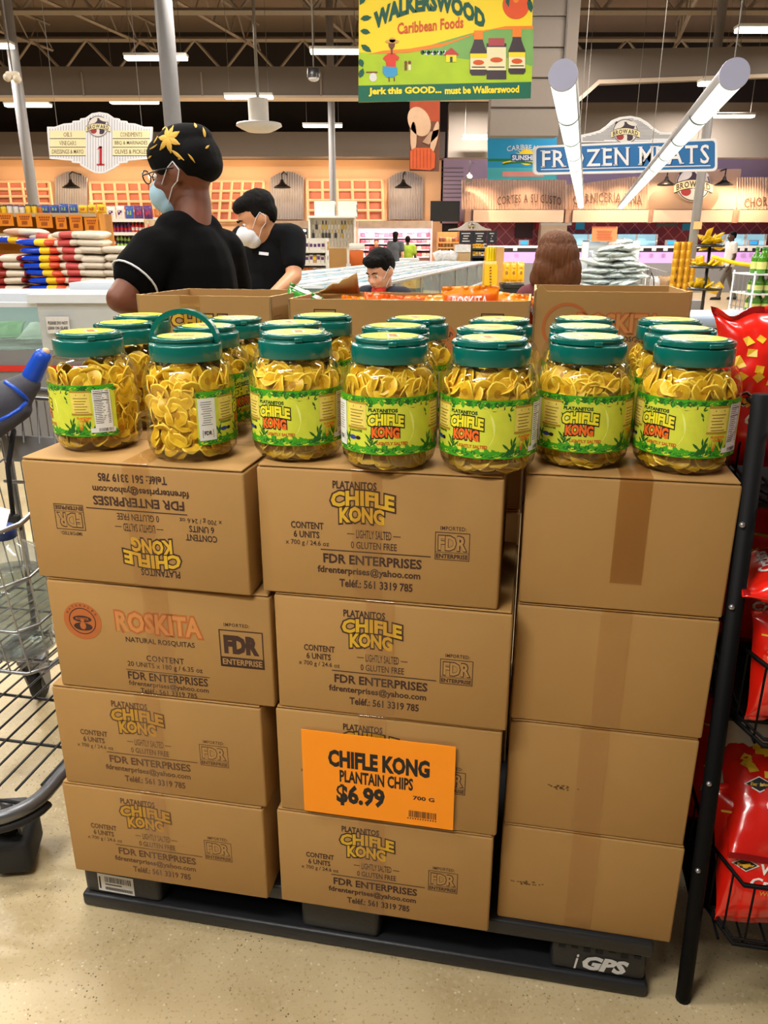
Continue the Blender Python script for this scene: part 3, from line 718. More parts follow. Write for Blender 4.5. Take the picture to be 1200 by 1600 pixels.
    for k in range(7): f.shape([(52+k*1.6, y0+.012), (53.5+k*1.6, y0+.012), (51+k*2.4, y0+.026+.003*(k % 3))], LOR if k in (3, 4) else GRN, 6)
    f.rect(76, y0+.013, 98, y1-.008, LWH, 7, 6); f.rect(70, y0+.007, 101, y0+.015, LWH, 7, 6)
    for k in range(19):
        if k in (1, 5): f.rect(77.5, y1-.0115-k*.0031, 96.5, y1-.0100-k*.0031, LBK, 8, 4)
        else:
            f.rect(77.5, y1-.0110-k*.0031, 77.5+8+6*rr.random(), y1-.0099-k*.0031, LBK, 8, 2); f.rect(92+2*rr.random(), y1-.0110-k*.0031, 96.5, y1-.0099-k*.0031, LBK, 8, 2)
    x = 80
    while x < 98: q = .25+.7*rr.random(); f.rect(x, y0+.0085, x+q, y0+.0145, LBK, 8); x += q+.3+.5*rr.random()
    f.rect(-84, y0+.008, -62, y1-.011, LWH, 7, 6)
    for k in range(11): f.rect(-81+3*rr.random(), y1-.018-k*.0038, -66-3*rr.random(), y1-.0168-k*.0038, mat('label_grey', (110, 110, 112), .5), 8, 3)
    f.frame(-80, y0+.0125, -66, y0+.026, .0005, LBK, 8); f.rect(-80, y0+.0125, -79.4, y0+.026, LBK, 8); f.rect(-66.6, y0+.0125, -66, y0+.026, LBK, 8); f.text('FDR', -78, y0+.017, -68, y0+.024, LBK, 8, bold=.04)
    return f
def cyl_map(a0=0):
    def fn(x, y, d):
        a = R(x)-PI/2+a0; r = JR+.0006+d; return Vector((r*math.cos(a), r*math.sin(a), y))
    return fn
def make_jar():
    o = empty('chip_jar', (0, 0, 0), 0, 'jar', 'jar')
    prof = [(.001, .004), (.050, .003), (.060, .0), (.068, .004), (.0745, .014), (JR, .026), (JR, .030), (JR-.001, .031), (JR-.001, .119), (JR, .120), (JR+.0004, .128), (.0755, .140), (.071, .151), (.0655, .159), (.0595, .164), (.0575, .166), (.0575, .178)]
    m = MB(); m.lathe(prof, JARM, seg=56); m.lathe([(.062, .0012), (.069, .0045), (.0755, .015), (.0765, .021)], clear('jar_base_plastic', (214, 208, 184), .03, 1.6), seg=56); m.lathe([(.0600, .1635), (.0625, .1628), (.0628, .1612), (.0615, .160)], clear('jar_base_plastic'), seg=56); m.build('jar_body', o)
    m = MB(); label_art().emit(m, cyl_map(), .00010); m.build('label', o)
    ld = MB()
    ld.lathe([(.0575, .1655), (.0602, .1655), (.0606, .1665), (.0606, .1895), (.0600, .1915), (.0585, .1925), (.0535, .1925), (.0530, .1935), (.0530, .1965)], TEAL, seg=56)
    ld.lathe([(.0530, .1965), (.0545, .1975), (.0545, .2015), (.0535, .2035), (.0475, .2040), (.0001, .2036)], TEAL, seg=56)
    lid = ld.build('lid', o)
    s = Flat(); s.ell(0, 0, .0455, .0455, LYE, 1, 48); s.ring(0, 0, .0455, .0455, .006, LIME, 2, 48); s.ell(0, .0, .026, .018, mat('sticker_pink', (222, 196, 170), .4, var=.25, scale=150), 3)
    s.text('CHIFLE', -.022, .004, .022, .016, LBK, 4, bold=.10, grow=.07); s.text('CHIFLE', -.022, .004, .022, .016, LYE, 5, bold=.05); s.text('KONG', -.018, -.013, .018, .001, LOR, 5, bold=.07)
    m = MB(); s.emit(m, plane_map((0, 0, .2041), (1, 0, 0), (0, 1, 0)), .0001); m.build('lid_sticker', lid)
    return o, lid
def handle(lid, up):
    m = MB(); pts = []; n = 26
    for k in range(n+1):
        t = PI*k/n
        if up: pts.append(Vector((.0575*math.cos(t), 0, .196+.048*math.sin(t))))
        else: pts.append(Vector((.0578*math.cos(t), -.0578*math.sin(t), .1975)))
    vs = []; w_, th = (.013, .008) if up else (.004, .006)
    for i, p in enumerate(pts):
        tg = (pts[min(i+1, n)]-pts[max(i-1, 0)]).normalized(); ax = Vector((0, 1, 0)) if up else Vector((0, 0, 1)); nn = tg.cross(ax).normalized()
        for (s1, s2) in ((-1, -1), (1, -1), (1, 1), (-1, 1)): vs.append(p+ax*(w_ if up else th)*.5*s1+nn*(th if up else w_)*.5*s2)
    fs = [(4*i+k, 4*i+(k+1) % 4, 4*i+4+(k+1) % 4, 4*i+4+k) for i in range(n) for k in range(4)]+[(3, 2, 1, 0), tuple(4*n+k for k in range(4))]
    m.add(vs, fs, TEAL); 
    for sx in (-1, 1): m.rbox((sx*.0572, 0, .1965), (.008, .013, .007), TEAL, .0015)
    if not up: m.rbox((0, -.0585, .1972), (.022, .007, .006), TEAL, .0015)
    return m.build('carry_handle', lid)
jar0, lid0 = make_jar(); h0 = handle(lid0, False)
jar_up = dup(jar0); lu = [c for c in jar_up.children if c.name.startswith('lid')][0]
for c in list(lu.children):
    if c.name.startswith('carry'): bpy.data.objects.remove(c)
handle(lu, True)
zA = .142+4*hA+.001; zB = .142+4*hB+.001; zC = .142+4*hC+.001
JARS = [  # a, b, z, turn of the label, heap, label
 ('a1', .138, .078, zA, -80, 2, 'front left corner jar of plantain chips with nutrition panel facing out', 1),
 ('a2', .338, .046, zA, 92, 0, 'jar of plantain chips with raised teal handle on the left carton', 1),
 ('b1', .532, .047, zB, -22, 0, 'front jar of plantain chips with label facing out, left of three on the middle carton', 1),
 ('b2', .695, .020, zB, 4, 1, 'front jar of plantain chips above the middle carton lettering, centre of three', 1),
 ('b3', .856, .026, zB, -18, 1, 'front jar of plantain chips, right of three on the middle carton, beside the gap', 1),
 ('c1', 1.006, .100, zC, 6, 0, 'front jar of plantain chips on the left half of the plain taped carton', 1),
 ('c2', 1.168, .098, zC, -24, 1, 'front jar of plantain chips at the right end, beside the red cracker bags', 1),
 ('d', .118, .246, zA, 150, 1, 'second row jar of chips behind the front left corner jar, white sticker glare on lid', 0),
 ('d', .305, .215, zA, 60, 0, 'second row jar of chips seen under the raised teal handle', 0),
 ('d', .070, .410, zA, 100, 0, 'rear row jar of chips nearest the elbow of the head-wrapped shopper', 0),
 ('d', .300, .380, zA, 20, 1, 'rear row jar of chips right of the chip lettering on the open carton', 0),
 ('d', .478, .206, zB, -40, 1, 'second row jar of chips behind the left one of the middle three', 0),
 ('d', .676, .184, zB, 30, 0, 'second row jar of chips behind the centre one of the middle three', 0),
 ('d', .845, .188, zB, 70, 1, 'second row jar of chips behind the right one of the middle three', 0),
 ('d', .492, .368, zB, 10, 0, 'rear row jar of chips below the double triangle mark on the long open carton', 0),
 ('d', .693, .345, zB, 95, 1, 'rear row jar of chips before the orange round emblem on the long open carton', 0),
 ('d', .855, .350, zB, -60, 0, 'rear row jar of chips below the goblet mark on the long open carton', 0),
 ('d', 1.006, .262, zC, 45, 1, 'second row jar of chips behind the left jar on the plain taped carton', 0),
 ('d', 1.172, .262, zC, -70, 0, 'second row jar of chips behind the right end jar', 0),
 ('d', 1.012, .425, zC, 15, 0, 'rear row jar of chips left of the orange lettering on the taller carton', 0),
 ('d', 1.178, .425, zC, 80, 1, 'rear row jar of chips right of the orange lettering on the taller carton', 0),
]
rj = random.Random(21); first = {'j': True}
for i, (k, a, b, z, turn, hp, lab, front) in enumerate(JARS):
    base = jar_up if k == 'a2' else (jar0 if first['j'] else dup(jar0))
    if k != 'a2': first['j'] = False
    p = W3(a, b, z); face = math.atan2(p.x, -p.y+0)      # turn the label towards where the lens stood, plus its own turn
    rz = math.atan2(p.y, p.x)-PI/2+R(turn)
    place(base, p, rz, lab, 'jars of plantain chips on the pallet')
    for c in base.children:      # the handle lies on whichever side it was left
        if c.name.startswith('lid') and k != 'a2': c.rotation_euler = (0, 0, rj.choice((R(30), R(95), R(-75), R(-20), R(160)))-R(turn)*1)
        if c.name.startswith('lid') and k == 'a2': c.rotation_euler = (0, 0, -rz+R(-9))
    ho = bpy.data.objects.new('plantain_chips', HEAPS[hp]); C.objects.link(ho); ho.location = p+UP*.001; ho.rotation_euler = (0, 0, rj.random()*6.28)
    if hp == 2: ho.rotation_euler = (0, 0, R(-10))
    tag(ho, 'yellow plantain chips filling the '+lab.split(',')[0].replace('front left corner jar of plantain chips', 'front left corner jar'), 'chips', 'chips filling the jars', 'stuff')
    if not front: continue
    tl = lab.split(',')[0]; short = {'a1': 'front left corner jar', 'a2': 'jar with the raised handle', 'b1': 'left of the three middle front jars', 'b2': 'centre of the three middle front jars',
            'b3': 'right of the three middle front jars', 'c1': 'left jar on the plain taped carton', 'c2': 'right end front jar'}[k]
    view = math.atan2(-p.y, -p.x); used = []
    nchip = 42; tries = 0
    while len(used) < nchip and tries < 1500:
        tries += 1
        da = rj.uniform(-82, 82); lx = da-turn
        z_ = rj.uniform(.018, .146 if k != 'a1' else .138)
        on_label = -88 < -0 + (da - turn) < 106 and .026 < z_ < .124
        if on_label: continue
        if any(abs(da-u[0]) < 9 and abs(z_-u[1]) < .010 for u in used): continue
        used.append((da, z_)); an = view+R(da); rin = jar_in(z_)-.0075-.004*rj.random()
        c = bpy.data.objects.new('plantain_chip', rj.choice(CHIPS)); C.objects.link(c)
        nrm = Vector((math.cos(an), math.sin(an), (rj.gauss(0, .25) if z_ > .03 else rj.gauss(.5, .3)) - (max(0, z_-.128)*-14)))+Vector((rj.gauss(0, .22), rj.gauss(0, .22), 0))
        if z_ > .128: rin -= .004
        if z_ < .03: rin -= .006
        c.location = p+Vector((rin*math.cos(an), rin*math.sin(an), z_)); c.rotation_euler = (nrm.to_track_quat('Z', 'Y') @ Euler((0, 0, rj.random()*6)).to_quaternion()).to_euler()
        tag(c, 'fried plantain slice against the clear wall of the '+short, 'chip', 'plantain slices in the '+short)
# ---------------------------------------------------------------- shopping cart left of the pallet
CHR = mat('cart_wire_metal', (150, 152, 156), .3, .8, var=.1)
CHRD = mat('cart_frame_metal', (112, 114, 118), .35, .75, var=.1)
RUB = mat('black_rubber', (24, 24, 25), .7, var=.15)
BLUP = mat('blue_plastic', (16, 74, 190), .35, var=.05)
GREYF = mat('grey_fabric', (74, 74, 82), .9, var=.15, scale=60, bump=.1)
BLKF = mat('black_fabric', (24, 24, 28), .9, var=.15, scale=60, bump=.1)
ct = empty('shopping_cart', W3(-.38, .0, 0), R(PA), 'grey wire shopping cart at the left edge beside the pallet', 'cart'); ct.scale = (1, .85, 1)
def arc(cx, cy, r, a0, a1, z, n=8): return [(cx+r*math.cos(R(a0+(a1-a0)*i/n)), cy+r*math.sin(R(a0+(a1-a0)*i/n)), z) for i in range(n+1)]
tz = .205
b = MB(); path = [(-.25, .95, tz+.02)]+arc(-.11, .12, .14, 180, 270, tz)+arc(.11, .12, .14, 270, 360, tz)+[(.25, .95, tz+.02)]
b.tube(path, .017, CHRD, 12); b.build('bumper_tube', ct)
b = MB(); path2 = [(x*1.03, y-.004, z-.026) for x, y, z in path[1:-1]]; b.tube(path2, .010, RUB, 8); b.build('bumper_guard', ct)
b = MB()
for i in range(11):
    x = -.235+i*.047; ys = .02 if abs(x) < .13 else .06+(abs(x)-.13)*.7
    b.tube([(x, ys, tz+.012), (x, .93, tz+.022)], .0032, CHRD, 6)
for y in (.06, .30, .52, .74, .93): b.tube([(-.245, y, tz+.010), (.245, y, tz+.010)], .0042, CHRD, 6)
b.tube([(.11, .035, tz+.02), (.17, .06, tz+.02)], .009, CHR, 8)
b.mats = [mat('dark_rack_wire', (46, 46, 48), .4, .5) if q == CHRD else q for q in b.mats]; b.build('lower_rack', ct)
for (x, y, sw_) in ((-.20, .10, 0), (.16, .095, 20), (-.215, .86, 10), (.215, .86, 10)):
    c = empty('caster', (x, y, 0), R(sw_)); c.parent = ct
    b = MB(); b.lathe([(.001, -.016), (.052, -.016), (.06, -.010), (.06, .010), (.052, .016), (.001, .016)], RUB, seg=28); w_ = b.build('wheel', c, loc=(0, .02, .06), rot=(0, PI/2, 0))
    MB().lathe([(.001, -.019), (.026, -.018), (.026, .018), (.001, .019)], mat('grey_hub', (140, 140, 140), .5), seg=18).build('hub', w_)
    b = MB()
    for s_ in (-1, 1): b.add([(s_*.026, -.045, .15), (s_*.026, .045, .15), (s_*.026, .04, .05), (s_*.026, 0, .045), (s_*.032, -.045, .15), (s_*.032, .045, .15), (s_*.032, .04, .05), (s_*.032, 0, .045)], [(0, 1, 2, 3), (7, 6, 5, 4), (0, 3, 7, 4), (2, 1, 5, 6), (3, 2, 6, 7), (1, 0, 4, 5)], CHRD)
    b.rbox((0, 0, .156), (.075, .095, .016), CHRD, .004); b.lathe([(.014, .160), (.014, .185)], CHRD, seg=12, cap=True); b.build('fork', c)
    if y < .5:
        b = MB(); b.rbox((0, .02, .058), (.10, .155, .092), RUB, .02, seg=3); b.build('wheel_shroud', c)
# basket of wire, lower at the nose
b = MB(); NB = 0
def bp(u, y, top):   # basket walls taper to the bottom
    zf = .825+.165*(y-.16)/.76; zb = .43
    return zf if top else zb
rim = []; bot = []
front, back = .16, .93
outline_t = [(-.26, back)]+[(-.235, front+.06), (-.19, front), (.19, front), (.235, front+.06)]+[(.26, back)]
outline_b = [(-.20, back-.02)]+[(-.18, front+.16), (-.15, front+.12), (.15, front+.12), (.18, front+.16)]+[(.20, back-.02)]
b.tube([(x, y, bp(0, y, 1)) for x, y in outline_t], .006, CHR, 8)
b.tube([(x, y, .43) for x, y in outline_b], .005, CHR, 8)
for q in (.33, .66): b.tube([(xb+(xt-xb)*q, yb+(yt-yb)*q, .43+(bp(0, yt, 1)-.43)*q) for (xt, yt), (xb, yb) in zip(outline_t, outline_b)], .0035, CHR, 6)
def seg_pts(o, n):
    L_ = [0]
    for i in range(len(o)-1): L_.append(L_[-1]+math.dist(o[i], o[i+1]))
    out = []
    for k in range(n+1):
        s_ = L_[-1]*k/n
        for i in range(len(o)-1):
            if s_ <= L_[i+1]+1e-9:
                t = (s_-L_[i])/(L_[i+1]-L_[i]); out.append((o[i][0]+(o[i+1][0]-o[i][0])*t, o[i][1]+(o[i+1][1]-o[i][1])*t)); break
    return out
for (xt, yt), (xb, yb) in zip(seg_pts(outline_t, 30), seg_pts(outline_b, 30)):
    b.tube([(xt, yt, bp(0, yt, 1)), (xb, yb, .43)], .0022, CHR, 5, cap=False)
for i in range(12): x = -.19+i*.0345; b.tube([(x, front+.13, .43), (x, back-.02, .43)], .0024, CHR, 5, cap=False)
for y in (.35, .5, .65, .8): b.tube([(-.19, y, .427), (.19, y, .427)], .003, CHR, 5, cap=False)
b.build('basket', ct)
b = MB()    # rear gate with the folded child seat
for z_, y_ in ((.985, back), (.86, back-.005), (.73, back-.01)): b.tube([(-.25, y_, z_), (.25, y_, z_)], .0055, CHR, 8)
for i in range(19): x = -.245+i*.0272; b.tube([(x, back, .985), (x*.96, back-.01, .45)], .0022, CHR, 5, cap=False)
for i in range(9): x = -.2+i*.05; b.tube([(x, back-.01, .98), (x+.03, back-.08, .87)], .0026, CHR, 5, cap=False)
b.build('rear_gate', ct)
b = MB(); b.rbox((0, back-.03, .84), (.44, .012, .08), mat('grey_seat_plastic', (120, 120, 124), .6), .004); b.build('child_seat', ct)
b = MB()
for x in (-.25, .25): b.tube([(x, .95, tz+.02), (x*1.03, .98, .5), (x*1.04, .99, .96), (x*1.04, 1.0, .995)], .009, CHRD, 8)
b.tube([(-.26, 1.0, .995), (.26, 1.0, .995)], .012, CHRD, 10); b.build('push_frame', ct)
b = MB(); b.tube([(-.17, back-.04, .90), (-.165, back-.11, .80), (-.16, back-.13, .66)], .013, BLKF, 6, flat=.35); b.rbox((-.16, back-.13, .64), (.04, .02, .05), RUB, .005); b.build('seat_strap', ct)
# padded pouch with blue trim hung over the handle
pc = W3(-.38, 0, 0)
def cl(x, y, z): return W3(-.38+x, y*.85, z)
b = MB(); b.cap(at(44, 600, 2.17), at(18, 622, 2.17), .036, .056, GREYF); b.cap(at(18, 622, 2.17), at(-40, 660, 2.15), .056, .06, GREYF); b.cap(at(34, 640, 2.16), at(-20, 668, 2.14), .03, .045, GREYF)
o = fuse(b, 'fabric_pouch', None, GREYF, .008, 8); tag(o, 'grey fabric pouch with blue trim and blue rounded end hanging in the cart', 'bag')
for pts in ([(8, 597, 2.11), (22, 606, 2.10), (36, 618, 2.11), (44, 626, 2.13)], [(42, 628, 2.12), (30, 640, 2.11), (14, 650, 2.09), (-6, 660, 2.08)]):
    m = MB(); m.tube([at(*p) for p in pts], .006, BLUP, 8); m.build('trim_piping', o)
m = MB(); m.cap(at(50, 588, 2.17), at(66, 558, 2.17), .027, .024, BLUP, 14); m.cap(at(66, 558, 2.17), at(71, 550, 2.17), .016, .012, mat('tan_tip', (206, 170, 130), .6)); tag(m.build('rounded_end', o), 'blue rounded end')
# water jug and folded flyer in the basket
JUG = clear('water_jug_plastic', (222, 226, 228), .12, 1.4, milk=.12)
j = empty('water_jug', cl(.055, .42, .434), R(PA+10), 'clear ribbed water jug with blue cap standing in the shopping cart', 'bottle')
pr = [(.001, .002), (.085, .0), (.092, .01)]
for i in range(9): z_ = .02+i*.023; pr += [(.094, z_), (.087, z_+.009), (.087, z_+.013), (.094, z_+.02)]
pr += [(.09, .235), (.07, .262), (.035, .285), (.026, .292), (.026, .30)]
b = MB(); b.lathe(pr, JUG, seg=28); b.build('jug_body', j)
MB().lathe([(.001, .325), (.029, .325), (.031, .322), (.031, .298), (.028, .296)], mat('blue_cap_plastic', (40, 70, 150), .4), seg=22).build('cap', j)
MB().lathe([(.001, .004), (.082, .004), (.084, .2), (.001, .2)], clear('water', (214, 222, 222), .02, 1.33), seg=24).build('water', j)
FLY = mat('flyer_paper', (226, 222, 216), .6, var=.05); FLR = mat('flyer_red', (206, 40, 36), .6)
b = MB(); f = Flat(); f.rect(-.075, -.06, .075, .06, FLY, 0, 6); f.rect(-.065, .0, -.02, .045, FLR, 1); f.rect(.0, -.045, .05, -.005, mat('flyer_blue', (40, 80, 170), .6), 1); f.ell(-.03, -.03, .022, .014, FLR, 1)
f.emit(b, lambda x, y, d: Vector((x, y, d+.012*math.cos(x*22))), .0006)
jp = cl(.10, .24, .835)
tag(b.build('sale_flyer', None, jp, (R(8), R(10), R(PA+30))), 'white and red paper flyer lying on the cart nose over the water jug', 'paper')
# ---------------------------------------------------------------- black wire rack of cracker bags at the right
BW = mat('black_rack_metal', (6, 6, 7), .6, 0, var=.1, spec=.12)
RO = Vector((.591, 1.124, 0))
rk = empty('wire_rack', RO, R(PA), 'black wire rack with tiers of red cracker bags at the right edge', 'rack')
def rl(x, y, z): return RO+E1*x+E2*y+UP*z
for (x, y) in ((0, 0), (0, .46), (.62, 0), (.62, .46)):
    b = MB(); lean = -.034 if x == 0 and y == 0 else (-.02 if x == 0 else 0)
    b.tube([(x, y, 0), (x+lean*.0, y, .012), (x+lean, y, 1.2)], .0145, BW, 12)
    for z_ in (.33, .52, .86, 1.0): b.ball((x+lean*z_/1.12-.006, y-.014, z_), .005, CHR, seg=8, rings=6)
    b.build('post', rk)
BASK = [(.0, .46), (.0, .06), (.06, -.045), (.56, -.045), (.62, .06), (.62, .46)]
for k, z0 in enumerate((.205, .63, 1.03)):
    b = MB(); lx = -.03*z0; P_ = [(x+(lx if x < .3 else 0), y) for x, y in BASK]; P_[0] = (P_[0][0]+.018, .455); P_[1] = (P_[1][0]+.018, .06); P_[4] = (.60, .06); P_[5] = (.60, .455)
    for z_, r in ((z0, .0045), (z0+.135, .0045), (z0+.012, .003)): b.tube([(x, y, z_) for x, y in P_], r, BW, 6, closed=True)
    for (x, y) in seg_pts(P_+[P_[0]], 44): b.tube([(x, y, z0), (x, y, z0+.135)], .0021, BW, 5, cap=False)
    for i in range(14): x = .03+i*.042; b.tube([(x, -.04, z0), (x, .455, z0)], .0024, BW, 5, cap=False)
    b.build('wire_basket', rk)
    b = MB(); b.box((.30, .25, z0-.016), (.60, .40, .008), BW); b.build('added_shade_plate', rk)  # added plate, blocks light so the space under each basket stays dark
MB().box((.32, .475, .62), (.62, .008, 1.05), BW).build('back_panel', rk)  # added panel, shuts out light from behind to keep the rack interior dark
RED = mat('red_bag_film', (228, 30, 16), .22, var=.12, scale=12, coat=.4, spec=.6)
REDD = mat('deep_red_bag_film', (150, 14, 12), .25, var=.1, scale=14, coat=.3)
CRK = mat('cracker_print', (236, 186, 40), .4, var=.12, scale=90)
BWH = mat('bag_white_print', (234, 226, 220), .4, var=.04)
SIL = mat('silver_bag_film', (176, 166, 158), .25, .2, var=.25, scale=30)
def pillow(u, v, seed):
    q = max(0, 1-abs(u)**2.6)*max(0, 1-abs(v)**3.0)
    return (q**.62)*(1+.22*mnoise.noise((u*2.2+seed, v*2.2, seed*1.7)))+.10*mnoise.noise((u*6, v*6+seed, 3.1))*min(1, q*3)
def fanned(x, z, v, u, fan, h):
    if fan and v > .62:
        q = (v-.62)/.38; x *= 1+fan*q; z += fan*h*.30*q*(math.sin(u*4+1.2)+.35*math.sin(u*12))
    return x, z
def bag_mesh(w, h, t, seed, m, fan=0):
    b = MB(); n, k = 22, 28; vs = []
    for side in (-1, 1):
        for j in range(k+1):
            v = -1+2*j/k
            for i in range(n+1):
                u = -1+2*i/n; pin = 1-.05*math.exp(-((abs(v)-1)/.12)**2)*0
                dy = .012*mnoise.noise((u*3+seed, v*5, side)) if abs(v) > .86 else 0
                sc = 1-.06*(1-abs(v)**6)*abs(u)
                X_, Z_ = fanned(u*w/2*sc, h/2+v*h/2, v, u, fan, h)
                vs.append((X_, side*t/2*pillow(u, v/.9 if abs(v) < .9 else 1, seed+side)+dy+.0006*side, Z_))
    N_ = (n+1)*(k+1); fs = []; 
    for j in range(k):
        for i in range(n):
            a = j*(n+1)+i; fs.append((a, a+1, a+n+2, a+n+1)); fs.append((N_+a+n+1, N_+a+n+2, N_+a+1, N_+a))
    for j in range(k):
        a = j*(n+1); fs.append((N_+a, a, a+n+1, N_+a+n+1)); a += n; fs.append((a, N_+a, N_+a+n+1, a+n+1))
    for i in range(n):
        fs.append((i+1, i, N_+i, N_+i+1)); a = k*(n+1)+i; fs.append((a, a+1, N_+a+1, N_+a))
    b.add(vs, fs, m, True); return b
def bag_map(w, h, t, seed, fan=0):
    def fn(x, y, d):   # x,y in -1..1
        v = y; dy = .012*mnoise.noise((x*3+seed, v*5, -1)) if abs(v) > .86 else 0
        sc = 1-.06*(1-abs(v)**6)*abs(x)
        X_, Z_ = fanned(x*w/2*sc, h/2+v*h/2, v, x, fan, h)
        return Vector((X_, -t/2*pillow(x, v/.9 if abs(v) < .9 else 1, seed-1)+dy-.0014-d, Z_))
    return fn
def cut(f, n=0): return f
def cracker_art(seed, fan=0):
    f = Flat(); rr = random.Random(seed)
    for i in range(26):
        x, y = rr.uniform(-.75, .8), rr.gauss(.30, .16); a = rr.random()*3; s_ = .07+.03*rr.random()
        f.shape([(x+s_*math.cos(a+q*PI/2)*1.15, y+s_*.75*math.sin(a+q*PI/2)) for q in range(4)], CRK, 1)
    f.ell(.05, .34, .30, .10, BWH, 2, 20)
    f.text('Water', -.32, -.22, .30, -.06, BWH, 2, bold=.03, shear=.2); f.text('Crackers', -.50, -.42, .55, -.27, BWH, 2, bold=.03, shear=.2)
    f.text('Water Crackers', -.35, -.52, .40, -.46, mat('bag_gold_print', (206, 150, 60), .4), 2, shear=.2)
    f.shape([(-.78, -.10), (-.56, .0), (-.34, -.10), (-.56, -.20)], BWH, 2); f.shape([(-.75, -.10), (-.56, -.015), (-.37, -.10), (-.56, -.185)], BLK, 3); f.text('Excelsior', -.70, -.125, -.42, -.08, CRK, 4, bold=.03, shear=.2)
    if not fan: f.rect(-.9, .60, .9, .63, CRK, 1, 16); f.text('Crackers', -.45, .68, .5, .82, BWH, 2, bold=.03, shear=.2)
    return f
BAGS = []
def red_bag(lab, pos, rot, w=.21, h=.29, t=.085, seed=1, grp='red cracker bags on the wire rack', fan=0):
    b = bag_mesh(w, h, t, seed, RED, fan); o = b.build('cracker_bag', None, pos, rot)
    m = MB(); fn = bag_map(w, h, t, seed, fan); cracker_art(seed, fan).emit(m, fn, .0006); m.build('bag_print', o)
    for v in (-1, 1):
        g = MB(); g.add([fn(u/10, v*(.93 if k == 0 else 1.0), .0004) for u in range(-10, 11) for k in (0, 1)], [(2*i, 2*i+2, 2*i+3, 2*i+1) if v > 0 else (2*i+1, 2*i+3, 2*i+2, 2*i) for i in range(20)], REDD, True)
        g.build('crimped_seal', o)
    tag(o, lab, 'bag', grp); return o
rz = R(PA)
red_bag('red cracker bag standing upright in the top basket of the rack, crimped top fanned out', rl(.020, .20, 1.038), (R(-4), R(3), rz+R(14)), .20, .27, .10, 1, fan=.16)
red_bag('red cracker bag leaning in the top basket of the rack, behind the right end jar', rl(.19, .06, 1.035), (R(-10), R(-6), rz+R(-4)), .18, .20, .075, 2)
red_bag('red cracker bag at the back of the top rack basket', rl(.20, .32, 1.036), (R(-4), R(3), rz), .21, .26, .08, 3)
o = red_bag('red cracker bag lying in the middle basket, crimped end sticking out past the post', rl(.285, .03, .888), (0, 0, 0), .19, .30, .085, 4)
Mr = Matrix((E2, -UP, -E1)).transposed(); o.rotation_euler = (Matrix.Rotation(R(-6), 3, 'Z') @ Mr).to_euler()
red_bag('red cracker bag standing in the middle basket behind the post, yellow crackers showing', rl(.125, .03, .64), (R(-6), R(-3), rz+R(6)), .20, .20, .085, 5)
red_bag('red cracker bag at the back of the middle rack basket', rl(.135, .30, .64), (R(-4), R(2), rz-R(5)), .21, .29, .08, 6)
red_bag('red cracker bag wedged at the right of the middle rack basket', rl(.40, .04, .64), (R(-8), R(4), rz), .20, .27, .08, 10)
red_bag('red cracker bag on top in the bottom basket, diamond emblem facing out', rl(.16, .02, .335), (R(-52), R(6), rz+R(6)), .25, .29, .09, 7)
red_bag('red cracker bag lying under another in the bottom rack basket, behind the wires', rl(.14, .005, .215), (R(-26), R(-3), rz+R(3)), .22, .25, .08, 8)
red_bag('red cracker bag standing at the back of the bottom rack basket beside the cartons', rl(.13, .27, .215), (R(-6), R(-3), rz-R(2)), .21, .30, .085, 9)
red_bag('red cracker bag at the right of the bottom rack basket', rl(.40, .07, .215), (R(-12), R(4), rz), .21, .29, .085, 12)
b = bag_mesh(.13, .2, .06, 14, SIL); tag(b.build('cracker_bag', None, rl(.075, .16, .36), (R(-10), R(12), rz)), 'silver-grey bag end poking up between the red bags behind the post', 'bag')
# orange snack bags in the long open carton
ORB = mat('orange_snack_film', (246, 134, 10), .25, var=.14, scale=10, coat=.3); ORR = mat('red_orange_print', (226, 58, 18), .3, var=.15, scale=14)
def snack(lab, a, b_, z, rot, w=.15, h=.2, t=.045, seed=1, col=ORB):
    o = bag_mesh(w, h, t, seed, col).build('snack_bag', None, W3(a, b_, z), (rot[0], rot[1], R(PA)+rot[2]))
    f = Flat()
    for i in range(10): f.rect(-.93, .78-.03*i, .93, .79-.03*i+.008*i/10, ORR, 1, 16)
    f.rect(-.9, .20, .9, .64, ORR, 1, 16); f.text('ROSKITA', -.62, .52, .62, .76, BWH, 3, bold=.02)
    m = MB(); f.emit(m, bag_map(w, h, t, seed), .0005); m.build('bag_print', o); tag(o, lab, 'bag', 'orange snack bags in the open carton'); return o
zi = zD+.012
snack('orange snack bag lettered in white, sticking up highest in the long carton', .775, .63, zi+.052, (R(-6), R(-2), 0), .135, .19, .03, 1)
snack('orange snack bag right end of the long carton, beside the brown-haired shopper', .858, .69, zi+.030, (R(-20), R(8), R(4)), .13, .2, .035, 2)
snack('red-orange snack bag in the left half of the long carton, before the boy', .565, .66, zi+.024, (R(-18), R(5), R(3)), .15, .2, .03, 3, mat('deep_orange_film', (240, 96, 20), .25, var=.15, scale=12, coat=.3))
snack('orange snack bag in the middle of the long carton, just right of the boy', .672, .70, zi+.026, (R(-22), R(-3), R(-4)), .15, .2, .035, 4)
snack('orange snack bag lying at the left end of the long carton', .480, .72, zi+.02, (R(-24), R(6), R(6)), .13, .2, .03, 5)
GRB = mat('green_bag_film', (44, 140, 36), .25, var=.35, scale=26, coat=.3)
o = bag_mesh(.09, .15, .035, 8, GRB).build('snack_bag', None, W3(.298, .70, zD+.1), (R(-10), R(24), R(PA+10))); tag(o, 'crumpled green snack bag sticking out of the left open carton before the man', 'bag')
f = Flat(); f.rect(-.95, .86, .95, .98, BWH, 1, 12)
for i in range(7): f.ell(-.6+i*.2, .3+.3*math.sin(i*2.2), .12, .07, mat('green_bag_yellow', (206, 206, 60), .3), 1, 10)
m = MB(); f.emit(m, bag_map(.09, .15, .035, 8), .0006); m.build('bag_print', o)
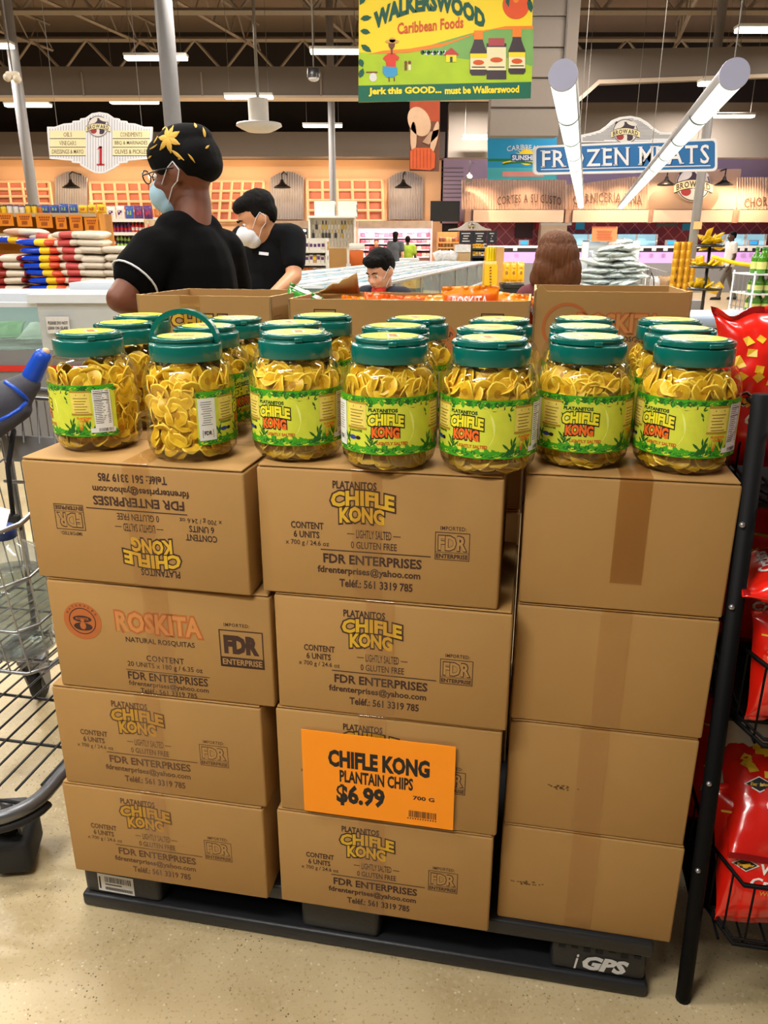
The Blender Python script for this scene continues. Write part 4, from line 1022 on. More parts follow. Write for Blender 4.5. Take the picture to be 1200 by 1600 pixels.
b = MB()        # torn flap of the long carton bent outwards
vs = []; 
for i in range(9):
    u = i/8; vs += [(.01+.10*u, .262, .222), (.01+.10*u, .235+.02*mnoise.noise((u*5, 1, 0)), .226+.048*u+.008*mnoise.noise((u*9, 0, 0)))]
b.add(vs, [(2*i, 2*i+2, 2*i+3, 2*i+1) for i in range(8)], CARD, True); fl = b.build('torn_flap', dm); so = fl.modifiers.new('s', 'SOLIDIFY'); so.thickness = .004
# ---------------------------------------------------------------- people
def skin(name, rgb):
    m = mat(name, rgb, .5, var=.06, scale=9, spec=.4); b = m.node_tree.nodes['Principled BSDF']
    b.inputs['Subsurface Weight'].default_value = .08; b.inputs['Subsurface Radius'].default_value = (.02, .008, .004); b.inputs['Subsurface Scale'].default_value = .5
    return m
def add_hand(b, wrist, d, nrm, s, side, m):
    """palm, four bent fingers of their own lengths and a thumb off the side of the palm"""
    d = Vector(d).normalized(); n = Vector(nrm); n = (n-d*n.dot(d)).normalized(); w_ = d.cross(n)*side; wrist = Vector(wrist)
    for q in (-.024, -.008, .008, .024): b.cap(wrist+w_*q*.7*s, wrist+(d*.085+w_*q)*s, .014*s, .011*s, m, 8)
    for q, L_ in ((-.028, .060), (-.0095, .072), (.0095, .078), (.028, .070)):
        k0 = wrist+(d*.088+w_*q)*s; k1 = k0+(d*.5+n*.16)*L_*s; k2 = k1+(d*.38+n*.34)*L_*s
        b.cap(k0, k1, .0095*s, .0088*s, m, 8); b.cap(k1, k2, .0088*s, .0075*s, m, 8)
    t0 = wrist+(d*.03+w_*.03)*s; t1 = t0+(d*.03+w_*.028+n*.01)*s; t2 = t1+(d*.034+w_*.008+n*.014)*s
    b.cap(t0, t1, .013*s, .011*s, m, 8); b.cap(t1, t2, .011*s, .009*s, m, 8)
class Fig:
    def __init__(s, name, label, pos, yaw, H, skinm, vox=.011, build=1.0, head_rot=(0, 0, 0), head_off=(0, 0, 0), arms=None, feet=None, female=False, lean=0, headk=1.0, sdrop=0, shk=1.0, collar=0):
        s.collar = collar
        s.H = H; s.pos = Vector((pos[0], pos[1], 0)); s.yaw = R(yaw); s.vox = vox; s.k = H/1.7; k = s.k; s.bw = build; s.sk = skinm; s.lean = lean
        s.rot = Matrix.Rotation(s.yaw, 3, 'Z'); s.hk = k*headk
        sh = (.165 if female else .185)*k*build*shk; s.sh = sh
        Ln = lambda v: Vector((v[0], v[1]-lean*max(0, v[2]-.9*k), v[2])); s.Ln = Ln
        s.S = {1: Ln(Vector((sh, .0, 1.395*k-sdrop))), -1: Ln(Vector((-sh, .0, 1.395*k-sdrop)))}
        s.arms = {}
        for side in (1, -1):
            a = (arms or {}).get(side)
            if a is None: a = (s.S[side]+Vector((side*.045, .03, -.29*k)), s.S[side]+Vector((side*.03, -.07, -.54*k)))
            else: a = tuple(s.loc(p) for p in a)
            s.arms[side] = a
        s.feet = feet or {1: (.09*k, .0, 0), -1: (-.09*k, .0, 0)}
        s.neck = Ln(Vector((0, .01, 1.42*k))); s.hc = Ln(Vector((0, -.018*k, 1.585*k)))+Vector(head_off)
        s.hm = Euler([R(a) for a in head_rot], 'YXZ').to_matrix()
        b = MB(); m = skinm
        b.ball(Ln((0, .005, 1.25*k)), (sh*.88, .105*k*build, .21*k), m); b.ball(Ln((0, 0, 1.06*k)), (sh*.80, .10*k*build, .18*k), m); b.ball((0, .01, .93*k), (.16*k*build, .115*k*build, .14*k), m)
        b.cap(s.S[1]*.9+s.neck*.1, s.S[-1]*.9+s.neck*.1, .058*k, .058*k, m)
        b.cap(s.neck-Vector((0, -.012, .06*k)), s.hc+s.hm@Vector((0, .02, -.07*k)), .062*k*build**.5, .052*k*build**.5, m)
        for side in (1, -1):
            e, h = s.arms[side]; S_ = s.S[side]; b.cap(s.neck+Vector((side*.03*k, .012, -.01*k)), S_, .046*k, .05*k, m)
            b.cap(S_, e, .052*k*build, .040*k*build, m); b.cap(e, h, .041*k*build, .026*k, m)
            d = (h-e).normalized(); add_hand(b, h, d, Vector((-side*.6, -.6, -.3)), k, side, m)
            hip = Vector((side*.085*k, .01, .90*k)); f = Vector(s.feet[side]); an = f+Vector((0, .02*k, .075*k)); kn = (hip+an)/2+Vector((0, -.05*k, .03*k))
            b.cap(hip, kn, .082*k*build, .056*k, m); b.cap(kn, an, .055*k, .038*k, m); b.cap(an+Vector((0, .03*k, -.035*k)), f+Vector((0, -.14*k, .03*k)), .036*k, .028*k, m)
            s.__dict__.setdefault('leg', {})[side] = (hip, kn, an, f)
        s.head(b, m)
        s.body = fuse(b, name, None, m, vox, 4, s.pos, (0, 0, s.yaw)); tag(s.body, label, 'person')
        s.face()
    def loc(s, p):   # world -> figure frame
        return s.rot.transposed() @ (Vector(p)-s.pos)
    def hp(s, x, y, z): return s.hc+s.hm@(Vector((x, y, z))*s.hk)
    def head(s, b, m):
        k = s.hk; P = s.hp; rm = s.hm.to_euler()
        b.ball(P(0, .012, .025), (.077*k, .098*k, .100*k), m, rm, 20, 14)
        b.ball(P(0, -.018, -.045), (.062*k, .078*k, .078*k), m, rm); b.ball(P(0, -.045, -.088), (.034*k, .034*k, .028*k), m, rm)
        b.ball(P(0, -.072, .025), (.052*k, .022*k, .03*k), m, rm)
        for q in (-1, 1): b.ball(P(q*.036, -.068, -.03), (.026*k, .024*k, .026*k), m, rm); b.ball(P(q*.078, .012, -.008), (.010*k, .022*k, .034*k), m, rm)
        b.cap(P(0, -.088, .010), P(0, -.112, -.030), .008*k, .013*k, m, 8)
        for q in (-1, 1): b.ball(P(q*.012, -.102, -.033), .010*k, m)
        b.ball(P(0, -.090, -.058), (.024*k, .012*k, .008*k), m, rm); b.ball(P(0, -.087, -.070), (.021*k, .012*k, .008*k), m, rm)
    def face(s):
        k = s.hk; W_ = mat('eye_white', (232, 228, 222), .3, var=.02); I_ = mat('eye_iris', (46, 28, 18), .2, var=.05)
        for q in (-1, 1):
            b = MB(); c = s.hp(q*.032, -.0745, .003); b.ball(c, .0115*k, W_, None, 12, 8); o = b.build('eye', s.body)
            MB().ball(c+s.hm@Vector((0, -.0072, -.002))*k, .0060*k, I_, None, 10, 6).build('iris', o)
    def brows(s, m, dz=.022):
        b = MB()
        for q in (-1, 1): b.tube([s.hp(q*.014, -.096, dz), s.hp(q*.032, -.093, dz+.007), s.hp(q*.052, -.080, dz+.002)], [.003*s.hk, .0045*s.hk, .002*s.hk], m, 6)
        b.build('eyebrows', s.body)
    def lips(s, m):
        b = MB(); b.ball(s.hp(0, -.098, -.060), (.021*s.hk, .006*s.hk, .006*s.hk), m, s.hm.to_euler(), 12, 8); b.build('lips', s.body)
    def shirt(s, m, sleeve=.55, hem=.86, infl=.018, name='shirt', loose=0, collar=True):
        k = s.k; b = MB(); Ln = s.Ln; sh = s.sh; w_ = s.bw
        b.ball(Ln((0, .005, 1.25*k)), (sh*.88+infl, .105*k*w_+infl+loose, .215*k), m); b.ball(Ln((0, 0, 1.06*k)), (sh*.80+infl+loose, .10*k*w_+infl+loose, .20*k), m)
        b.cap(Ln((0, .005, 1.15*k)), (0, .005, hem*k+.05), .12*k*w_+infl+loose, .125*k*w_+infl+loose, m)
        b.ball((0, .008, hem*k+.04), (.165*k*w_+infl+loose, .12*k*w_+infl+loose, .10*k), m)
        b.cap(s.S[1]*.92+s.neck*.08, s.S[-1]*.92+s.neck*.08, .058*k+infl, .058*k+infl, m)
        b.cap(s.S[1]*.4+s.neck*.6+Vector((0, 0, -.025*k+s.collar)), s.S[-1]*.4+s.neck*.6+Vector((0, 0, -.025*k+s.collar)), .062*k, .062*k, m)
        for side in (1, -1):
            e, h = s.arms[side]; S_ = s.S[side]; t = min(1, sleeve); b.cap(s.neck+Vector((side*.035*k, .014, -.018*k)), S_, .048*k+infl*.3, .05*k+infl, m); b.cap(S_, S_.lerp(e, t), .052*k*w_+infl, .046*k*w_+infl+loose*.6, m)
            if sleeve > 1: b.cap(e, e.lerp(h, sleeve-1), .041*k*w_+infl, .03*k+infl, m)
        return fuse(b, name, s.body, m, s.vox, 5)
    def trousers(s, m, shoe):
        k = s.k; b = MB(); b.ball((0, .012, .90*k), (.17*k*s.bw+.008, .125*k*s.bw+.008, .13*k), m)
        for side in (1, -1):
            hip, kn, an, f = s.leg[side]; b.cap(hip, kn, .09*k*s.bw, .068*k, m); b.cap(kn, an+Vector((0, 0, -.02*k)), .067*k, .055*k, m)
        fuse(b, 'trousers', s.body, m, s.vox*1.3, 4)
        for side in (1, -1):
            hip, kn, an, f = s.leg[side]; b = MB(); b.cap(an+Vector((0, .03*k, -.03*k)), f+Vector((0, -.15*k, .034*k)), .046*k, .036*k, shoe); b.box(f+Vector((0, -.05*k, .008)), (.085*k, .27*k, .016), shoe)
            b.build('shoe', s.body)
    def blob(s, name, balls, m, vox=None, disp=0, dscale=60):
        b = MB()
        for c, r in balls: b.ball(s.hp(*c), tuple(q*s.hk for q in (r if isinstance(r, tuple) else (r, r, r))), m, s.hm.to_euler(), 18, 12)
        return fuse(b, name, s.body, m, vox or s.vox*.75, 3, disp=disp, dscale=dscale)
    def mask(s, m, pts_r, loops=True, strap=None):
        o = s.blob('face_mask', pts_r, m, .006)
        st = strap or m
        for q in (-1, 1):
            b = MB(); b.tube([s.hp(q*.060, -.052, -.028), s.hp(q*.078, -.015, .012), s.hp(q*.084, .012, .028)], .0017, st, 5)
            b.tube([s.hp(q*.056, -.045, -.085), s.hp(q*.074, -.012, -.045), s.hp(q*.086, .016, -.03), s.hp(q*.088, .030, 0), s.hp(q*.084, .012, .028)], .0017, st, 5)
            b.build('ear_loop', o)
        return o
BLKT = mat('black_jersey', (7, 7, 8), .95, spec=.1, var=.18, scale=7, bump=.12, bscale=9)
BLKT2 = mat('black_sport_tee', (8, 9, 12), .9, spec=.15, var=.15, scale=7, bump=.1, bscale=8)
HAIRD = mat('dark_hair', (10, 8, 7), .8, spec=.15, var=.3, scale=120, bump=.35, bscale=150)
DARKTR = mat('dark_trousers', (32, 33, 40), .9, var=.1); SHOE = mat('black_shoe', (20, 19, 18), .5)
# --- shopper with the head wrap, seen from behind, face turned to the left
LP = Vector((-.612, 2.56, 0))
SKL = skin('skin_deep_brown', (112, 66, 46))
lady = Fig('person', 'person in black tee and gold-flowered head wrap, back turned, elbow out', LP, -128, 1.73, SKL, .009, 1.0, (8, 0, 26), (-.018, -.006, .0),
           {1: ((-.775, 2.345, 1.255), (-.60, 2.60, 1.16)), -1: ((-.53, 2.86, 1.14), (-.62, 2.97, 1.02))}, female=True, sdrop=.045, shk=.82, headk=.93, collar=.052)
sh = lady.shirt(BLKT, .42, .82, .022, loose=.014); sh.name = 'tee_shirt'
lady.trousers(DARKTR, SHOE)
b = MB(); e, h = lady.arms[1]; S_ = lady.S[1]; c = S_.lerp(e, .55); ax = (e-S_).normalized(); u = ax.cross(Vector((0, 0, 1))).normalized(); v = ax.cross(u)
b.tube([c+(u*math.cos(a*PI/10)+v*math.sin(a*PI/10))*.0745 for a in range(20)], .003, mat('white_trim', (210, 212, 214), .8), 6, closed=True); b.build('sleeve_trim', sh)
WRAP = mat('head_wrap_black', (10, 9, 9), .9, spec=.15, var=.15, scale=30, bump=.15, bscale=22)
GOLD = mat('head_wrap_gold', (206, 160, 52), .6, var=.25, scale=70)
wr = lady.blob('head_wrap', [((0, .010, .055), (.090, .116, .088)), ((0, .045, .038), (.092, .092, .082)), ((0, .078, .018), (.074, .058, .060)), ((0, -.055, .060), (.072, .043, .040)), ((0, .025, .092), (.078, .095, .053))], WRAP, .006, disp=.006, dscale=16)
def wrap_pt(an, el):   # a point on the wrap's surface: cast a ray out from inside the head
    c = lady.hp(0, .02, .05); d = lady.hm @ Vector((math.cos(el)*math.sin(an), -math.cos(el)*math.cos(an), math.sin(el)))
    far = c+d*.4; ok, loc, nrm, i = wr.ray_cast(far, -d); return (loc, nrm) if ok else (far, d)
def wrap_leaf(an, el, da, L_, w_, m, owner):
    b = MB(); vs = []; n = 7
    for i in range(n+1):
        t = i/n; ww = w_*math.sin(PI*min(.97, t+.04))**.8
        for s_ in (-1, 0, 1):
            p, nr = wrap_pt(an+(L_*t*math.cos(da)-ww*s_*math.sin(da)), el+(L_*t*math.sin(da)+ww*s_*math.cos(da))); vs.append(p+nr*(.0035 if s_ == 0 else .0012))
    b.add(vs, [(3*i+q, 3*i+q+1, 3*i+q+4, 3*i+q+3) for i in range(n) for q in (0, 1)], m, True); return b
b = MB()
fa, fe = R(84), R(30)
for k in range(7):
    q = wrap_leaf(fa, fe, k*2*PI/7+.3, .52, .105, GOLD, wr); b.add(q.v, q.f, GOLD, True)
for (an, el, da, L_, w_) in ((R(38), R(14), .35, .34, .03), (R(30), R(2), .1, .22, .025), (R(88), R(6), -.75, .55, .06), (R(120), R(-6), -1.0, .3, .03), (R(150), R(38), .9, .3, .05), (R(160), R(20), 1.2, .3, .06), (R(52), R(52), 2.4, .3, .05), (R(44), R(24), 1.3, .25, .04), (R(150), R(0), .5, .2, .03), (R(100), R(-12), 0, .1, .03)):
    q = wrap_leaf(an, el, da, L_, w_, GOLD, wr); b.add(q.v, q.f, GOLD, True)
b.build('gold_flower_print', wr)
MSKB = mat('blue_surgical_mask', (168, 204, 222), .8, var=.05, bump=.1, bscale=40)
lady.mask(MSKB, [((0, -.075, -.055), (.062, .052, .056)), ((0, -.06, -.085), (.054, .046, .042))], strap=mat('white_elastic', (226, 228, 230), .8))
b = MB(); GL = mat('black_glasses_frame', (18, 16, 16), .3)
for q in (-1, 1):
    b.tube([lady.hp(q*.034+.026*math.cos(a*PI/8), -.112, .004+.020*math.sin(a*PI/8)) for a in range(16)], .0022, GL, 6, closed=True); b.tube([lady.hp(q*.060, -.110, .008), lady.hp(q*.082, -.04, .012), lady.hp(q*.085, .012, .010)], .0022, GL, 6)
b.tube([lady.hp(-.010, -.114, .008), lady.hp(.010, -.114, .008)], .002, GL, 6); g = b.build('eyeglasses', lady.body)
b = MB()
for q in (-1, 1): b.add([lady.hp(q*.034+.025*math.cos(a*PI/8), -.112, .004+.019*math.sin(a*PI/8)) for a in range(16)], [tuple(range(16))], clear('lens_glass', (240, 240, 238), .03, 1.4))
b.build('lens', g)
# --- man in the black sport tee
SKM = skin('skin_tan', (198, 142, 104))
MP = at(418, 381, 4.45); MP.z = 0
man = Fig('person', 'person in black sport tee and white cup mask looking down, behind the head-wrapped shopper', MP, -38, 1.75, SKM, .012, 1.03, (24, 0, -32), (.02, -.07, -.10),
          {1: (at(459, 432, 4.22), at(424, 462, 4.02)), -1: (at(380, 450, 4.5), at(392, 470, 4.1))})
ms = man.shirt(BLKT2, .62, .84, .016); ms.name = 'tee_shirt'; man.trousers(DARKTR, SHOE)
man.blob('hair', [((0, .028, .058), (.083, .098, .082)), ((0, .06, .02), (.077, .058, .075)), ((0, -.02, .085), (.070, .075, .045)), ((.066, .015, .03), (.016, .045, .04)), ((-.066, .015, .03), (.016, .045, .04))], HAIRD, .008, disp=.003)
man.brows(HAIRD)
WMASK = mat('white_mask', (224, 226, 232), .8, var=.04, bump=.08, bscale=30)
man.mask(WMASK, [((0, -.078, -.050), (.066, .062, .054)), ((0, -.062, -.075), (.058, .05, .05)), ((0, -.105, -.045), (.03, .036, .036))])
# chest mark: cast onto the tee
def on_surface(o, p, d):
    ok, loc, nrm, i = o.ray_cast(Vector(p), Vector(d)); return (loc, nrm) if ok else (Vector(p), -Vector(d))
b = MB(); vs = []
for i in range(6):
    for j in (0, 1):
        p, nr = on_surface(ms, (.045+.011*i, -.6, 1.315*man.k+.015*j-.001*i), (0, 1, 0)); vs.append(p+nr*.002)
b.add(vs, [(2*i, 2*i+2, 2*i+3, 2*i+1) for i in range(5)], mat('white_print', (214, 216, 222), .7)); b.build('chest_logo', ms)
# --- boy with a red mask under his chin
SKB = skin('skin_light', (222, 164, 134))
BP = at(600, 381, 4.75); BP.z = 0
boy = Fig('person', 'child with short dark hair and red mask under the chin, looking down behind orange bags', BP, -28, 1.355, SKB, .010, .92, (24, 0, -14), (0, -.03, -.005), headk=1.13)
NAVY = mat('navy_tee', (24, 26, 40), .9, var=.12); boy.shirt(NAVY, .7, .84, .016).name = 'tee_shirt'; boy.trousers(DARKTR, SHOE)
boy.blob('hair', [((0, .02, .062), (.086, .098, .082)), ((0, .055, .035), (.08, .066, .08)), ((0, -.045, .088), (.072, .056, .04)), ((.068, .01, .035), (.017, .045, .045)), ((-.068, .01, .035), (.017, .045, .045)), ((.02, -.075, .082), (.03, .02, .025))], HAIRD, .008, disp=.004)
boy.brows(HAIRD); boy.lips(mat('lip_colour', (186, 96, 84), .5))
REDC = mat('red_cloth_mask', (206, 50, 34), .85, var=.15, scale=50)
mk = boy.mask(REDC, [((0, -.066, -.104), (.052, .046, .036)), ((0, -.035, -.13), (.048, .042, .03))], strap=mat('white_elastic'))
# --- shopper with brown bob seen from behind
WP = at(871, 381, 4.1); WP.z = 0
SKW = skin('skin_fair', (214, 160, 128))
wom = Fig('person', 'person with shoulder-length brown hair seen from behind, beyond the taller open carton', WP, 176, 1.40, SKW, .014, 1.0, (6, 0, 0), (0, 0, .04), female=True, headk=1.12)
wom.shirt(mat('dark_red_knit', (96, 38, 44), .9, var=.1), 1.8, .84, .02).name = 'jumper'; wom.trousers(DARKTR, SHOE)
HAIRB = mat('brown_hair', (96, 54, 24), .6, spec=.3, var=.5, scale=1, bump=1.0, stretch=(95, 95, 9))
hr = wom.blob('hair', [((0, .02, .055), (.104, .112, .085)), ((0, .045, .0), (.118, .105, .10)), ((.05, .05, -.07), (.082, .085, .09)), ((-.05, .05, -.07), (.082, .085, .09)), ((.085, .02, -.11), (.055, .075, .07)), ((-.085, .02, -.11), (.055, .075, .07)), ((0, .07, -.11), (.10, .06, .07)), ((0, -.03, .07), (.085, .06, .05))], HAIRB, .008)
for v in hr.data.vertices:      # strands: long vertical waves
    a = math.atan2(v.co.x-wom.hc.x, v.co.y-wom.hc.y); v.co += v.normal*(.0065*mnoise.noise((a*7, v.co.z*5, 0))+.004*mnoise.noise((a*22, v.co.z*6, 3)))
# --- far people
def far(label, px, Y, yaw, H, sk, top, bot, hair, feet=None, arms=None, lean=0, sleeve=.6, vox=.022, female=False, shoe=SHOE):
    p = at(px, 381, Y); p.z = 0
    f = Fig('person', label, p, yaw, H, sk, vox, 1.05, (0, 0, 0), (0, 0, 0), arms, feet, female, lean); f.shirt(top, sleeve, .84, .022); f.trousers(bot, shoe)
    f.blob('hair', [((0, .025, .055), (.086, .10, .085)), ((0, .06, .02), (.08, .06, .08))]+([((0, .06, -.08), (.075, .05, .12))] if female else []), hair, .02); return f
SKD = skin('skin_dark', (74, 48, 38)); GRYT = mat('grey_trousers', (96, 90, 82), .9, var=.1)
far('person in white polo and grey trousers walking left across the far aisle at the right', 1143, 21.2, -90, 1.69, SKD, mat('white_polo', (226, 226, 228), .8, var=.04), GRYT, HAIRD, {1: (.09, -.22, 0), -1: (-.09, .30, 0)})
far('person in red top leaning over at the left of the stacked gold cans', 1066, 20.0, 40, 1.62, SKD, mat('red_top', (176, 24, 34), .8, var=.08), DARKTR, HAIRD, lean=.35)
far('person in dark red hooded top facing out before the lit meat fridge', 588, 24.3, 0, 1.52, SKM, mat('maroon_top', (120, 36, 44), .9, var=.1), DARKTR, mat('maroon_hood', (112, 34, 42), .9), female=True)
far('person with black ponytail and grey top seen from behind at the lit meat fridge', 618, 23.2, 165, 1.72, SKB, mat('slate_top', (70, 74, 82), .9, var=.1), DARKTR, HAIRD, female=True)
far('person in lime green shirt seen from behind at the lit meat fridge', 637, 23.8, 180, 1.60, SKD, mat('lime_shirt', (132, 158, 34), .85, var=.06), DARKTR, HAIRD)
# ---------------------------------------------------------------- signs, banners and lamps of the hall
def pm(Y, tilt=0.0, y0=0):
    """artwork drawn on an upright board at distance Y; x to the right, y upwards (minus the row)"""
    return lambda x, y, d: at(x, -y, Y)+Vector((0, -d, 0))
SW = mat('sign_white', (222, 226, 234), .6, var=.03); SCR = mat('sign_cream', (232, 222, 178), .6, var=.03); SGY = mat('sign_stripe_grey', (176, 182, 194), .6, var=.03)
SDK = mat('sign_dark_lettering', (70, 62, 58), .6); SRD = mat('sign_red', (176, 30, 40), .5); SBL = mat('sign_blue', (28, 104, 170), .5, var=.08, scale=3); SBLD = mat('sign_deep_blue', (16, 74, 140), .5)
EPU = mat('emblem_plum', (58, 48, 66), .6); EWH = mat('emblem_white', (216, 214, 212), .6, var=.06); ERD = mat('emblem_red', (150, 50, 54), .6)
def emblem(f, cx, cy, r, lay=4):
    f.ell(cx, cy, r, r, EWH, lay, 36); f.ring(cx, cy, r*.97, r*.97, r*.06, EPU, lay+1)
    f.ell(cx+r*.12, cy+r*.40, r*.62, r*.36, EPU, lay+1, 20); f.ell(cx-r*.42, cy+r*.52, r*.38, r*.24, EWH, lay+2, 16, .5); f.ell(cx+r*.5, cy+r*.62, r*.42, r*.16, EWH, lay+2, 16, -.3); f.ell(cx-r*.62, cy+r*.62, r*.2, r*.16, EPU, lay+1, 10)
    f.ell(cx-r*.42, cy-r*.42, r*.30, r*.26, ERD, lay+1, 16); f.ell(cx+r*.30, cy-r*.45, r*.30, r*.28, EPU, lay+1, 16); f.ell(cx+.02*r, cy-r*.45, r*.12, r*.36, EWH, lay+2, 12)
    w_ = lambda x, y: (x, y-.22*r*((x-cx)/r)**2)
    pts = [(cx-r*1.12+r*2.24*i/12, cy+r*.22) for i in range(13)]+[(cx+r*1.12-r*2.24*i/12, cy-r*.24) for i in range(13)]
    f.shape([w_(x, y+.03*r) for x, y in [(p[0], p[1]+(.05*r if k < 13 else -.05*r)) for k, p in enumerate(pts)]], EPU, lay+2)
    f.shape([w_(x, y+.03*r) for x, y in pts], SCR, lay+3)
    f.serif('BROWARD', cx-r*.98, cy-r*.15, cx+r*.98, cy+r*.19, SDK, lay+4, .03, .10, w_)
def board(name, outline, Y, depth, m):
    """sign board cut from a sheet: outline in photo rows, real thickness"""
    pf_ = [at(x, -y, Y) for x, y in outline]; n = len(pf_); b = MB(); bk = [p+Vector((0, depth, 0)) for p in pf_]
    b.add(pf_+bk, [tuple(range(n))[::-1], tuple(range(n, 2*n))]+[(i, (i+1) % n, n+(i+1) % n, n+i) for i in range(n)], m); return b
def hang(b, pts, m, top=7.5, r=.004):
    for p in pts: b.tube([p, (p[0], p[1], top)], r, m, 5)
WIRE = mat('hanging_wire', (120, 116, 112), .5, .4)
# aisle sign
Y = 12.0
cx, cyS = 155.5, -222
half = [(0, 47), (12, 45), (22, 38), (30, 37), (31, 34), (42, 33), (43, 30), (56, 29), (70, 24), (82, 24), (82, 17), (78, -26), (44, -29), (43, -32), (31, -33), (30, -36), (20, -42), (8, -48), (0, -49)]
ol = [(cx-x, cyS+y) for x, y in half[::-1]]+[(cx+x, cyS+y) for x, y in half[1:-1]]
ol = ol[::-1]
b = board('sign', ol, Y, .05, SW); o = b.build('aisle_sign'); tag(o, 'white hanging aisle sign with red number one, left of the head wrap', 'sign')
f = Flat()
def inside(x, y, poly):
    c = False
    for i in range(len(poly)):
        (x1, y1), (x2, y2) = poly[i], poly[i-1]
        if (y1 > y) != (y2 > y) and x < (x2-x1)*(y-y1)/(y2-y1)+x1: c = not c
    return c
x = cx-78
while x < cx+78:
    ys = [yy/2 for yy in range(-546, -344) if inside(x, yy/2, ol) and inside(x+1.4, yy/2, ol)]
    if ys: f.rect(x, min(ys)+2.5, x+1.4, max(ys)-2.5, SGY, 1)
    x += 4.2
for (x0, x1, ts) in ((78, 134, ('OILS', 'VINEGARS', 'DRESSINGS & MAYO')), (176, 234, ('CONDIMENTS', 'BBQ & MARINADES', 'OLIVES & PICKLES'))):
    for i, t in enumerate(ts):
        ya = -204-i*13.4; f.rect(x0, ya-12, x1, ya, SCR, 2); f.rect(x0, ya-13, x1, ya-12, SDK, 2)
        ww = min(1, len(t)/15)*(x1-x0)*.88
        if '&' in t: f.text(t, (x0+x1-ww)/2, ya-9.5, (x0+x1+ww)/2, ya-2.8, SDK, 3, bold=.005)
        else: f.serif(t, (x0+x1-ww)/2, ya-9.5, (x0+x1+ww)/2, ya-2.8, SDK, 3, .0)
emblem(f, 153.5, -197.5, 17); f.rect(155.5, -257, 159.5, -229, SRD, 4); f.rect(151.5, -258.5, 163.5, -256, SRD, 4); f.shape([(151.5, -234), (155.5, -228.5), (159.5, -228.5), (159.5, -231), (155.5, -232)], SRD, 4)
m = MB(); f.emit(m, pm(Y), .0012); m.build('sign_artwork', o)
m = MB(); hang(m, [at(90, 200, Y+.02), at(222, 200, Y+.02)], WIRE); m.build('hanging_wires', o)
# frozen meats sign
Y = 13.2
def rrect(x0, y0, x1, y1, r, n=5):
    pts = []
    for (cx_, cy_, a) in ((x1-r, y1-r, 0), (x0+r, y1-r, 90), (x0+r, y0+r, 180), (x1-r, y0+r, 270)):
        for k in range(n+1): t = R(a+90*k/n); pts.append((cx_+r*math.cos(t), cy_+r*math.sin(t)))
    return pts
def skew(pts): return [(x, y+(x-978)*.030*(-y-222)/-45*-1+(x-978)*.04 if False else y+(x-978)*(.043-.022*((-y-222)/46))) for x, y in pts]
o = board('s', skew(rrect(834, -270, 1121, -222, 7)), Y, .09, SW).build('department_sign'); tag(o, 'long blue frozen meats sign hanging behind the two tube lamps', 'sign')
f = Flat(); f.shape(skew(rrect(838, -266.5, 1117, -225.5, 5)), SBL, 1)
wp = lambda x, y: skew([(x, y)])[0]
f.serif('FROZEN MEATS', 848.5, -259, 1109.5, -231, SBLD, 2, .025, .12, wp); f.serif('FROZEN MEATS', 847, -258, 1108, -230, SW, 3, .012, .12, wp)
f.shape(skew([(845, -262.6), (1110, -262.6), (1110, -261.2), (845, -261.2)]), SW, 2)
m = MB(); f.emit(m, pm(Y), .0015); m.build('sign_artwork', o)
ol = [(906, -222), (906, -211), (925, -207), (938, -203), (948, -196), (958, -187), (968, -183), (985, -181), (1000, -184), (1012, -191), (1022, -200), (1032, -206), (1050, -207), (1052, -213), (1064, -213), (1064, -219)]
b = board('crest', ol, Y+.02, .06, SW); cr = b.build('crest', o)
f = Flat(); il = [(910, -221), (910, -214), (926, -210), (940, -206), (951, -198), (961, -190), (971, -186), (985, -184.5), (998, -187), (1009, -194), (1020, -203), (1031, -209), (1047, -210), (1050, -217)]
for i in range(17):
    ya = -220+i*2.1; xs = [q for q in range(908, 1060) if inside(q, ya, il) and inside(q, ya+.9, il)]
    if xs: f.rect(min(xs), ya, max(xs), ya+.9, SDK, 1)
emblem(f, 977, -205.5, 20)
m = MB(); f.emit(m, pm(Y+.02), .0015); m.build('crest_artwork', cr)
m = MB(); hang(m, [at(870, 222, Y+.04), at(1090, 222, Y+.04)], WIRE); m.build('hanging_wires', o)
# small sunshine sign behind it
Y = 13.8; SKY = mat('banner_sky_blue', (24, 150, 208), .6, var=.08, scale=2); AQ = mat('banner_aqua', (70, 176, 196), .6, var=.1, scale=3); YB = mat('banner_yellow', (246, 214, 20), .55, var=.06, scale=3); OB = mat('banner_orange', (240, 130, 24), .55, var=.05)
b = board('b', [(762, -281), (840, -281), (870, -280), (870, -212), (762, -214)], Y, .02, SKY); o = b.build('hanging_banner'); tag(o, 'sky blue hanging banner with a rising sun, left of the frozen meats sign', 'banner')
f = Flat(); f.rect(762, -281, 869, -262, AQ, 1); f.rect(762, -252, 869, -248, mat('banner_green', (30, 120, 70), .6), 1)
f.serif('CARIBBEAN', 792, -234, 846, -226, SW, 3, .01, .1, lambda x, y: (x, y-.012*(x-820)**2*.3)); f.ell(823, -246, 14, 12, YB, 2)
for i in range(11):
    a = R(10+16*i); f.shape([(823+13*math.cos(a-.08), -246+12*math.sin(a-.08)), (823+13*math.cos(a+.08), -246+12*math.sin(a+.08)), (823+20*math.cos(a), -246+17*math.sin(a))], YB, 2)
f.rect(798, -252, 848, -241, mat('banner_blue', (20, 90, 160), .6), 3); f.text('SUNSHINE', 800, -250.5, 846, -242.5, SW, 4, bold=.03)
f.ring(812, -262, 36, 12, 3, YB, 3, 20, R(40), R(140)); f.ring(812, -264, 36, 12, 3, mat('banner_green'), 3, 20, R(40), R(140)); f.rect(785, -276, 850, -268, mat('banner_pink', (226, 150, 150), .6), 2)
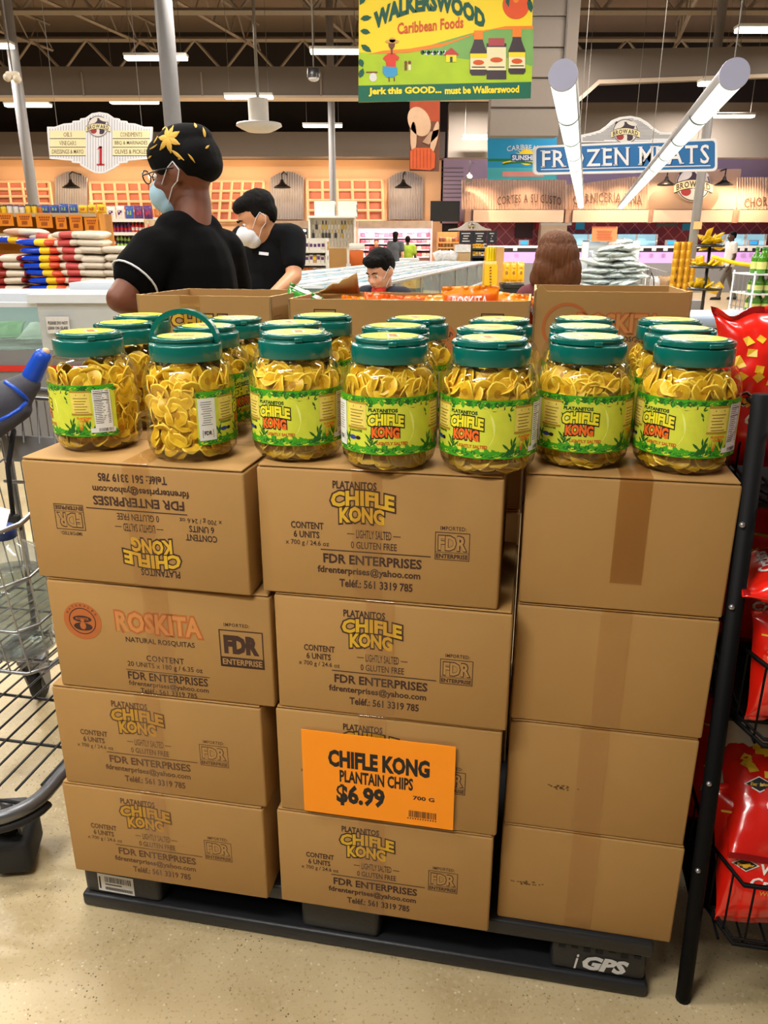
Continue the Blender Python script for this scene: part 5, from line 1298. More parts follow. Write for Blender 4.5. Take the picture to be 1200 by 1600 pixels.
m = MB(); f.emit(m, pm(Y), .002); m.build('banner_print', o); m = MB(); hang(m, [at(775, 214, Y+.01), at(862, 213, Y+.01)], WIRE); m.build('hanging_wires', o)
# big yellow banner
Y = 8.0; TG = mat('banner_teal_green', (0, 96, 72), .6, var=.05); LG = mat('banner_lime', (166, 196, 30), .6, var=.25, scale=4); DG = mat('banner_dark_leaf', (10, 84, 66), .6, var=.1); HILL = mat('banner_hill_green', (120, 170, 90), .6, var=.2, scale=5)
b = board('b', [(560, -160), (828, -154), (834, 40), (561, 40)], Y, .006, YB); o = b.build('hanging_banner'); tag(o, 'big yellow and green banner with sauce bottles hanging at the top of the picture', 'banner')
f = Flat(); sk = lambda x, y: (x, y+.022*(x-560)*(1 if y < -60 else max(0, -y/60)))
S = lambda pts, m_, lay: f.shape([sk(x, y) for x, y in pts], m_, lay)
S([(560.5, -134), (560.5, -82), (590, -84), (628, -82), (660, -78), (700, -72), (735, -58), (760, -50), (800, -48), (833, -47), (831, -134)], LG, 1)
S([(620, -82), (650, -80), (690, -68), (735, -56), (775, -49), (833, -50), (833, -110), (790, -95), (740, -98), (700, -92), (660, -82)], HILL, 2)
S([(575, -85), (640, -84), (690, -76), (735, -60), (770, -50), (833, -50), (833, -45), (790, -45), (750, -53), (700, -69), (640, -78), (600, -80)], OB, 3)
S([(560, -160), (829, -160), (830, -134), (560, -134)], TG, 3)
f.text('Jerk this GOOD...', 576, -151.5, 690, -137.5, YB, 5, bold=.045, warp=sk); f.text('must be Walkerswood', 695, -150.5, 811, -139, YB, 5, bold=.04, warp=sk)
ar = lambda x, y: (x, y-34*((x-672)/92)**2-6)
f.text('WALKERSWOOD', 584, -12, 758, 17, DG, 5, bold=.06, warp=ar)
f.text('Caribbean Foods', 621, -54, 724, -36, mat('banner_rust', (206, 84, 28), .6), 5, bold=.025, warp=lambda x, y: (x, y+.10*(x-621)))
f.text('JAMAICAN', 580, 14, 760, 32, DG, 4, bold=.05)if False else None
for (x, y, L_, a) in ((562, -8, 22, 60), (563, -30, 18, 10), (563, -48, 16, -12), (564, -70, 20, -35), (562, -92, 14, -70), (562, -122, 16, 70), (830, -20, 24, 100), (829, -2, 20, 120), (575, 6, 22, 75)):
    ca, sa = math.cos(R(a)), math.sin(R(a)); f.shape([(x+(t*L_)*ca-w_*sa, y+(t*L_)*sa+w_*ca) for t, w_ in ((0, 0), (.3, 4), (.65, 4), (1, 0), (.65, -4), (.3, -4))], DG, 5)
f.ell(806, -8, 21, 22, mat('banner_fruit_red', (226, 84, 30), .6, var=.15, scale=5), 4); f.ell(806, 3, 5, 8, OB, 5); f.shape([(791, 8), (797, 8), (795, -12), (790, -4)], DG, 5)
BOT = mat('banner_bottle', (54, 36, 44), .5, var=.2, scale=6); CAPR = mat('banner_cap_red', (170, 60, 66), .5)
for (x0, x1, yb, yt, cap_, neck) in ((734, 761, -118, -48, CAPR, 1), (794, 821, -116, -44, CAPR, 1), (760, 791, -124, -60, CAPR, 0)):
    xm = (x0+x1)/2; w_ = x1-x0
    if neck: f.shape([(x0, yb+4), (x0+3, yb), (x1-3, yb), (x1, yb+4), (x1, yb+36), (x1-4, yb+46), (xm+7, yb+54), (xm+6, yt), (xm-6, yt), (xm-7, yb+54), (x0+4, yb+46), (x0, yb+36)], BOT, 5); f.rect(xm-7, yt-14, xm+7, yt, OB, 6)
    else: f.rect(x0, yb, x1, yt-8, BOT, 6); f.rect(x0+3, yt-12, x1-3, yt, CAPR, 7)
    f.rect(x0+.5, yb+(9 if neck else 14), x1-.5, yb+(34 if neck else 50), SCR, 7); f.rect(x0+.5, yb+(27 if neck else 40), x1-.5, yb+(34 if neck else 50), YB if neck else SCR, 8); f.ell(xm, yb+(20 if neck else 30), w_*.32, 4, mat('banner_rust'), 9, 14); f.rect(x0+3, yb+12+(6 if not neck else 0), x1-3, yb+13.5+(6 if not neck else 0), BOT, 9)
BSK = mat('banner_brown', (120, 66, 40), .6)
f.shape([(601, -88), (607, -84), (617, -84), (624, -90), (621, -96), (619, -92), (618, -107), (604, -107), (603, -96), (598, -92)], mat('banner_dress_red', (214, 62, 40), .6), 6); f.shape([(598, -104), (620, -105), (621, -116), (614, -121), (604, -121), (598, -114)], mat('banner_skirt_blue', (60, 150, 200), .6), 7)
f.ell(612, -70, 5, 7, BSK, 6, 14); f.rect(610.5, -85, 613.5, -76, BSK, 6); f.ell(613, -65, 11, 3, mat('banner_straw', (206, 160, 80), .6), 7, 16); f.ell(613, -63, 5, 4, mat('banner_straw'), 7, 12); f.rect(607, -128, 609, -121, BSK, 5); f.rect(615, -127, 617, -121, BSK, 5); f.ell(583, -121, 6, 7, EWH, 5, 12); f.rect(572, -114, 590, -112, BSK, 5)
for x in (634, 640): f.ell(x, -98, 2.5, 3, BSK, 5, 8); f.rect(x-2, -110, x+2, -101, SCR if x > 636 else BSK, 5)
f.rect(697, -97, 713, -86, YB, 6); f.shape([(693, -86), (717, -86), (709, -78), (705, -75), (701, -78)], mat('banner_roof_red', (190, 60, 60), .6), 7); f.rect(703, -97, 707, -89, DG, 7)
for i in range(14): f.ell(660+i*3.2, -82+1.5*math.sin(i*2), 3, 3.5, (DG, HILL, SW)[i % 3], 4, 8)
m = MB(); f.it = [i for i in f.it if i]; f.emit(m, pm(Y), .0012); m.build('banner_print', o)
m = MB(); hang(m, [at(575, -35, Y), at(815, -35, Y)], WIRE); m.build('hanging_wires', o)
# narrow picture banner below it
Y = 11.0; b = board('b', [(640, -267), (686, -268), (688, -150), (640, -150)], Y, .01, mat('picture_brown', (110, 70, 56), .6, var=.3, scale=5)); o = b.build('hanging_banner'); tag(o, 'narrow hanging picture banner of poultry and orange meat below the yellow banner', 'banner')
f = Flat(); POU = mat('picture_poultry', (214, 178, 150), .6, var=.15, scale=8); MEA = mat('picture_meat', (212, 92, 50), .6, var=.18, scale=10)
f.rect(641, -190, 687, -152, mat('picture_meat_dark', (168, 70, 40), .6, var=.2, scale=9), 1); f.ell(655, -190, 17, 24, POU, 2, 24, .4); f.ell(646, -214, 5, 24, POU, 2, 14); f.ell(679, -215, 5, 26, POU, 3, 14, -.2)
f.shape([(660, -222), (672, -206), (686, -202), (684, -212), (670, -226)], mat('picture_wing', (186, 150, 128), .6, var=.2, scale=9), 3)
f.shape([(641, -264), (641, -236), (648, -231), (672, -231), (680, -240), (679, -262), (672, -266)], MEA, 4)
for i in range(6): f.rect(645+i*5.5, -263, 645.8+i*5.5, -233, mat('picture_meat_dark'), 5)
m = MB(); f.emit(m, pm(Y), .002); m.build('banner_print', o); m = MB(); hang(m, [at(664, 152, Y)], WIRE); m.build('hanging_wires', o)
# two long tube lamps over the frozen aisle
TUBE = mat('tube_diffuser', (226, 246, 240), .4, emit=1.15, var=0); HOUS = mat('tube_housing', (150, 150, 152), .4, .3, var=.03); JNT = mat('tube_joint_grey', (70, 74, 76), .5); CAPM = mat('tube_end_cap', (168, 170, 196), .5, var=.03)
for (p0, p1, lab) in ((at(880, 118, 4.75), at(908, 321, 20.0), 'left of the two long suspended tube lamps, ending over the frozen meats sign'), (at(1147, 116, 4.75), at(970, 322, 20.0), 'right of the two long suspended tube lamps, slanting across the frozen meats sign')):
    o = empty('tube_lamp', (p0.x, p0.y, p0.z), 0, lab, 'lamp'); d = (p1-p0); L_ = d.length; dn = d.normalized(); sx = dn.cross(Vector((0, 0, 1))).normalized(); up = sx.cross(dn); r = .078
    def ringp(t, a0, a1, n, rr): return [dn*t+(sx*math.cos(a0+(a1-a0)*k/n)+up*math.sin(a0+(a1-a0)*k/n))*rr for k in range(n+1)]
    b = MB(); n = 14; v = ringp(0, R(-28), R(208), n, r)+ringp(L_, R(-28), R(208), n, r); b.add(v, [(k, k+1, n+2+k, n+1+k) for k in range(n)], HOUS, True); b.build('housing', o)
    b = MB(); v = ringp(0.01, R(208), R(332), n, r*.985)+ringp(L_-.01, R(208), R(332), n, r*.985); b.add(v, [(k, k+1, n+2+k, n+1+k) for k in range(n)], TUBE, True); b.build('diffuser', o)
    b = MB(); v = ringp(0, 0, 2*PI, 28, r*1.03)[:-1]+ringp(-.02, 0, 2*PI, 28, r*1.0)[:-1]; b.add(v, [(k, (k+1) % 28, 28+(k+1) % 28, 28+k) for k in range(28)]+[tuple(range(28, 56))], CAPM); b.build('end_cap', o)
    t = 1.29
    while t < L_-.2:
        b = MB(); v = ringp(t-.032, R(196), R(344), n, r*1.07)+ringp(t+.032, R(196), R(344), n, r*1.07); b.add(v, [(k, k+1, n+2+k, n+1+k) for k in range(n)], JNT, True); b.build('joint_ring', o); t += 1.29
    for t in (.05, L_*.4, L_*.75):
        b = MB(); q = dn*t+Vector((0, 0, r)); b.tube([q, q+Vector((0, 0, 7.4-p0.z-q.z))], .004, WIRE, 5); b.build('hanging_rod', o)
    for t in (1.6, 4.8, 8, 11.2, 14.2): area('tube_light', p0+dn*t-Vector((0, 0, .12)), .15, 1.2, 16, (.93, 1, .97), (0, 0, math.atan2(dn.y, dn.x)-PI/2))
# strip fixtures in view
STRIP = mat('strip_diffuser', (255, 246, 226), .4, emit=6, var=0); STH = mat('strip_housing', (200, 198, 192), .5, var=.04)
for (xa, xb, py, Y, lab) in ((-38, 20, 72, 15.7, 'strip lamp cut by the left edge of the picture, above the column'), (195, 293, 91, 16.7, 'strip lamp passing behind the near column'), (484, 562, 81, 16.2, 'strip lamp left of the yellow banner'),
        (8, 80, 165, 22.3, 'strip lamp above the left column, over the aisle one sign'), (172, 248, 160, 21.9, 'strip lamp left of the near column, below the header band'), (351, 427, 152, 18.4, 'strip lamp over the round air diffuser'),
        (473, 535, 197, 23.4, 'strip lamp crossing behind the thin middle column'), (722, 766, 216, 23.4, 'strip lamp just left of the sky blue banner'), (1150, 1225, 47, 14.5, 'strip lamp at the top right corner of the picture'),
        (1092, 1156, 131, 16.4, 'strip lamp behind the near end of the right tube lamp'), (1116, 1178, 182, 22.4, 'strip lamp right of the frozen meats sign crest')):
    a = at(xa, py, Y); c = at(xb, py, Y); o = empty('strip_lamp_fixture', ((a.x+c.x)/2, Y, a.z), 0, lab, 'lamp', 'strip lamps of the hall'); w_ = c.x-a.x
    MB().rbox((0, 0, .05), (w_, .24, .05), STH, .01).build('housing', o); MB().rbox((0, 0, -.0), (w_*.98, .20, .06), STRIP, .015).build('diffuser', o)
    b = MB(); 
    for s_ in (-.4, .4): b.tube([(s_*w_, 0, .07), (s_*w_, 0, 7.5-a.z)], .006, WIRE, 5)
    b.build('hanging_wires', o)
# ceiling gear
p = at(405, 199, 15); o = empty('air_diffuser', p, 0, 'white round air diffuser hanging from a short duct left of the middle column', 'vent')
VW = mat('vent_white', (196, 194, 190), .5, var=.05); k_ = 15/1276
MB().lathe([(15*k_, 0), (15*k_, 38*k_)], VW, seg=24).build('duct', o); MB().lathe([(.02, -.09), (18*k_, -.07), (26*k_, -.03), (34*k_, .02), (33*k_, .06), (15*k_, .09)], VW, seg=30).build('flange', o)
MB().tube([(0, 0, 38*k_), (0, 0, 7.4-p.z)], .03, WIRE, 6).build('hanger', o)
p = at(490, 118, 12); o = empty('ceiling_camera', p, 0, 'black dome camera hanging under the roof left of the yellow banner', 'camera')
MB().lathe([(.001, .08), (.085, .08), (.09, .0), (.09, -.03)], mat('camera_black', (30, 30, 32), .4), seg=20).build('housing', o); MB().ball((0, 0, -.03), (.08, .08, .045), mat('camera_dome', (200, 200, 204), .2)).build('dome', o); MB().tube([(0, 0, .08), (0, 0, 7.5-p.z)], .012, WIRE, 6).build('drop_pole', o)
p = at(20, 118, 11); o = empty('emergency_light', p, 0, 'cream twin spot emergency light hanging at the upper left edge', 'lamp')
CRM = mat('cream_plastic', (206, 196, 176), .5)
MB().rbox((0, 0, 0), (.16, .08, .09), CRM, .02).build('housing', o); MB().ball((-.05, -.05, -.03), .05, CRM).build('spot_head', o); MB().ball((.07, -.05, -.05), .05, CRM).build('spot_head', o); MB().tube([(0, 0, .04), (0, 0, 7.5-p.z)], .01, WIRE, 6).build('drop_pole', o)
# ---------------------------------------------------------------- the shop beyond
def pbox(b, px0, px1, py0, py1, Y, dep, m, floor=False):
    """a block whose front face fills the measured rows and columns at distance Y"""
    a = at(px0, py0, Y); c = at(px1, py1, Y); b.box2((a.x, Y, 0 if floor else c.z), (c.x, Y+dep, a.z), m); return b
def slab(name, label, cat, px0, px1, py0, py1, Y, dep, m, floor=False, group=None, kind=None):
    o = pbox(MB(), px0, px1, py0, py1, Y, dep, m, floor).build(name)
    return tag(o, label, cat, group, kind)
def ppos(px, py, Y): return at(px, py, Y)
CORR = mat('corrugated_steel', (184, 178, 178), .35, .4, var=.03, scale=3); DBR = mat('lattice_timber', (240, 200, 158), .7, var=.05); TER = mat('awning_terracotta', (196, 118, 92), .75, var=.3, scale=1.6)
BLKM = mat('black_enamel', (18, 17, 17), .35); WHM = mat('white_enamel', (220, 222, 224), .4, var=.03); GRM = mat('grey_enamel', (128, 128, 132), .5, var=.06)
def corr(name, label, cat, outline_fn, px0, px1, Y, m, n=26, amp=.035):
    """corrugated sheet between a top line and a bottom line (rows as functions of the column)"""
    b = MB(); vs = []
    for i in range(n*2+1):
        x = px0+(px1-px0)*i/(n*2); t, bo = outline_fn(x)
        p = at(x, t, Y); q = at(x, bo, Y); o_ = Vector((0, amp*(1 if i % 2 else -1), 0)); vs += [p+o_, q+o_]
    b.add(vs, [(2*i, 2*i+1, 2*i+3, 2*i+2) for i in range(n*2)], m, False); o = b.build(name); so = o.modifiers.new('s', 'SOLIDIFY'); so.thickness = .02
    return tag(o, label, cat)
def barn_lamp(px, py, Y, label, light=True, reach=.80):
    p = at(px, py, Y); o = empty('barn_lamp', p, 0, label, 'lamp', 'black barn lamps of the back wall')
    MB().lathe([(.04, .20), (.06, .12), (.12, .06), (.26, -.02), (.27, -.05), (.25, -.03), (.05, .08)], BLKM, seg=20).build('shade', o)
    MB().tube([(0, 0, .18), (0, -.02, .34), (.05, .10, .42), (.06, reach, .40)], .022, BLKM, 6).build('arm', o)
    if light:
        l = bpy.data.lights.new('barn_light', 'POINT'); l.energy = 38; l.color = (1, .72, .42); l.shadow_soft_size = .1; q = bpy.data.objects.new('barn_light', l); C.objects.link(q); q.location = p+Vector((0, -.05, -.12))
Yw = 26.9
# arched corrugated niches and lattice awnings on the peach wall
for (a, c, lab) in ((87, 136, 'corrugated arch panel below the aisle one sign'), (423, 474, 'corrugated arch panel right of the person in the sport tee'), (608, 660, 'corrugated arch panel left of the narrow picture banner')):
    corr('arch_panel', lab, 'wall panel', lambda x, a=a, c=c: (268+10*((x-(a+c)/2)/((c-a)/2))**2, 343), a, c, Yw+.02, CORR, 13, .03)
for (px, lab) in ((111, 'black barn lamp on the corrugated arch below the aisle one sign'), (441, 'black barn lamp on the corrugated arch above the person in the sport tee'), (630, 'black barn lamp on the corrugated arch left of the narrow picture banner')):
    barn_lamp(px, 291, Yw-.75, lab)
for k, (a, c, y0, y1, sk_, lab) in enumerate(((-30, 77, 284, 330, -12, 'terracotta lattice awning at the left edge of the back wall'), (140, 236, 285, 345, -13, 'terracotta lattice awning under the aisle one sign'), (330, 412, 283, 345, 10, 'terracotta lattice awning above the person in the sport tee'), (480, 597, 281, 345, 12, 'terracotta lattice awning crossed by the thin middle column'))):
    o = pbox(MB(), a, c, y0, y1, Yw-.02, .1, TER).build('lattice_awning'); tag(o, lab, 'awning', 'lattice awnings of the back wall')
    b = MB()
    for i in range(6):
        x = a+(c-a)*i/5; b.tube([at(x, y0, Yw-.06), at(x-sk_*.5*(1 if k != 3 else -.3), y1, Yw-.16)], .045, DBR, 4)
    for j in range(5): y = y0+(y1-y0)*j/4; b.tube([at(a, y, Yw-.06-.1*j/4), at(c, y, Yw-.06-.1*j/4)], .04, DBR, 4)
    b.build('lattice', o)
    for i in range(2): 
        l = bpy.data.lights.new('awning_light', 'POINT'); l.energy = 22; l.color = (1, .66, .38); l.shadow_soft_size = .15; q = bpy.data.objects.new('awning_light', l); C.objects.link(q); q.location = at(a+(c-a)*(.25+.5*i), y0-6, Yw-.9)
# lilac bay with the black screen, then the meat counter front
struct(pbox(MB(), 690, 1400, 247, 349, BACKY, .4, PURP).build('wall_deli'))
b = MB()
for i in range(8): pbox(b, 690, 724, 262+i*6.5, 262+i*6.5+1, BACKY-.03, .03, SOFF)
struct(b.build('trim_40'))
o = slab('wall_screen', 'black screen beside the lilac siding left of the meat counter', 'screen', 673, 718, 314, 346, 26.2, .12, BLKM)
struct(pbox(MB(), 640, 1400, 345, 400, BACKY+.05, .3, mat('dark_doorway', (34, 28, 30), .8), True).build('wall_back_lower'))
# red diamond tiles
def tile_mat():
    m = mat('red_diamond_tiles', (142, 44, 62), .3, var=.1, scale=3); nt = m.node_tree; N = nt.nodes; b_ = N['Principled BSDF']
    tc = N.new('ShaderNodeTexCoord'); mp = N.new('ShaderNodeMapping'); mp.inputs['Rotation'].default_value = (0, R(45), 0); ck = N.new('ShaderNodeTexBrick')
    ck.offset = 0; ck.inputs['Scale'].default_value = 3.2; ck.inputs['Brick Width'].default_value = 1; ck.inputs['Row Height'].default_value = 1; ck.inputs['Mortar Size'].default_value = .03
    ck.inputs[1].default_value = lin((136, 40, 58))+(1,); ck.inputs[2].default_value = lin((122, 34, 56))+(1,); ck.inputs[3].default_value = lin((196, 120, 116))+(1,)
    sw_ = N.new('ShaderNodeSeparateXYZ'); cb = N.new('ShaderNodeCombineXYZ')
    nt.links.new(tc.outputs['Object'], mp.inputs[0]); nt.links.new(mp.outputs[0], sw_.inputs[0]); nt.links.new(sw_.outputs[0], cb.inputs[0]); nt.links.new(sw_.outputs[2], cb.inputs[1])
    nt.links.new(cb.outputs[0], ck.inputs['Vector']); nt.links.new(ck.outputs[0], b_.inputs['Base Color']); return m
struct(pbox(MB(), 716, 1400, 346, 392, BACKY-.2, .1, tile_mat()).build('wall_tiles'))
FAS = mat('deli_fascia', (168, 142, 122), .6, var=.08, scale=2); PIL = mat('deli_pillar', (132, 104, 86), .6, var=.1, scale=2)
roof = lambda x: 262+(abs(x-1085)*.0)+(20 if x < 890 else 0)
c1 = corr('corrugated_front', 'corrugated front lettered cortes a su gusto at the left of the meat counter', 'counter front', lambda x: (277+2.5*abs((x-800)/40)**1.5*.6, 327), 722, 884, 26.0, mat('corrugated_warm', (206, 186, 172), .35, .4, var=.03, scale=2), 40, .03)
c2 = corr('corrugated_front', 'corrugated front lettered carniceria fina behind the tube lamp ends', 'counter front', lambda x: (288-12*max(0, min(1, (x-900)/90)), 327), 886, 1012, 26.0, mat('corrugated_warm'), 32, .03)
c3 = slab('emblem_panel', 'smooth panel carrying the round emblem between two barn lamps over the meat counter', 'counter front', 1014, 1150, 264, 327, 26.0, .1, FAS)
c4 = corr('corrugated_front', 'corrugated front at the right edge of the meat counter', 'counter front', lambda x: (277, 327), 1152, 1290, 26.0, mat('corrugated_warm'), 34, .03)
DLT = mat('deli_letters', (70, 54, 48), .6)
for own, t, x0, x1, yb, yt, wf in ((c1, 'CORTES A SU GUSTO', 777, 877, -319, -306, lambda x, y: (x, y-((x-827)/50)**2*5+3)), (c2, 'CARNICERIA FINA', 896, 1003, -319, -304, lambda x, y: (x, y-((x-950)/54)**2*4+3)), (c4, 'CHORIZOS', 1163, 1230, -325, -310, lambda x, y: (x, y+((x-1163)/67)*6))):
    f = Flat(); f.serif(t, x0, yb, x1, yt, DLT, 1, .01, .14, wf); m = MB(); f.emit(m, pm(25.93), .001); m.build('lettering', own)
f = Flat(); emblem(f, 1083, -288, 27, 1); m = MB(); f.emit(m, pm(25.95), .004); m.build('emblem', c3)
for (px, lab) in ((1041, 'black barn lamp left of the round emblem over the meat counter'), (1131, 'black barn lamp right of the round emblem over the meat counter')): barn_lamp(px, 287, 25.5, lab, True, .5)
for (px, py, lab) in ((733, 279, 'small grey spotlight over the orange lit end of the counter front'),):
    p = at(px, py, 25.2); o = empty('spotlight', p, 0, lab, 'lamp'); MB().lathe([(.05, -.12), (.10, -.10), (.10, .08), (.03, .12)], GRM, seg=14, cap=True).build('head', o); MB().tube([(0, 0, .08), (0, 0, .5), (.2, .85, .5)], .02, GRM, 6).build('arm', o)
area('added_lilac_fill', (at(960, 381, 24.6).x, 25.0, 4.3), 10, .2, 60, (.93, .84, 1), (R(55), 0, 0))  # added fill light with no fixture, brightens the dim lilac wall
for px, e in ((735, 70), (760, 30), (830, 30), (985, 60), (935, 35), (1040, 25), (1165, 60), (1195, 60)):
    l = bpy.data.lights.new('counter_front_light', 'SPOT'); l.energy = e*7; l.color = (1, .62, .36); l.spot_size = R(95); l.spot_blend = .8; q = bpy.data.objects.new('counter_front_light', l); C.objects.link(q); q.location = at(px, 268, 25.1); q.rotation_euler = (R(25), 0, 0)
for a, c, lab in ((740, 880, 'left'), (896, 1012, 'second'), (1022, 1143, 'third'), (1157, 1300, 'right end')):
    slab('fascia_box', lab+' lower fascia box over the meat counter, under the corrugated front' if lab != 'right end' else 'right end lower fascia box over the meat counter', 'fascia', a, c, 328, 347, 25.6, .5, FAS)
for px in (888, 1017, 1150, 731): 
    lab = {731: 'brown pillar at the left end of the counter fascia', 888: 'brown pillar left of the carniceria lettering', 1017: 'brown pillar left of the emblem panel', 1150: 'brown pillar right of the emblem panel'}[px]
    slab('fascia_pillar', lab, 'pillar', px-4, px+4, 327, 348, 25.7, .4, PIL)
# service counter: lit case, white worktop, tickets
LILAC = mat('case_lilac_light', (196, 150, 214), .4, emit=.55, var=.15, scale=3); ICE = mat('case_ice_light', (150, 206, 232), .4, emit=.55, var=.35, scale=2.5)
ctr = empty('service_counter', at(960, 381, 24.4)*1.0, 0, 'long meat service counter with lilac lit case under the red tiles', 'counter'); ctr.location.z = 0
o0 = ctr.location.copy()
def cpart(nm, *a, m, dep=.8, dy=0, floor=False):
    b = MB(); pbox(b, *a, 24.4+dy, dep, m, floor); b.v = [tuple(Vector(v)-o0) for v in b.v]; return b.build(nm, ctr)
cpart('worktop', 735, 1290, 384, 387.5, m=WHM, dep=1.2, dy=-.05); cpart('lit_case', 735, 1290, 394, 411, m=LILAC, dep=.7); cpart('base', 735, 1290, 411, 440, m=GRM, dep=.8, floor=True); cpart('upper_rail', 735, 1290, 388, 394, m=mat('counter_dark', (60, 52, 66), .5))
for a, c, lab in ((893, 945, 'ice blue lit glass case behind the counter, left of the orange notice'), (964, 1026, 'ice blue lit glass case behind the counter, right of the orange notice'), (1133, 1196, 'ice blue lit glass case behind the counter beyond the walking shopper')):
    o = slab('back_case', lab, 'fridge', a, c, 366, 383, 26.2, .6, ICE); b = MB()
    for x in (a, (a+c)/2, c): pbox(b, x-.6, x+.6, 366, 383, 26.17, .03, WHM)
    b.build('case_frame', o)
for px in (805, 992, 1002, 1022, 1040, 1160, 1172, 1185, 875):
    slab('price_ticket', 'small white ticket standing on the meat counter front', 'ticket', px-3, px+3, 387, 392, 24.3, .02, WHM, group='tickets along the meat counter')
SCRN = mat('till_screen_blue', (40, 140, 220), .3, emit=.8)
for px, lab in ((819, 'blue screen scale on the counter left of the brown-haired shopper'), (1049, 'blue screen scale on the counter left of the leaning red top shopper'), (1178, 'blue screen scale on the counter right of the walking shopper')):
    o = slab('counter_scale', lab, 'scale', px-7, px+7, 375, 383.5, 24.45, .15, GRM); pbox(MB(), px-5, px+5, 376.5, 382, 24.43, .02, SCRN).build('screen', o)
CY = mat('cyan_notice', (30, 150, 190), .6); ONT = mat('orange_notice_paper', (244, 142, 84), .6, var=.04)
slab('wall_notice', 'cyan notice on the red tiles left of the orange notice', 'notice', 900, 913, 347, 358.5, 26.77, .03, CY); slab('wall_notice', 'cyan notice on the red tiles left of the emblem column', 'notice', 1067, 1081, 349, 360, 26.77, .03, CY)
slab('wall_notice', 'peach notice taped to the column below the round emblem', 'notice', 1085, 1096, 346, 358, 17.88, .02, mat('peach_paper', (240, 190, 130), .6))
slab('white_doorway', 'pale doorway with white frame above the brown-haired shopper', 'door', 846, 884, 348, 384, 26.3, .45, mat('pale_door', (214, 200, 176), .6)); pbox(MB(), 845, 893, 347, 352, 26.25, .05, WHM).build('door_head', bpy.data.objects['white_doorway'])
o = slab('equipment_niche', 'dark equipment niche in the red tile wall left of the pale doorway', 'niche', 806, 832, 348, 372, 26.7, .1, mat('dark_niche', (50, 30, 38), .7))
slab('wall_phone', 'red and white dispenser on the tiles beside the niche', 'dispenser', 838, 846, 348, 358, 26.7, .1, mat('red_enamel', (176, 30, 44), .5)); slab('hanging_display', 'black hanging display over the counter left of the cyan notice and column', 'screen', 1026, 1058, 349, 354, 25.5, .1, BLKM)
# orange notice on the acrylic panel, trays wrapped in clear film piled before it
PAN = clear('acrylic_panel', (214, 222, 226), .1, 1.4, milk=.35)
o = slab('acrylic_panel', 'pale clear panel standing behind the pile of wrapped trays', 'panel', 912, 990, 377, 470, 7.7, .012, PAN); b = MB(); pbox(b, 911, 913, 376, 470, 7.69, .03, WHM); pbox(b, 989, 991, 376, 470, 7.69, .03, WHM); pbox(b, 911, 991, 375.6, 377.6, 7.69, .03, WHM); b.build('panel_frame', o)
nt_ = slab('paper_notice', 'orange printed notice standing on the clear panel, right of the brown-haired shopper', 'notice', 926, 963, 354, 377, 7.66, .01, ONT)
f = Flat()
for i in range(6): f.rect(932+(i % 2)*2, -361.5-i*2.6, 957-(i*5 % 4), -360.6-i*2.6, mat('notice_ink', (196, 84, 50), .6), 1)
f.rect(926, -356, 963, -354, mat('notice_ink'), 1); m = MB(); f.emit(m, pm(7.655), .001); m.build('printed_lines', nt_)
slab('display_table', 'white table under the pile of wrapped trays', 'table', 905, 1020, 455, 480, 7.0, .9, WHM, True)
TRAY = mat('foam_tray', (214, 214, 204), .6, var=.12, scale=10); FILM = clear('cling_film', (240, 244, 246), .06, 1.5, milk=.12)
def tray_proto():
    o = bag_mesh(.24, .30, .055, 3, TRAY).build('wrapped_tray'); b = bag_mesh(.262, .32, .066, 4, FILM); b.v = [(x, y, z-.01) for x, y, z in b.v]; b.build('film', o); return o
tp_ = tray_proto(); first['t'] = True; rt = random.Random(9)
base_z = at(960, 455, 7.1).z
for cxp, n_, dy in ((935, 4, .15), (956, 8, .18), (978, 8, .16), (999, 5, .14), (945, 6, .55), (970, 9, .58)):
    for k in range(n_):
        o = tp_ if first['t'] else dup(tp_); first['t'] = False; p = at(cxp, 381, 7.05+dy)
        o.location = (p.x+rt.gauss(0, .012), 7.05+dy, base_z+.03+k*.047); o.rotation_euler = (R(-90)+rt.gauss(0, .08), rt.gauss(0, .1), rt.gauss(0, .25))
        tag(o, 'film wrapped white tray in the tall pile beside the brown-haired shopper', 'tray', 'wrapped trays in the pile')
# gold cans, yellow bags on the black stand, barrier tape
GLD = mat('gold_can', (206, 152, 34), .35, .4, var=.15); GLB = mat('can_dark_label', (96, 66, 20), .5)
def can_proto():
    o = MB().lathe([(.001, 0), (.045, 0), (.047, .004), (.047, .126), (.045, .13), (.001, .13)], GLD, seg=18).build('food_can'); MB().lathe([(.0475, .03), (.0475, .085)], GLB, seg=18, a0=R(-120), a1=R(-60)).build('can_label', o); return o
cp = can_proto(); first['c'] = True
Yc_ = 13.2; slab('display_table', 'low table under the stacked gold cans', 'table', 1052, 1100, 470, 480, Yc_-.1, .6, GRM, True); zb = at(1070, 470, Yc_-.1).z+.002
for k in range(7):
    for i in range(4 if k < 5 else 3):
        o = cp if first['c'] else dup(cp); first['c'] = False; p = at(1060+i*9.6, 381, Yc_); o.location = (p.x, Yc_+.05, zb+k*.1305); o.rotation_euler = (0, 0, i*.4+k*.3)
        tag(o, 'gold food can in the tall stack left of the black stand of yellow bags', 'can', 'gold cans in the stack')
st = empty('tiered_stand', at(1110, 381, 12.2), 0, 'black tiered stand heaped with yellow bags left of the walking shopper', 'stand'); st.location.z = 0; sx_ = at(1110, 381, 12.2).x
for z_, w_ in ((1.36, .40), (1.06, .5), (.74, .5)): MB().lathe([(.02, 0), (w_/2, 0), (w_/2, .04), (w_/2-.012, .012), (.02, .012)], BLKM, seg=20).build('tray', st, (0, 0, z_))
b = MB(); b.tube([(0, 0, .05), (0, 0, 1.4)], .025, BLKM, 8); b.build('post', st)
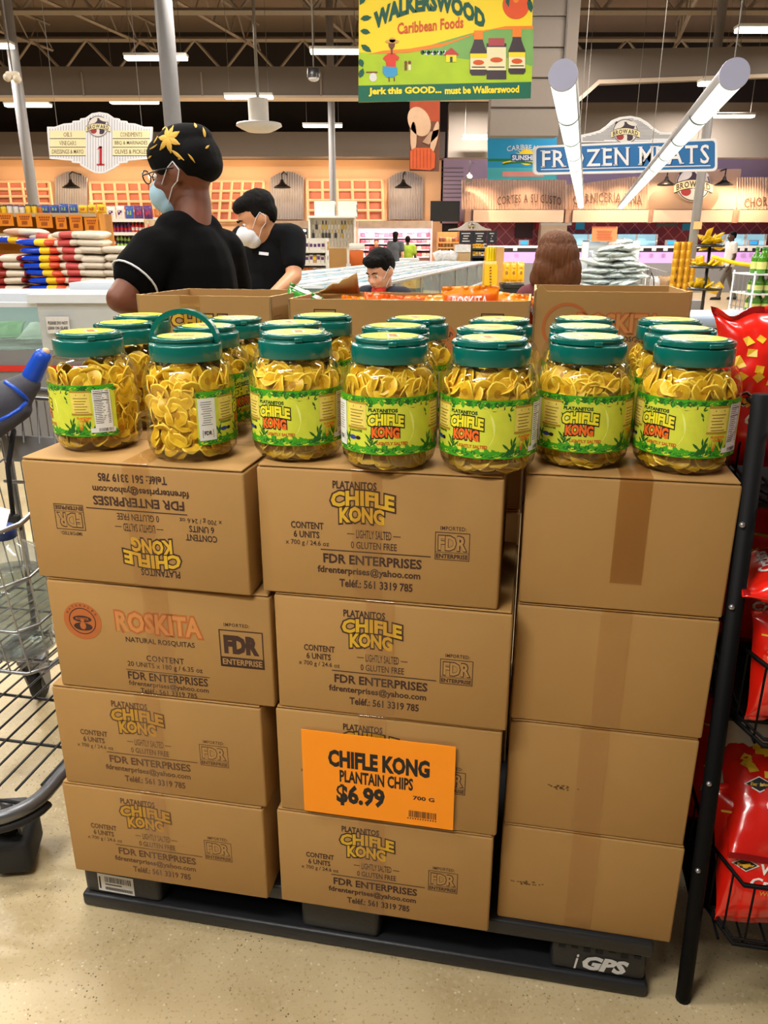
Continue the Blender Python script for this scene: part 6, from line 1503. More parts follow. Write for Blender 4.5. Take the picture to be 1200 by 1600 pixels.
for a in range(4): MB().tube([(0, 0, .3), (.22*math.cos(a*PI/2+.4), .22*math.sin(a*PI/2+.4), 0)], .018, BLKM, 6).build('leg', st)
YBAG = mat('yellow_bag_film', (238, 190, 16), .3, var=.25, scale=18, coat=.3); yb = bag_mesh(.13, .16, .05, 5, YBAG).build('small_bag'); first['y'] = True
for z_, n_, r_, q in ((1.385, 14, .12, 'top'), (1.085, 10, .17, 'middle'), (.765, 9, .17, 'lowest')):
    for i in range(n_):
        o = yb if first['y'] else dup(yb); first['y'] = False; a = i*2.4; rr = r_*math.sqrt((i % 7+.5)/7)
        o.location = (sx_+rr*math.cos(a), 12.2+rr*math.sin(a), z_+(.05*(i//5) if q == 'top' else 0)); o.rotation_euler = (R(-60)+rt.gauss(0, .4), rt.gauss(0, .5), a)
        tag(o, 'small yellow bag heaped on the %s tray of the black stand' % q, 'bag', 'yellow bags on the %s tray' % q)
b = MB(); vs = []
for i in range(13):
    t = i/12; p = at(1112+(1186-1112)*t, 404+(418-404)*t+3*math.sin(t*PI), 11.7); vs += [p, p+Vector((0, .004*math.sin(i*2), .055))]
b.add(vs, [(2*i, 2*i+2, 2*i+3, 2*i+1) for i in range(12)], mat('yellow_tape', (236, 214, 20), .5, var=.2, scale=12), True); o = b.build('barrier_tape'); so = o.modifiers.new('s', 'SOLIDIFY'); so.thickness = .002; tag(o, 'yellow barrier tape stretched from the black stand across the walking shopper', 'tape')
# far trolley with shopping
c2_ = dup(ct); c2_.name = 'shopping_cart'; p = at(1042, 381, 15.2); place(c2_, (p.x+.45, 15.0, 0), R(82), 'far grey shopping cart standing sideways left of the gold cans')
WBAG = mat('white_bag_film', (216, 214, 216), .4, var=.12, scale=8)
for i, (px, py, m_, lab) in enumerate(((1022, 424, WBAG, 'white shopping bag at the left in the far cart'), (1040, 428, mat('brown_bag', (176, 140, 96), .6, var=.3), 'brown loaf bag in the middle of the far cart'), (1060, 424, WBAG, 'white and orange shopping bag at the right in the far cart'))):
    p = at(px, py, 15.2); o = bag_mesh(.32, .34, .22, 20+i, m_).build('shopping_bag', None, (p.x, 15.2+.02*i, .49), (0, 0, i*.4)); tag(o, lab, 'bag')
# green bottles on white wire shelves at the right
GBT = mat('green_bottle', (70, 130, 20), .12, var=.2, coat=.4); GLB2 = mat('bottle_label_cream', (206, 206, 120), .5)
def bottle_proto(name, body, lab_m, cap_m, r=.036, h=.26):
    o = MB().lathe([(.001, 0), (r*.92, 0), (r, .008), (r, h*.55), (r*.85, h*.66), (r*.38, h*.80), (r*.36, h*.93)], body, seg=16).build(name)
    MB().lathe([(r*1.01, h*.16), (r*1.01, h*.44)], lab_m, seg=16).build('bottle_label', o); MB().lathe([(r*.42, h*.91), (r*.42, h), (.001, h)], cap_m, seg=12).build('bottle_cap', o); return o
gb = bottle_proto('green_bottle', GBT, GLB2, mat('cap_green', (40, 110, 30), .4)); first['g'] = True
Yg = 6.6; sh_ = empty('wire_shelf_unit', (at(1222, 381, Yg).x, Yg+.2, 0), 0, 'white shelf unit of green bottles at the right edge above the red cracker bags', 'shelf unit')
gx0 = at(1158, 381, Yg).x
zs = [at(0, y, Yg).z for y in (428, 459, 488)]
for z_ in zs+[.25]: MB().box((.12, 0, z_-.006), (.62, .42, .012), WHM).build('shelf', sh_)
for (x, y) in ((-.18, -.2), (.42, -.2), (-.18, .2), (.42, .2)): MB().tube([(x, y, 0), (x, y, zs[0]+.02)], .008, WHM, 8).build('upright', sh_)
b = MB()
for i in range(5): b.tube([(-.18, -.16+i*.08, .05), (-.18, -.16+i*.08, zs[0])], .0035, GRM, 5)
for z_ in (.3, .6, .9): b.tube([(-.18, -.2, z_), (-.18, .2, z_)], .004, GRM, 5)
b.build('end_grid', sh_)
for j, z_ in enumerate(zs):
    hgt = (zs[j-1]-z_-.03) if j else .2
    for i in range(7):
        for k in range(2):
            o = gb if first['g'] else dup(gb); first['g'] = False; o.location = (sh_.location.x-.10+i*.078, Yg+.08+k*.12, z_+.001); s_ = min(1, (.145)/.26) if j else .8; o.scale = (1, 1, s_)
            tag(o, 'green bottle on the %s of the white shelf unit at the right edge' % ('top shelf', 'middle shelf', 'bottom shelf')[j], 'bottle', 'green bottles on the %s' % ('top shelf', 'middle shelf', 'bottom shelf')[j])
o = empty('chest_freezer', (at(1180, 381, 3.3).x, 3.36, 0), 0, 'white chest freezer corner showing between the taller carton and the red cracker bags', 'freezer')
zt2 = at(1110, 492, 3.2).z; MB().rbox((0, 0, zt2/2-.03), (.62, .30, zt2-.06), mat('freezer_cool_white', (176, 190, 208), .4), .02).build('cabinet', o); MB().rbox((0, 0, zt2-.03), (.64, .32, .05), mat('freezer_lid_white', (170, 186, 206), .3), .015).build('lid', o)
# ------------------------------------------------ long island freezer in the middle
FW = mat('freezer_white', (214, 220, 226), .35, var=.04); FG = mat('freezer_base_lilac', (164, 156, 168), .5, var=.06); GLS = clear('freezer_glass', (206, 226, 220), .04, 1.5, milk=.10); FBL = mat('freezer_rail_blue', (150, 186, 210), .3)
da = R(13.2); fd = Vector((math.sin(da), math.cos(da), 0)); fr_ = Vector((math.cos(da), -math.sin(da), 0)); FO = Vector((.125, 9.4, 0))-fd*1.6
fz = empty('island_freezer', FO, -da, 'long white island freezer with glass sides running away behind the boy', 'freezer'); FL = 11.6; FWD = 2.0
b = MB(); b.rbox((-FWD/2, FL/2, .29), (FWD-.1, FL, .5), FG, .02); b.box((-FWD/2, FL/2, .03), (FWD-.2, FL-.1, .06), BLKM); b.rbox((-.02, FL/2, .555), (.06, FL, .05), FW, .01); b.build('cabinet', fz)
b = MB()
for x in (-.01, -FWD+.01): b.box((x, FL/2, .77), (.012, FL, .40), GLS)
b.box((-FWD/2, .01, .77), (FWD, .012, .40), GLS); b.build('glass_side', fz)
b = MB()
for i in range(8): b.box((-.012, i*FL/7, .77), (.03, .05, .42), GRM)
b.rbox((-.02, FL/2, .985), (.09, FL, .035), mat('freezer_rail_grey', (150, 150, 152), .35, .4), .01); b.build('side_frame', fz)
b = MB()
for x, w_, m_ in ((-.12, .10, FW), (-.34, .04, FBL), (-.62, .05, FW), (-.9, .14, FW), (-1.12, .05, FBL), (-1.4, .05, FW), (-1.66, .04, FBL), (-1.9, .16, FW)): b.rbox((x, FL/2, 1.0), (w_, FL, .03), m_, .008)
for i in range(15): b.box((-FWD/2, .04+i*(FL-.08)/14, 1.0), (FWD-.1, .05, .024), FW)
b.build('lid_rails', fz)
b = MB()
for i in range(14): b.box((-.5, .5+i*.92, .985), (.84, .85, .008), GLS); b.box((-1.45, .5+i*.92, .985), (.84, .85, .008), GLS)
b.build('sliding_lid', fz)
FROZ = [mat('frozen_pack_%s' % n_, c_, .5, var=.2, scale=8) for n_, c_ in (('pale', (206, 206, 196)), ('green', (120, 160, 120)), ('blue', (120, 150, 176)), ('red', (170, 90, 80)))]
fp = [bag_mesh(.22, .28, .06, 30+i, FROZ[i]).build('frozen_pack') for i in range(4)]; nf = 0
for i in range(26):
    for k in range(2):
        o = fp[nf] if nf < 4 else dup(fp[(i+k*3) % 4]); nf += 1; q = FO+fd*(.35+i*.48)-fr_*(.16+k*.16)
        o.location = (q.x, q.y, .60+.02*(i % 3)); o.rotation_euler = (R(-15), 0, -da+R(90)+.2*math.sin(i*1.7)); tag(o, 'frozen food pack inside the glass side of the long island freezer', 'pack', 'frozen packs in the island freezer')
# end freezer at the left with the notice
Yf = 5.4
fx1 = at(168, 381, Yf).x; fx0 = at(-260, 381, Yf).x; fxm = at(44, 381, Yf).x; ztop = at(0, 460, Yf).z; zgl = at(0, 480, Yf).z; zgb = at(0, 547, Yf).z
lf = empty('end_freezer', (fxm, Yf, 0), 0, 'glass fronted freezer at the left with a notice on its white end, beyond the cart', 'freezer')
Q = lambda b, x0, x1, y0, y1, z0, z1, m_: b.box2((x0-fxm, y0-Yf, z0), (x1-fxm, y1-Yf, z1), m_)
b = MB(); Q(b, fx0, fx1+.40, Yf, Yf+1.9, .08, zgb, GRM); Q(b, fx0, fx1+.40, Yf-.012, Yf, at(0, 580, Yf).z, at(0, 571, Yf).z, mat('red_stripe', (206, 46, 34), .5)); Q(b, fx0, fx1+.40, Yf+.1, Yf+1.8, 0, .08, BLKM); b.build('cabinet', lf)
b = MB(); Q(b, fxm, fx1+.40, Yf, Yf+1.9, zgb, ztop-.05, mat('freezer_pale_grey', (186, 190, 190), .45, var=.04)); b.build('end_box', lf)
b = MB(); Q(b, fxm-.05, fx1+.40, Yf-.03, Yf+.5, ztop-.055, ztop, FW); Q(b, fxm+.02, fx1+.40, Yf+.55, Yf+1.1, ztop, ztop+.05, FW); Q(b, fxm-.02, fx1+.40, Yf+1.15, Yf+1.9, ztop-.02, ztop+.03, mat('lid_edge_blue', (176, 190, 204), .4)); b.build('lid', lf)
b = MB(); Q(b, fx0, fxm, Yf+.01, Yf+.03, zgb, zgl, GLS); b.build('glass_front', lf); b = MB(); Q(b, fx0, fxm, Yf, Yf+.06, zgl, zgl+.03, FW); Q(b, fx0, fxm, Yf+1.2, Yf+1.9, zgb, zgl+.02, FW); b.build('glass_rail', lf)
for i in range(5):
    o = dup(fp[i % 4]); o.location = (fxm-.2-i*.23, Yf+.28+.1*(i % 2), zgb+.04); o.rotation_euler = (R(-70), 0, .3*math.sin(i)); tag(o, 'frozen food pack behind the glass front of the end freezer at the left', 'pack', 'frozen packs in the end freezer')
nt2 = slab('paper_notice', 'small white notice taped to the pale end of the left freezer', 'notice', 71, 110, 495, 521, Yf-.035, .004, STK)
f = Flat(); f.text('PLEASE DO NOT', 75, -507, 106, -502, SDK, 1, bold=.03); f.text('LEAN ON GLASS', 75, -515, 106, -510, SDK, 1, bold=.03); m = MB(); f.emit(m, pm(Yf-.038), .001); m.build('lettering', nt2)
# ------------------------------------------------ rice sacks
def sack(cols, w_, d_, t_, seed):
    """lying sack; cols = [(fraction, material)...] bands across its width"""
    b = MB(); n, k = 24, 14; vs = []
    for i in range(n+1):
        u = -1+2*i/n; e = max(.02, (1-abs(u)**5))**.5
        for j in range(k):
            a = 2*PI*j/k; cy_, cz = math.cos(a), math.sin(a); cy_ = math.copysign(abs(cy_)**.6, cy_); cz = math.copysign(abs(cz)**.75, cz)
            wob = 1+.07*mnoise.noise((u*2+seed, cy_*1.5, cz*1.5+seed)); vs.append((u*w_/2*wob, cy_*d_/2*(.8+.2*e), cz*t_/2*e*wob))
    edges = []; acc = 0
    for fr_c, m_ in cols: acc += fr_c; edges.append((acc, m_))
    for i in range(n):
        m_ = [mm for e, mm in edges if (i+.5)/n <= e+1e-6][0]
        b.add(vs[i*k:(i+2)*k], [(j, (j+1) % k, k+(j+1) % k, k+j) for j in range(k)], m_, True)
    b.add(vs[:k], [tuple(range(k))[::-1]], cols[0][1]); b.add(vs[-k:], [tuple(range(k))], cols[-1][1]); return b
SWH = mat('sack_white', (214, 200, 180), .5, var=.08, scale=14, bump=.1); SRE = mat('sack_red_label', (196, 74, 70), .5, var=.1); SBU = mat('sack_blue', (10, 62, 190), .25, var=.25, scale=20, coat=.3); SYE = mat('sack_yellow', (240, 200, 30), .4, var=.06); SOR = mat('sack_red_orange', (220, 80, 44), .4, var=.1); SMA = mat('sack_maroon', (150, 34, 30), .4, var=.15); SPK = mat('sack_pink_beige', (206, 160, 132), .5, var=.1)
Yr = 8.4
KIND = {'maroon': (sack([(.42, SMA), (.5, SWH), (.08, SMA)], .34, .38, .076, 1), 'maroon and cream sack'), 'blue': (sack([(.52, SBU), (.22, SYE), (.26, SOR)], .40, .38, .078, 2), 'blue, yellow and red rice sack'),
        'label': (sack([(.28, SWH), (.45, SRE), (.27, SWH)], .28, .38, .076, 3), 'white rice sack with a red label'), 'plain': (sack([(1, SWH)], .27, .38, .076, 4), 'plain white rice sack'), 'pink': (sack([(.5, SPK), (.5, SWH)], .36, .38, .08, 5), 'pinkish rice sack')}
for kname, (mbk, _) in KIND.items(): KIND[kname] = (mbk.build('rice_sack'), _, [True])
rs = random.Random(4)
slab('display_plinth', 'low plinth carrying the rice sacks, behind the left freezer', 'plinth', -90, 235, 470, 490, Yr-.25, 1.3, mat('plinth_board', (150, 120, 90), .7), True); zpl = at(0, 470, Yr-.25).z
for (px, kname, n_, dy, stack, drift) in ((16, 'maroon', 6, 0, 'left end stack at the picture edge', 1.0), (71, 'blue', 8, .02, 'second stack from the left', -2.6), (116, 'label', 9, .04, 'stack right of the blue sacks', -1.4), (150, 'plain', 9, .05, 'stack of plain sacks', -1.6), (184, 'plain', 7, .02, 'lower right stack', 1.0), (208, 'plain', 5, .06, 'right end stack by the elbow', .5)):
    src, nm, fl = KIND[kname]
    for k in range(n_):
        o = src if fl[0] else dup(src); fl[0] = False; p = at(px+drift*(k-n_*.5)*.6, 381, Yr+dy); h_ = .0745
        o.location = (p.x+rs.gauss(0, .008), Yr+dy, zpl+.04+k*h_); o.rotation_euler = (rs.gauss(0, .03), rs.gauss(0, .035), rs.gauss(0, .06)); tag(o, '%s in the %s' % (nm, stack), 'sack', 'rice sacks of the '+stack)
for (px, z_, kname, lab) in ((24, 375, 'blue', 'blue, yellow and red sack lying loose on top beside the white sacks'), (76, 371, 'label', 'white sack with red label lying on top under the orange signs'), (42, 363, 'pink', 'pinkish sack on top at the left under the orange signs'), (112, 374, 'label', 'second white sack with red label on top under the orange signs')):
    src, nm, fl = KIND[kname]; o = src if fl[0] else dup(src); fl[0] = False; p = at(px, z_, Yr+.3); o.location = p; o.rotation_euler = (0, rs.gauss(0, .06), rs.gauss(0, .1)); tag(o, lab, 'sack')
OSG = mat('orange_price_paper', (248, 150, 24), .6, var=.05)
for i, (a, c, y0, y1, lab) in enumerate(((-6, 22, 333, 353, 'orange price sign at the left picture edge over the sacks'), (25, 51, 334, 354, 'orange price sign second from the left over the sacks'), (55, 83, 335, 356, 'orange price sign third from the left over the sacks'), (86, 105, 337, 358, 'folded orange price sign fourth over the sacks'), (107, 130, 336, 360, 'orange price sign fifth over the sacks'), (131, 154, 340, 362, 'orange price sign at the right end of the row over the sacks'))):
    o = slab('price_sign', lab, 'sign', a, c, y0, y1, 9.66, .006, OSG); f = Flat()
    for j, (q0, q1, h0, h1) in enumerate(((.2, .85, .16, .28), (.25, .8, .34, .46), (.35, .7, .56, .84))):
        for z_ in range(5): f.rect(a+(c-a)*(q0+(q1-q0)*z_/5), -(y0+(y1-y0)*h1), a+(c-a)*(q0+(q1-q0)*(z_+.7)/5), -(y0+(y1-y0)*h0), mat('sign_rust_ink', (176, 84, 24), .6), 1)
    m = MB(); f.emit(m, pm(9.655), .001); m.build('printed_lines', o)
# ------------------------------------------------ shelving with products
PCOL = [(200, 40, 40), (240, 200, 40), (40, 110, 60), (60, 90, 170), (230, 225, 215), (206, 110, 40), (120, 70, 40), (150, 190, 90), (90, 50, 110), (190, 150, 100), (230, 130, 150), (40, 44, 52)]
PM = [mat('product_%d' % i, c, .4, var=.15, scale=30) for i, c in enumerate(PCOL)]
def proto_set():
    out = {}
    for i, m_ in enumerate(PM):
        b = MB(); b.lathe([(.001, 0), (.034, 0), (.036, .006), (.036, .13), (.014, .165), (.013, .19)], m_, seg=12); b.lathe([(.0365, .04), (.0365, .10)], PM[(i+4) % 12], seg=12); b.lathe([(.016, .185), (.016, .205), (.001, .205)], PM[(i*5+4) % 12], seg=10); out['bottle', i] = b
        b = MB(); b.box((0, 0, .10), (.09, .05, .20), m_); b.box((0, -.0255, .12), (.07, .002, .08), PM[(i+4) % 12]); out['packet', i] = b
        b = MB(); b.lathe([(.001, 0), (.04, 0), (.042, .005), (.042, .085), (.038, .095)], m_, seg=12); b.lathe([(.041, .095), (.041, .115), (.001, .115)], PM[(i*7+4) % 12], seg=12); out['jar', i] = b
        b = bag_mesh(.15, .21, .06, i*1.3, m_); b.box((0, -.028, .10), (.07, .004, .07), PM[(i+4) % 12]); out['pouch', i] = b
    return {k: [v, None] for k, v in out.items()}
PROT = proto_set()
NAMES = {'bottle': 'product_bottle', 'packet': 'product_packet', 'jar': 'product_jar', 'pouch': 'product_pouch'}
rp = random.Random(33)
def stock(px0, px1, py, Y, kind, cols, where, hpx, gap=1.05, dy=.08):
    """one row of goods standing on a shelf whose top is at row py"""
    x = at(px0, py, Y).x; x1 = at(px1, py, Y).x; z = at(px0, py, Y).z
    wd = {'bottle': .074, 'packet': .093, 'jar': .085, 'pouch': .152}[kind]; hh = {'bottle': .205, 'packet': .2, 'jar': .115, 'pouch': .21}[kind]; s_ = hpx/1351*Y/hh; c_ = rp.choice(cols); run = 0
    sx = max(.7, min(1.7, s_))
    while x < x1:
        if run <= 0: c_ = rp.choice(cols); run = rp.randint(1, 4)
        run -= 1; k_ = (kind, c_); ent = PROT[k_]
        if ent[1] is None: ent[1] = ent[0].build(NAMES[kind]); o = ent[1]
        else: o = ent[1].copy(); C.objects.link(o)
        o.location = (x+wd*sx/2, Y+dy, z+.001); o.scale = (sx, 1, s_*rp.uniform(.9, 1.05)); o.rotation_euler = (0, 0, rp.gauss(0, .12))
        tag(o, '%s %s' % ({'bottle': 'small bottle', 'packet': 'upright packet', 'jar': 'lidded jar', 'pouch': 'soft pouch'}[kind], where), {'bottle': 'bottle', 'packet': 'packet', 'jar': 'jar', 'pouch': 'bag'}[kind], '%ss %s' % (kind, where)); x += wd*sx*gap
def gondola(label, px0, px1, Y, rows, m_body, m_shelf, dep=.45, top=None):
    a = at(px0, 400, Y); c = at(px1, 400, Y); o = empty('shelf_unit', ((a.x+c.x)/2, Y, 0), 0, label, 'shelf unit'); w_ = c.x-a.x; zt_ = at(0, top if top else rows[0], Y).z
    b = MB(); b.box((0, dep, zt_/2), (w_, .04, zt_), m_body); b.box((0, dep/2, .06), (w_, dep, .12), m_body); b.build('back_panel', o)
    for x in (-w_/2, w_/2): MB().box((x, dep/2, zt_/2), (.03, dep, zt_), m_body).build('side_panel', o)
    for r in rows: z = at(0, r, Y).z; b = MB(); b.box((0, dep/2-.01, z-.012), (w_-.03, dep, .024), m_shelf); b.box((0, -.012, z-.02), (w_-.03, .008, .045), m_shelf); b.build('shelf', o)
    return o
SHB = mat('shelf_beige', (206, 182, 140), .6, var=.05); SHW = mat('shelf_white', (226, 224, 216), .5, var=.03); ORP = mat('shelf_orange_panel', (226, 150, 40), .6)
gondola('long shelf unit behind the orange price signs and rice sacks at the left', -70, 160, 9.7, [333, 365, 400], ORP, SHB)
stock(-60, 60, 333, 9.7, 'jar', [1, 5, 1, 4], 'on the left shelf over the orange price signs', 13); stock(60, 158, 333, 9.7, 'pouch', [1, 8, 4, 3, 6], 'on the left shelf over the orange price signs', 14)
stock(0, 20, 320, 9.9, 'pouch', [5, 1, 0], 'in orange and yellow at the top of the left picture edge', 16, dy=.2) if False else None
gondola('grocery shelf unit between the rice sacks and the head-wrapped shopper', 155, 232, 12.0, [342, 363, 384, 404, 424], SHB, SHW)
stock(136, 232, 342, 12.0, 'pouch', [1, 7, 3, 4, 3, 8], 'on the top shelf between the sacks and the head-wrapped shopper', 20); stock(157, 230, 363, 12.0, 'bottle', [4, 2, 0, 10, 8], 'on the second shelf between the sacks and the head-wrapped shopper', 16)
stock(157, 230, 384, 12.0, 'bottle', [7, 0, 4, 1, 5], 'on the third shelf between the sacks and the head-wrapped shopper', 16); stock(157, 230, 404, 12.0, 'jar', [6, 6, 5], 'on the fourth shelf between the sacks and the head-wrapped shopper', 12); stock(160, 230, 424, 12.0, 'packet', [4, 2, 9], 'on the low shelf between the sacks and the head-wrapped shopper', 14)
gondola('darker shelf unit just right of the masked face of the head-wrapped shopper', 226, 300, 13.0, [340, 357, 380, 405], mat('shelf_dark', (60, 54, 48), .6), SHW)
stock(228, 300, 340, 13.0, 'pouch', [7, 1, 11, 3, 5], 'on the top shelf behind the masked face', 14); stock(228, 300, 357, 13.0, 'packet', [0, 4, 10, 11], 'on the second shelf behind the masked face', 13)
# produce side: wall fridge, peg display, white cartons, low shelves
def wall_fridge(label, px0, px1, y0, y1, Y, rows, body, lamp):
    a = at(px0, 381, Y); c = at(px1, 381, Y); o = empty('wall_fridge', ((a.x+c.x)/2, Y, 0), 0, label, 'fridge'); w_ = c.x-a.x; zt_ = at(0, y0, Y).z; zl = at(0, y0+12, Y).z
    b = MB(); b.box((0, .78, zt_/2), (w_, .04, zt_), body); b.box((0, .4, zt_-.06), (w_, .8, .12), body); b.box((0, .4, .2), (w_, .8, .4), GRM)
    for x in (-w_/2, w_/2): b.box((x, .4, zt_/2), (.05, .8, zt_), body)
    b.build('cabinet', o); MB().box((0, -.01, (zt_+zl)/2), (w_, .04, zt_-zl), mat('fridge_header', (150, 128, 108), .6, var=.4, scale=5)).build('header_picture', o)
    MB().rbox((0, .1, zl-.06), (w_*.92, .10, .07), lamp, .02).build('canopy_lamp', o)
    for r in rows: MB().box((0, .42, at(0, r, Y).z-.012), (w_-.1, .6, .03), WHM).build('shelf', o)
    return o
PKL = mat('fridge_pink_lamp', (246, 224, 255), .4, emit=3.5, var=0)
wall_fridge('open wall fridge glowing pink with meat packs at the back, behind the boy', 560, 674, 345, 412, 25.2, [371, 380, 390, 401], mat('fridge_body_pink', (226, 190, 190), .5), PKL)
MEATP = [mat('meat_pack_%d' % i, c, .4, var=.2, scale=12) for i, c in enumerate(((226, 120, 120), (236, 190, 170), (206, 80, 90), (240, 220, 214)))]
mp_ = [None]*4
for j, r in enumerate((371, 380, 390, 401)):
    for i in range(15):
        q = rp.randrange(4)
        if mp_[q] is None: mp_[q] = MB().rbox((0, 0, .055), (.135, .2, .10), MEATP[q], .012).build('meat_pack'); o = mp_[q]
        else: o = mp_[q].copy(); C.objects.link(o)
        p = at(563+i*7.4, r, 25.2); o.location = (p.x+.07, 25.45, p.z+.004); o.rotation_euler = (R(12), 0, 0); tag(o, 'pink meat pack on shelf %s of the glowing wall fridge' % ('one', 'two', 'three', 'four')[j], 'pack', 'meat packs on fridge shelf '+('one', 'two', 'three', 'four')[j])
for px in (590, 640):
    l = bpy.data.lights.new('fridge_light', 'AREA'); l.shape = 'RECTANGLE'; l.size = 1.0; l.size_y = .1; l.energy = 45; l.color = (1, .72, .88); q = bpy.data.objects.new('fridge_light', l); C.objects.link(q); q.location = at(px, 358, 25.22); q.rotation_euler = (R(38), 0, 0)
wall_fridge('grey wall fridge at the back behind the shoulder of the person in the sport tee', 395, 482, 345, 430, 25.6, [376, 392, 408], mat('fridge_body_grey', (120, 116, 112), .5), mat('fridge_white_lamp', (255, 250, 240), .4, emit=2, var=0))
for r, w_ in ((376, 'upper'), (392, 'middle'), (408, 'lower')): stock(400, 478, r, 25.5, 'packet', [4, 9, 1, 7, 4], 'on the %s shelf of the grey wall fridge' % w_, 9)
o = gondola('white produce shelf unit right of the person in the sport tee', 462, 510, 14.0, [391, 411, 431], SHW, SHW, top=372)
for r, w_ in ((391, 'top'), (411, 'middle'), (431, 'bottom')): stock(464, 509, r, 14.0, 'packet', [4, 5, 9, 4, 10], 'on the %s shelf right of the sport tee' % w_, 13)
pg = empty('peg_display', at(520, 381, 17.3), 0, 'white peg display hung with kitchen tools under the two white cartons', 'display'); pg.location.z = 0; pk = 17.3/1276
zt_ = at(0, 340, 17.3).z; MB().box((0, .1, zt_/2), (70*pk, .05, zt_), SHW).build('back_panel', pg); MB().box((0, 0, zt_+.01), (72*pk, .5, .04), SHW).build('top_board', pg)
for x in (-35, 35): MB().box((x*pk, 0, zt_/2), (.04, .3, zt_), SHW).build('side_panel', pg)
TOOL = [mat('tool_steel', (150, 148, 144), .35, .5), mat('tool_dark', (60, 60, 62), .5), mat('tool_yellow', (206, 180, 80), .5), mat('tool_pale', (214, 208, 196), .5)]
tps = [None]*4
for j in range(3):
    for i in range(13):
        q = rp.randrange(4) if j < 2 else 3
        if tps[q] is None:
            b = MB(); b.rbox((0, 0, -.03), (.022, .012, .07), TOOL[q], .005); b.rbox((0, 0, -.105), (.045, .012, .09), TOOL[(q+1) % 4 if q != 3 else 3], .012); tps[q] = b.build('hanging_tool'); o = tps[q]
        else: o = tps[q].copy(); C.objects.link(o)
        p = at(489+i*5, 345+j*13.5, 17.3); o.location = (p.x, 17.36, p.z); o.scale = (1.15, 1, 1.15); tag(o, 'kitchen tool hanging in row %s of the white peg display' % ('one', 'two', 'three')[j], 'tool', 'hanging tools row '+('one', 'two', 'three')[j])
for a, c, dp, lab in ((491, 523, .5, 'left white carton on top of the peg display, cut by the column'), (528, 557, .5, 'right white carton on top of the peg display with printed side')):
    o = slab('appliance_carton', lab, 'box', a, c, 314, 338.3, 17.2, dp, mat('white_carton', (226, 226, 222), .6, var=.03))
    if a > 500: b = MB(); xx = at(c, 320, 17.2).x; [b.box((xx+.003, 17.3+.09*k, at(0, 322+6*(k % 2), 17.2).z), (.006, .06, .06), SDK) for k in range(4)]; b.build('printed_side', o)
o = slab('dump_bin', 'brown cardboard bin standing right of the produce shelves', 'box', 513, 541, 388, 426, 16.4, .4, CARD, True)
o = empty('board_sign', at(557, 404, 16.5), 0, 'orange rounded board sign standing left of the boy', 'sign'); k_ = 16.5/1276
MB().rbox((0, 0, 0), (22*k_, .03, 25*k_), mat('rust_orange_board', (206, 98, 24), .5, var=.03), .03).build('panel', o); MB().rbox((.01, 0, 18*k_), (24*k_, .05, 9*k_), SHW, .01).build('card_strip', o); zz = at(557, 404, 16.5).z
MB().tube([(0, .03, -12*k_), (0, .03, -zz)], .02, GRM, 8).build('post', o)
slab('white_bollard', 'small white post standing before the freezer left of the orange board', 'post', 541, 548, 412, 430, 15.9, .1, WHM, True)
slab('sample_table', 'small white table behind the boy before the pink wall fridge', 'table', 625, 655, 404, 412, 20.8, .8, WHM, True)
# bread rack, menu boards, yellow displays
o = gondola('wooden bread rack left of the navy menu boards', 684, 717, 23.5, [378, 386, 394], mat('rack_wood', (190, 140, 80), .6, var=.2), mat('rack_wood'), top=362)
for r, w_ in ((378, 'top'), (386, 'middle'), (394, 'bottom')): stock(686, 716, r, 23.5, 'jar', [9, 6, 5], 'on the %s shelf of the bread rack' % w_, 7)
NAV = mat('navy_board', (20, 26, 44), .5, var=.06); mb_ = empty('menu_board', at(740, 381, 22.5), 0, 'navy menu boards under a grey arched crest, left of the yellow display stand', 'sign'); mb_.location.z = 0; mo = mb_.location.copy()
for a, c in ((718, 739), (740, 760), (762, 776)):
    b = pbox(MB(), a, c, 361, 381, 22.5, .05, NAV); b.v = [tuple(Vector(v)-mo) for v in b.v]; bd_ = b.build('board_panel', mb_); f = Flat()
    for i in range(4): f.rect(a+3+(i*3 % 4), -365.5-i*4, c-4-(i*2 % 5), -364-i*4, SW, 1)
    m = MB(); f.emit(m, pm(22.49), .002); m.v = [tuple(Vector(v)-mo) for v in m.v]; m.build('chalk_lines', bd_)
ol = [(700, -360), (702, -358), (716, -356), (722, -353), (728, -348), (737, -345), (746, -348), (752, -353), (758, -356), (767, -358), (768, -360)]
b = board('crest', ol, 22.45, .1, mat('crest_grey', (196, 196, 196), .6)); b.v = [tuple(Vector(v)-mo) for v in b.v]; cr_ = b.build('crest', mb_); f = Flat(); emblem(f, 737, -353, 6, 1); m = MB(); f.emit(m, pm(22.44), .004); m.v = [tuple(Vector(v)-mo) for v in m.v]; m.build('crest_artwork', cr_)
b = MB()
for px in (720, 758): p = at(px, 381, 22.55); b.tube([(p.x-mo.x, 22.55-mo.y, 0), (p.x-mo.x, 22.55-mo.y, at(0, 362, 22.55).z)], .03, GRM, 6)
b.build('posts', mb_)
slab('display_carton', 'carton display with white printed top beyond the freezer end', 'box', 711, 735, 382, 410, 20.3, .4, mat('brown_display', (190, 154, 110), .7), True); pbox(MB(), 711, 735, 382, 394, 20.27, .03, mat('white_printed_card', (214, 214, 214), .6, var=.4, scale=9)).build('printed_card', bpy.data.objects['display_carton'])
o = gondola('small dark display with pale packs left of the yellow stand', 737, 760, 20.4, [388, 400, 408], NAV, NAV, top=383)
for r, w_ in ((388, 'top'), (400, 'middle')): stock(739, 759, r, 20.4, 'packet', [4, 1, 9], 'on the %s shelf of the small dark display' % w_, 7)
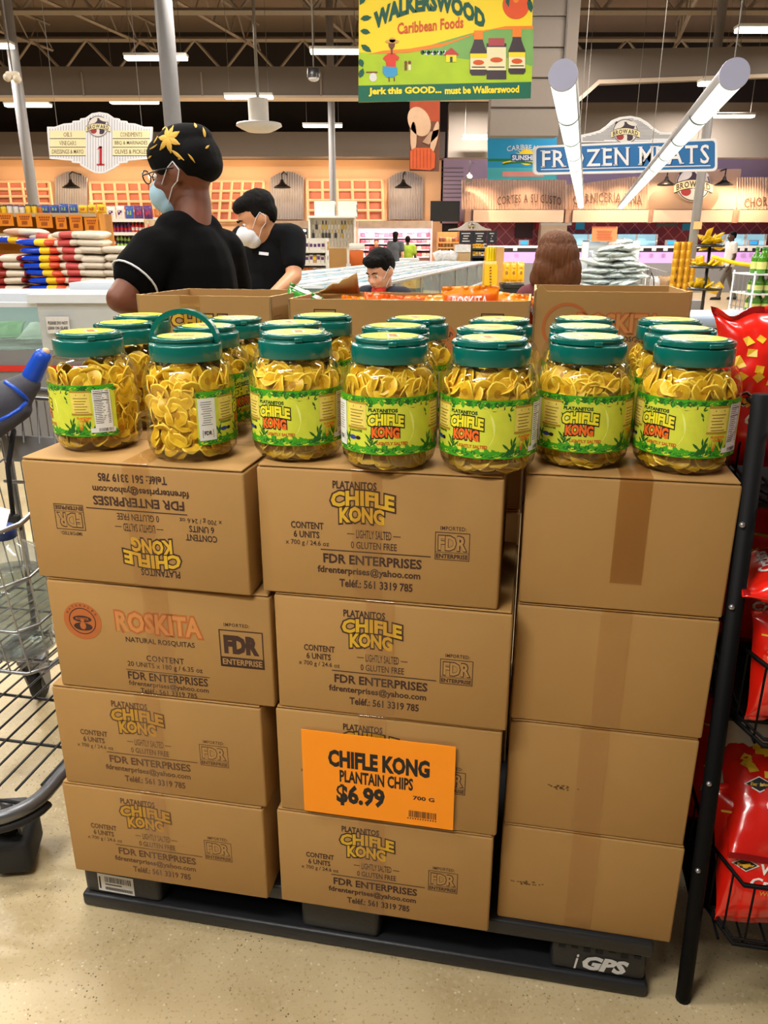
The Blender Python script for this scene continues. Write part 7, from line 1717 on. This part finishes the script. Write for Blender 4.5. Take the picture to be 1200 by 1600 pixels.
for i, px in enumerate((688, 697, 706)): p = at(px, 408, 20.2); o = bag_mesh(.24, .26, .16, 40+i, WBAG).build('produce_bag', None, (p.x, 20.2, p.z), (R(-20), R(20*(i-1)), .2)); tag(o, 'white bag heaped at the far end of the island freezer', 'bag', 'white bags at the freezer end')
YD = mat('yellow_display_card', (240, 184, 14), .5, var=.05); ys = empty('yellow_display', at(771, 381, 13.5), 0, 'tall yellow cardboard display with yellow packs, beyond the freezer end', 'display'); ys.location.z = 0; yo = ys.location.copy()
def ypart(nm, *a, m, dep, Y=13.5, floor=False):
    b = pbox(MB(), *a, Y, dep, m, floor); b.v = [tuple(Vector(v)-yo) for v in b.v]; return b.build(nm, ys)
ypart('body', 758, 776, 413, 452, m=YD, dep=.3); ypart('side_card', 776, 785, 386, 452, m=mat('tan_display_side', (196, 150, 90), .6), dep=.3, Y=13.52); ypart('shelf', 758, 776, 408, 413, m=mat('pale_shelf_strip', (226, 206, 130), .5, var=.3, scale=20), dep=.3); ypart('back_card', 758, 776, 386, 408, m=YD, dep=.02, Y=13.78)
ypart('base', 758, 786, 452, 470, m=BLKM, dep=.35, floor=True)
f = Flat()
for i in range(7): f.rect(765, -419-i*4.6, 768, -417-i*4.6, mat('display_brown_ink', (120, 80, 20), .6), 1)
m = MB(); f.emit(m, pm(13.49), .002); m.v = [tuple(Vector(v)-yo) for v in m.v]; m.build('printed_lettering', ys)
YPK = mat('yellow_pack', (238, 214, 10), .35, var=.06)
for i in range(4):
    p = at(761.5+i*4.2, 408, 13.6); o = MB().rbox((0, 0, .115), (.042, .06, .23), YPK, .012).build('tall_pack', None, (p.x, 13.62, p.z+.002)); tag(o, 'tall yellow pack standing in the top of the yellow display', 'pack', 'yellow packs in the yellow display')
yb2 = empty('bag_stand', at(804, 381, 12.5), 0, 'low black stand of large yellow bags left of the brown-haired shopper', 'stand'); yb2.location.z = 0
zb2 = at(0, 441, 12.5).z; MB().rbox((0, .1, zb2-.05), (.34, .4, .08), BLKM, .02).build('tray', yb2); MB().box((0, .1, (zb2-.08)/2), (.30, .34, zb2-.09), BLKM).build('base', yb2)
YBG = mat('amber_bag_film', (236, 168, 12), .3, var=.12, scale=14, coat=.3)
for i in range(3):
    o = bag_mesh(.13, .30, .06, 50+i, YBG).build('large_bag', None, (yb2.location.x-.10+i*.11, 12.5, zb2), (R(-6), 0, .1*i)); f = Flat(); f.ring(0, -.1, .35, .16, .12, mat('bag_brown_mark', (120, 70, 20), .5), 1, 16); f.rect(-.4, .35, .4, .42, mat('bag_brown_mark'), 1, 4); m = MB(); f.emit(m, bag_map(.13, .30, .06, 50+i), .001); m.build('bag_print', o); tag(o, 'large amber bag standing on the low black stand', 'bag', 'amber bags on the low stand')
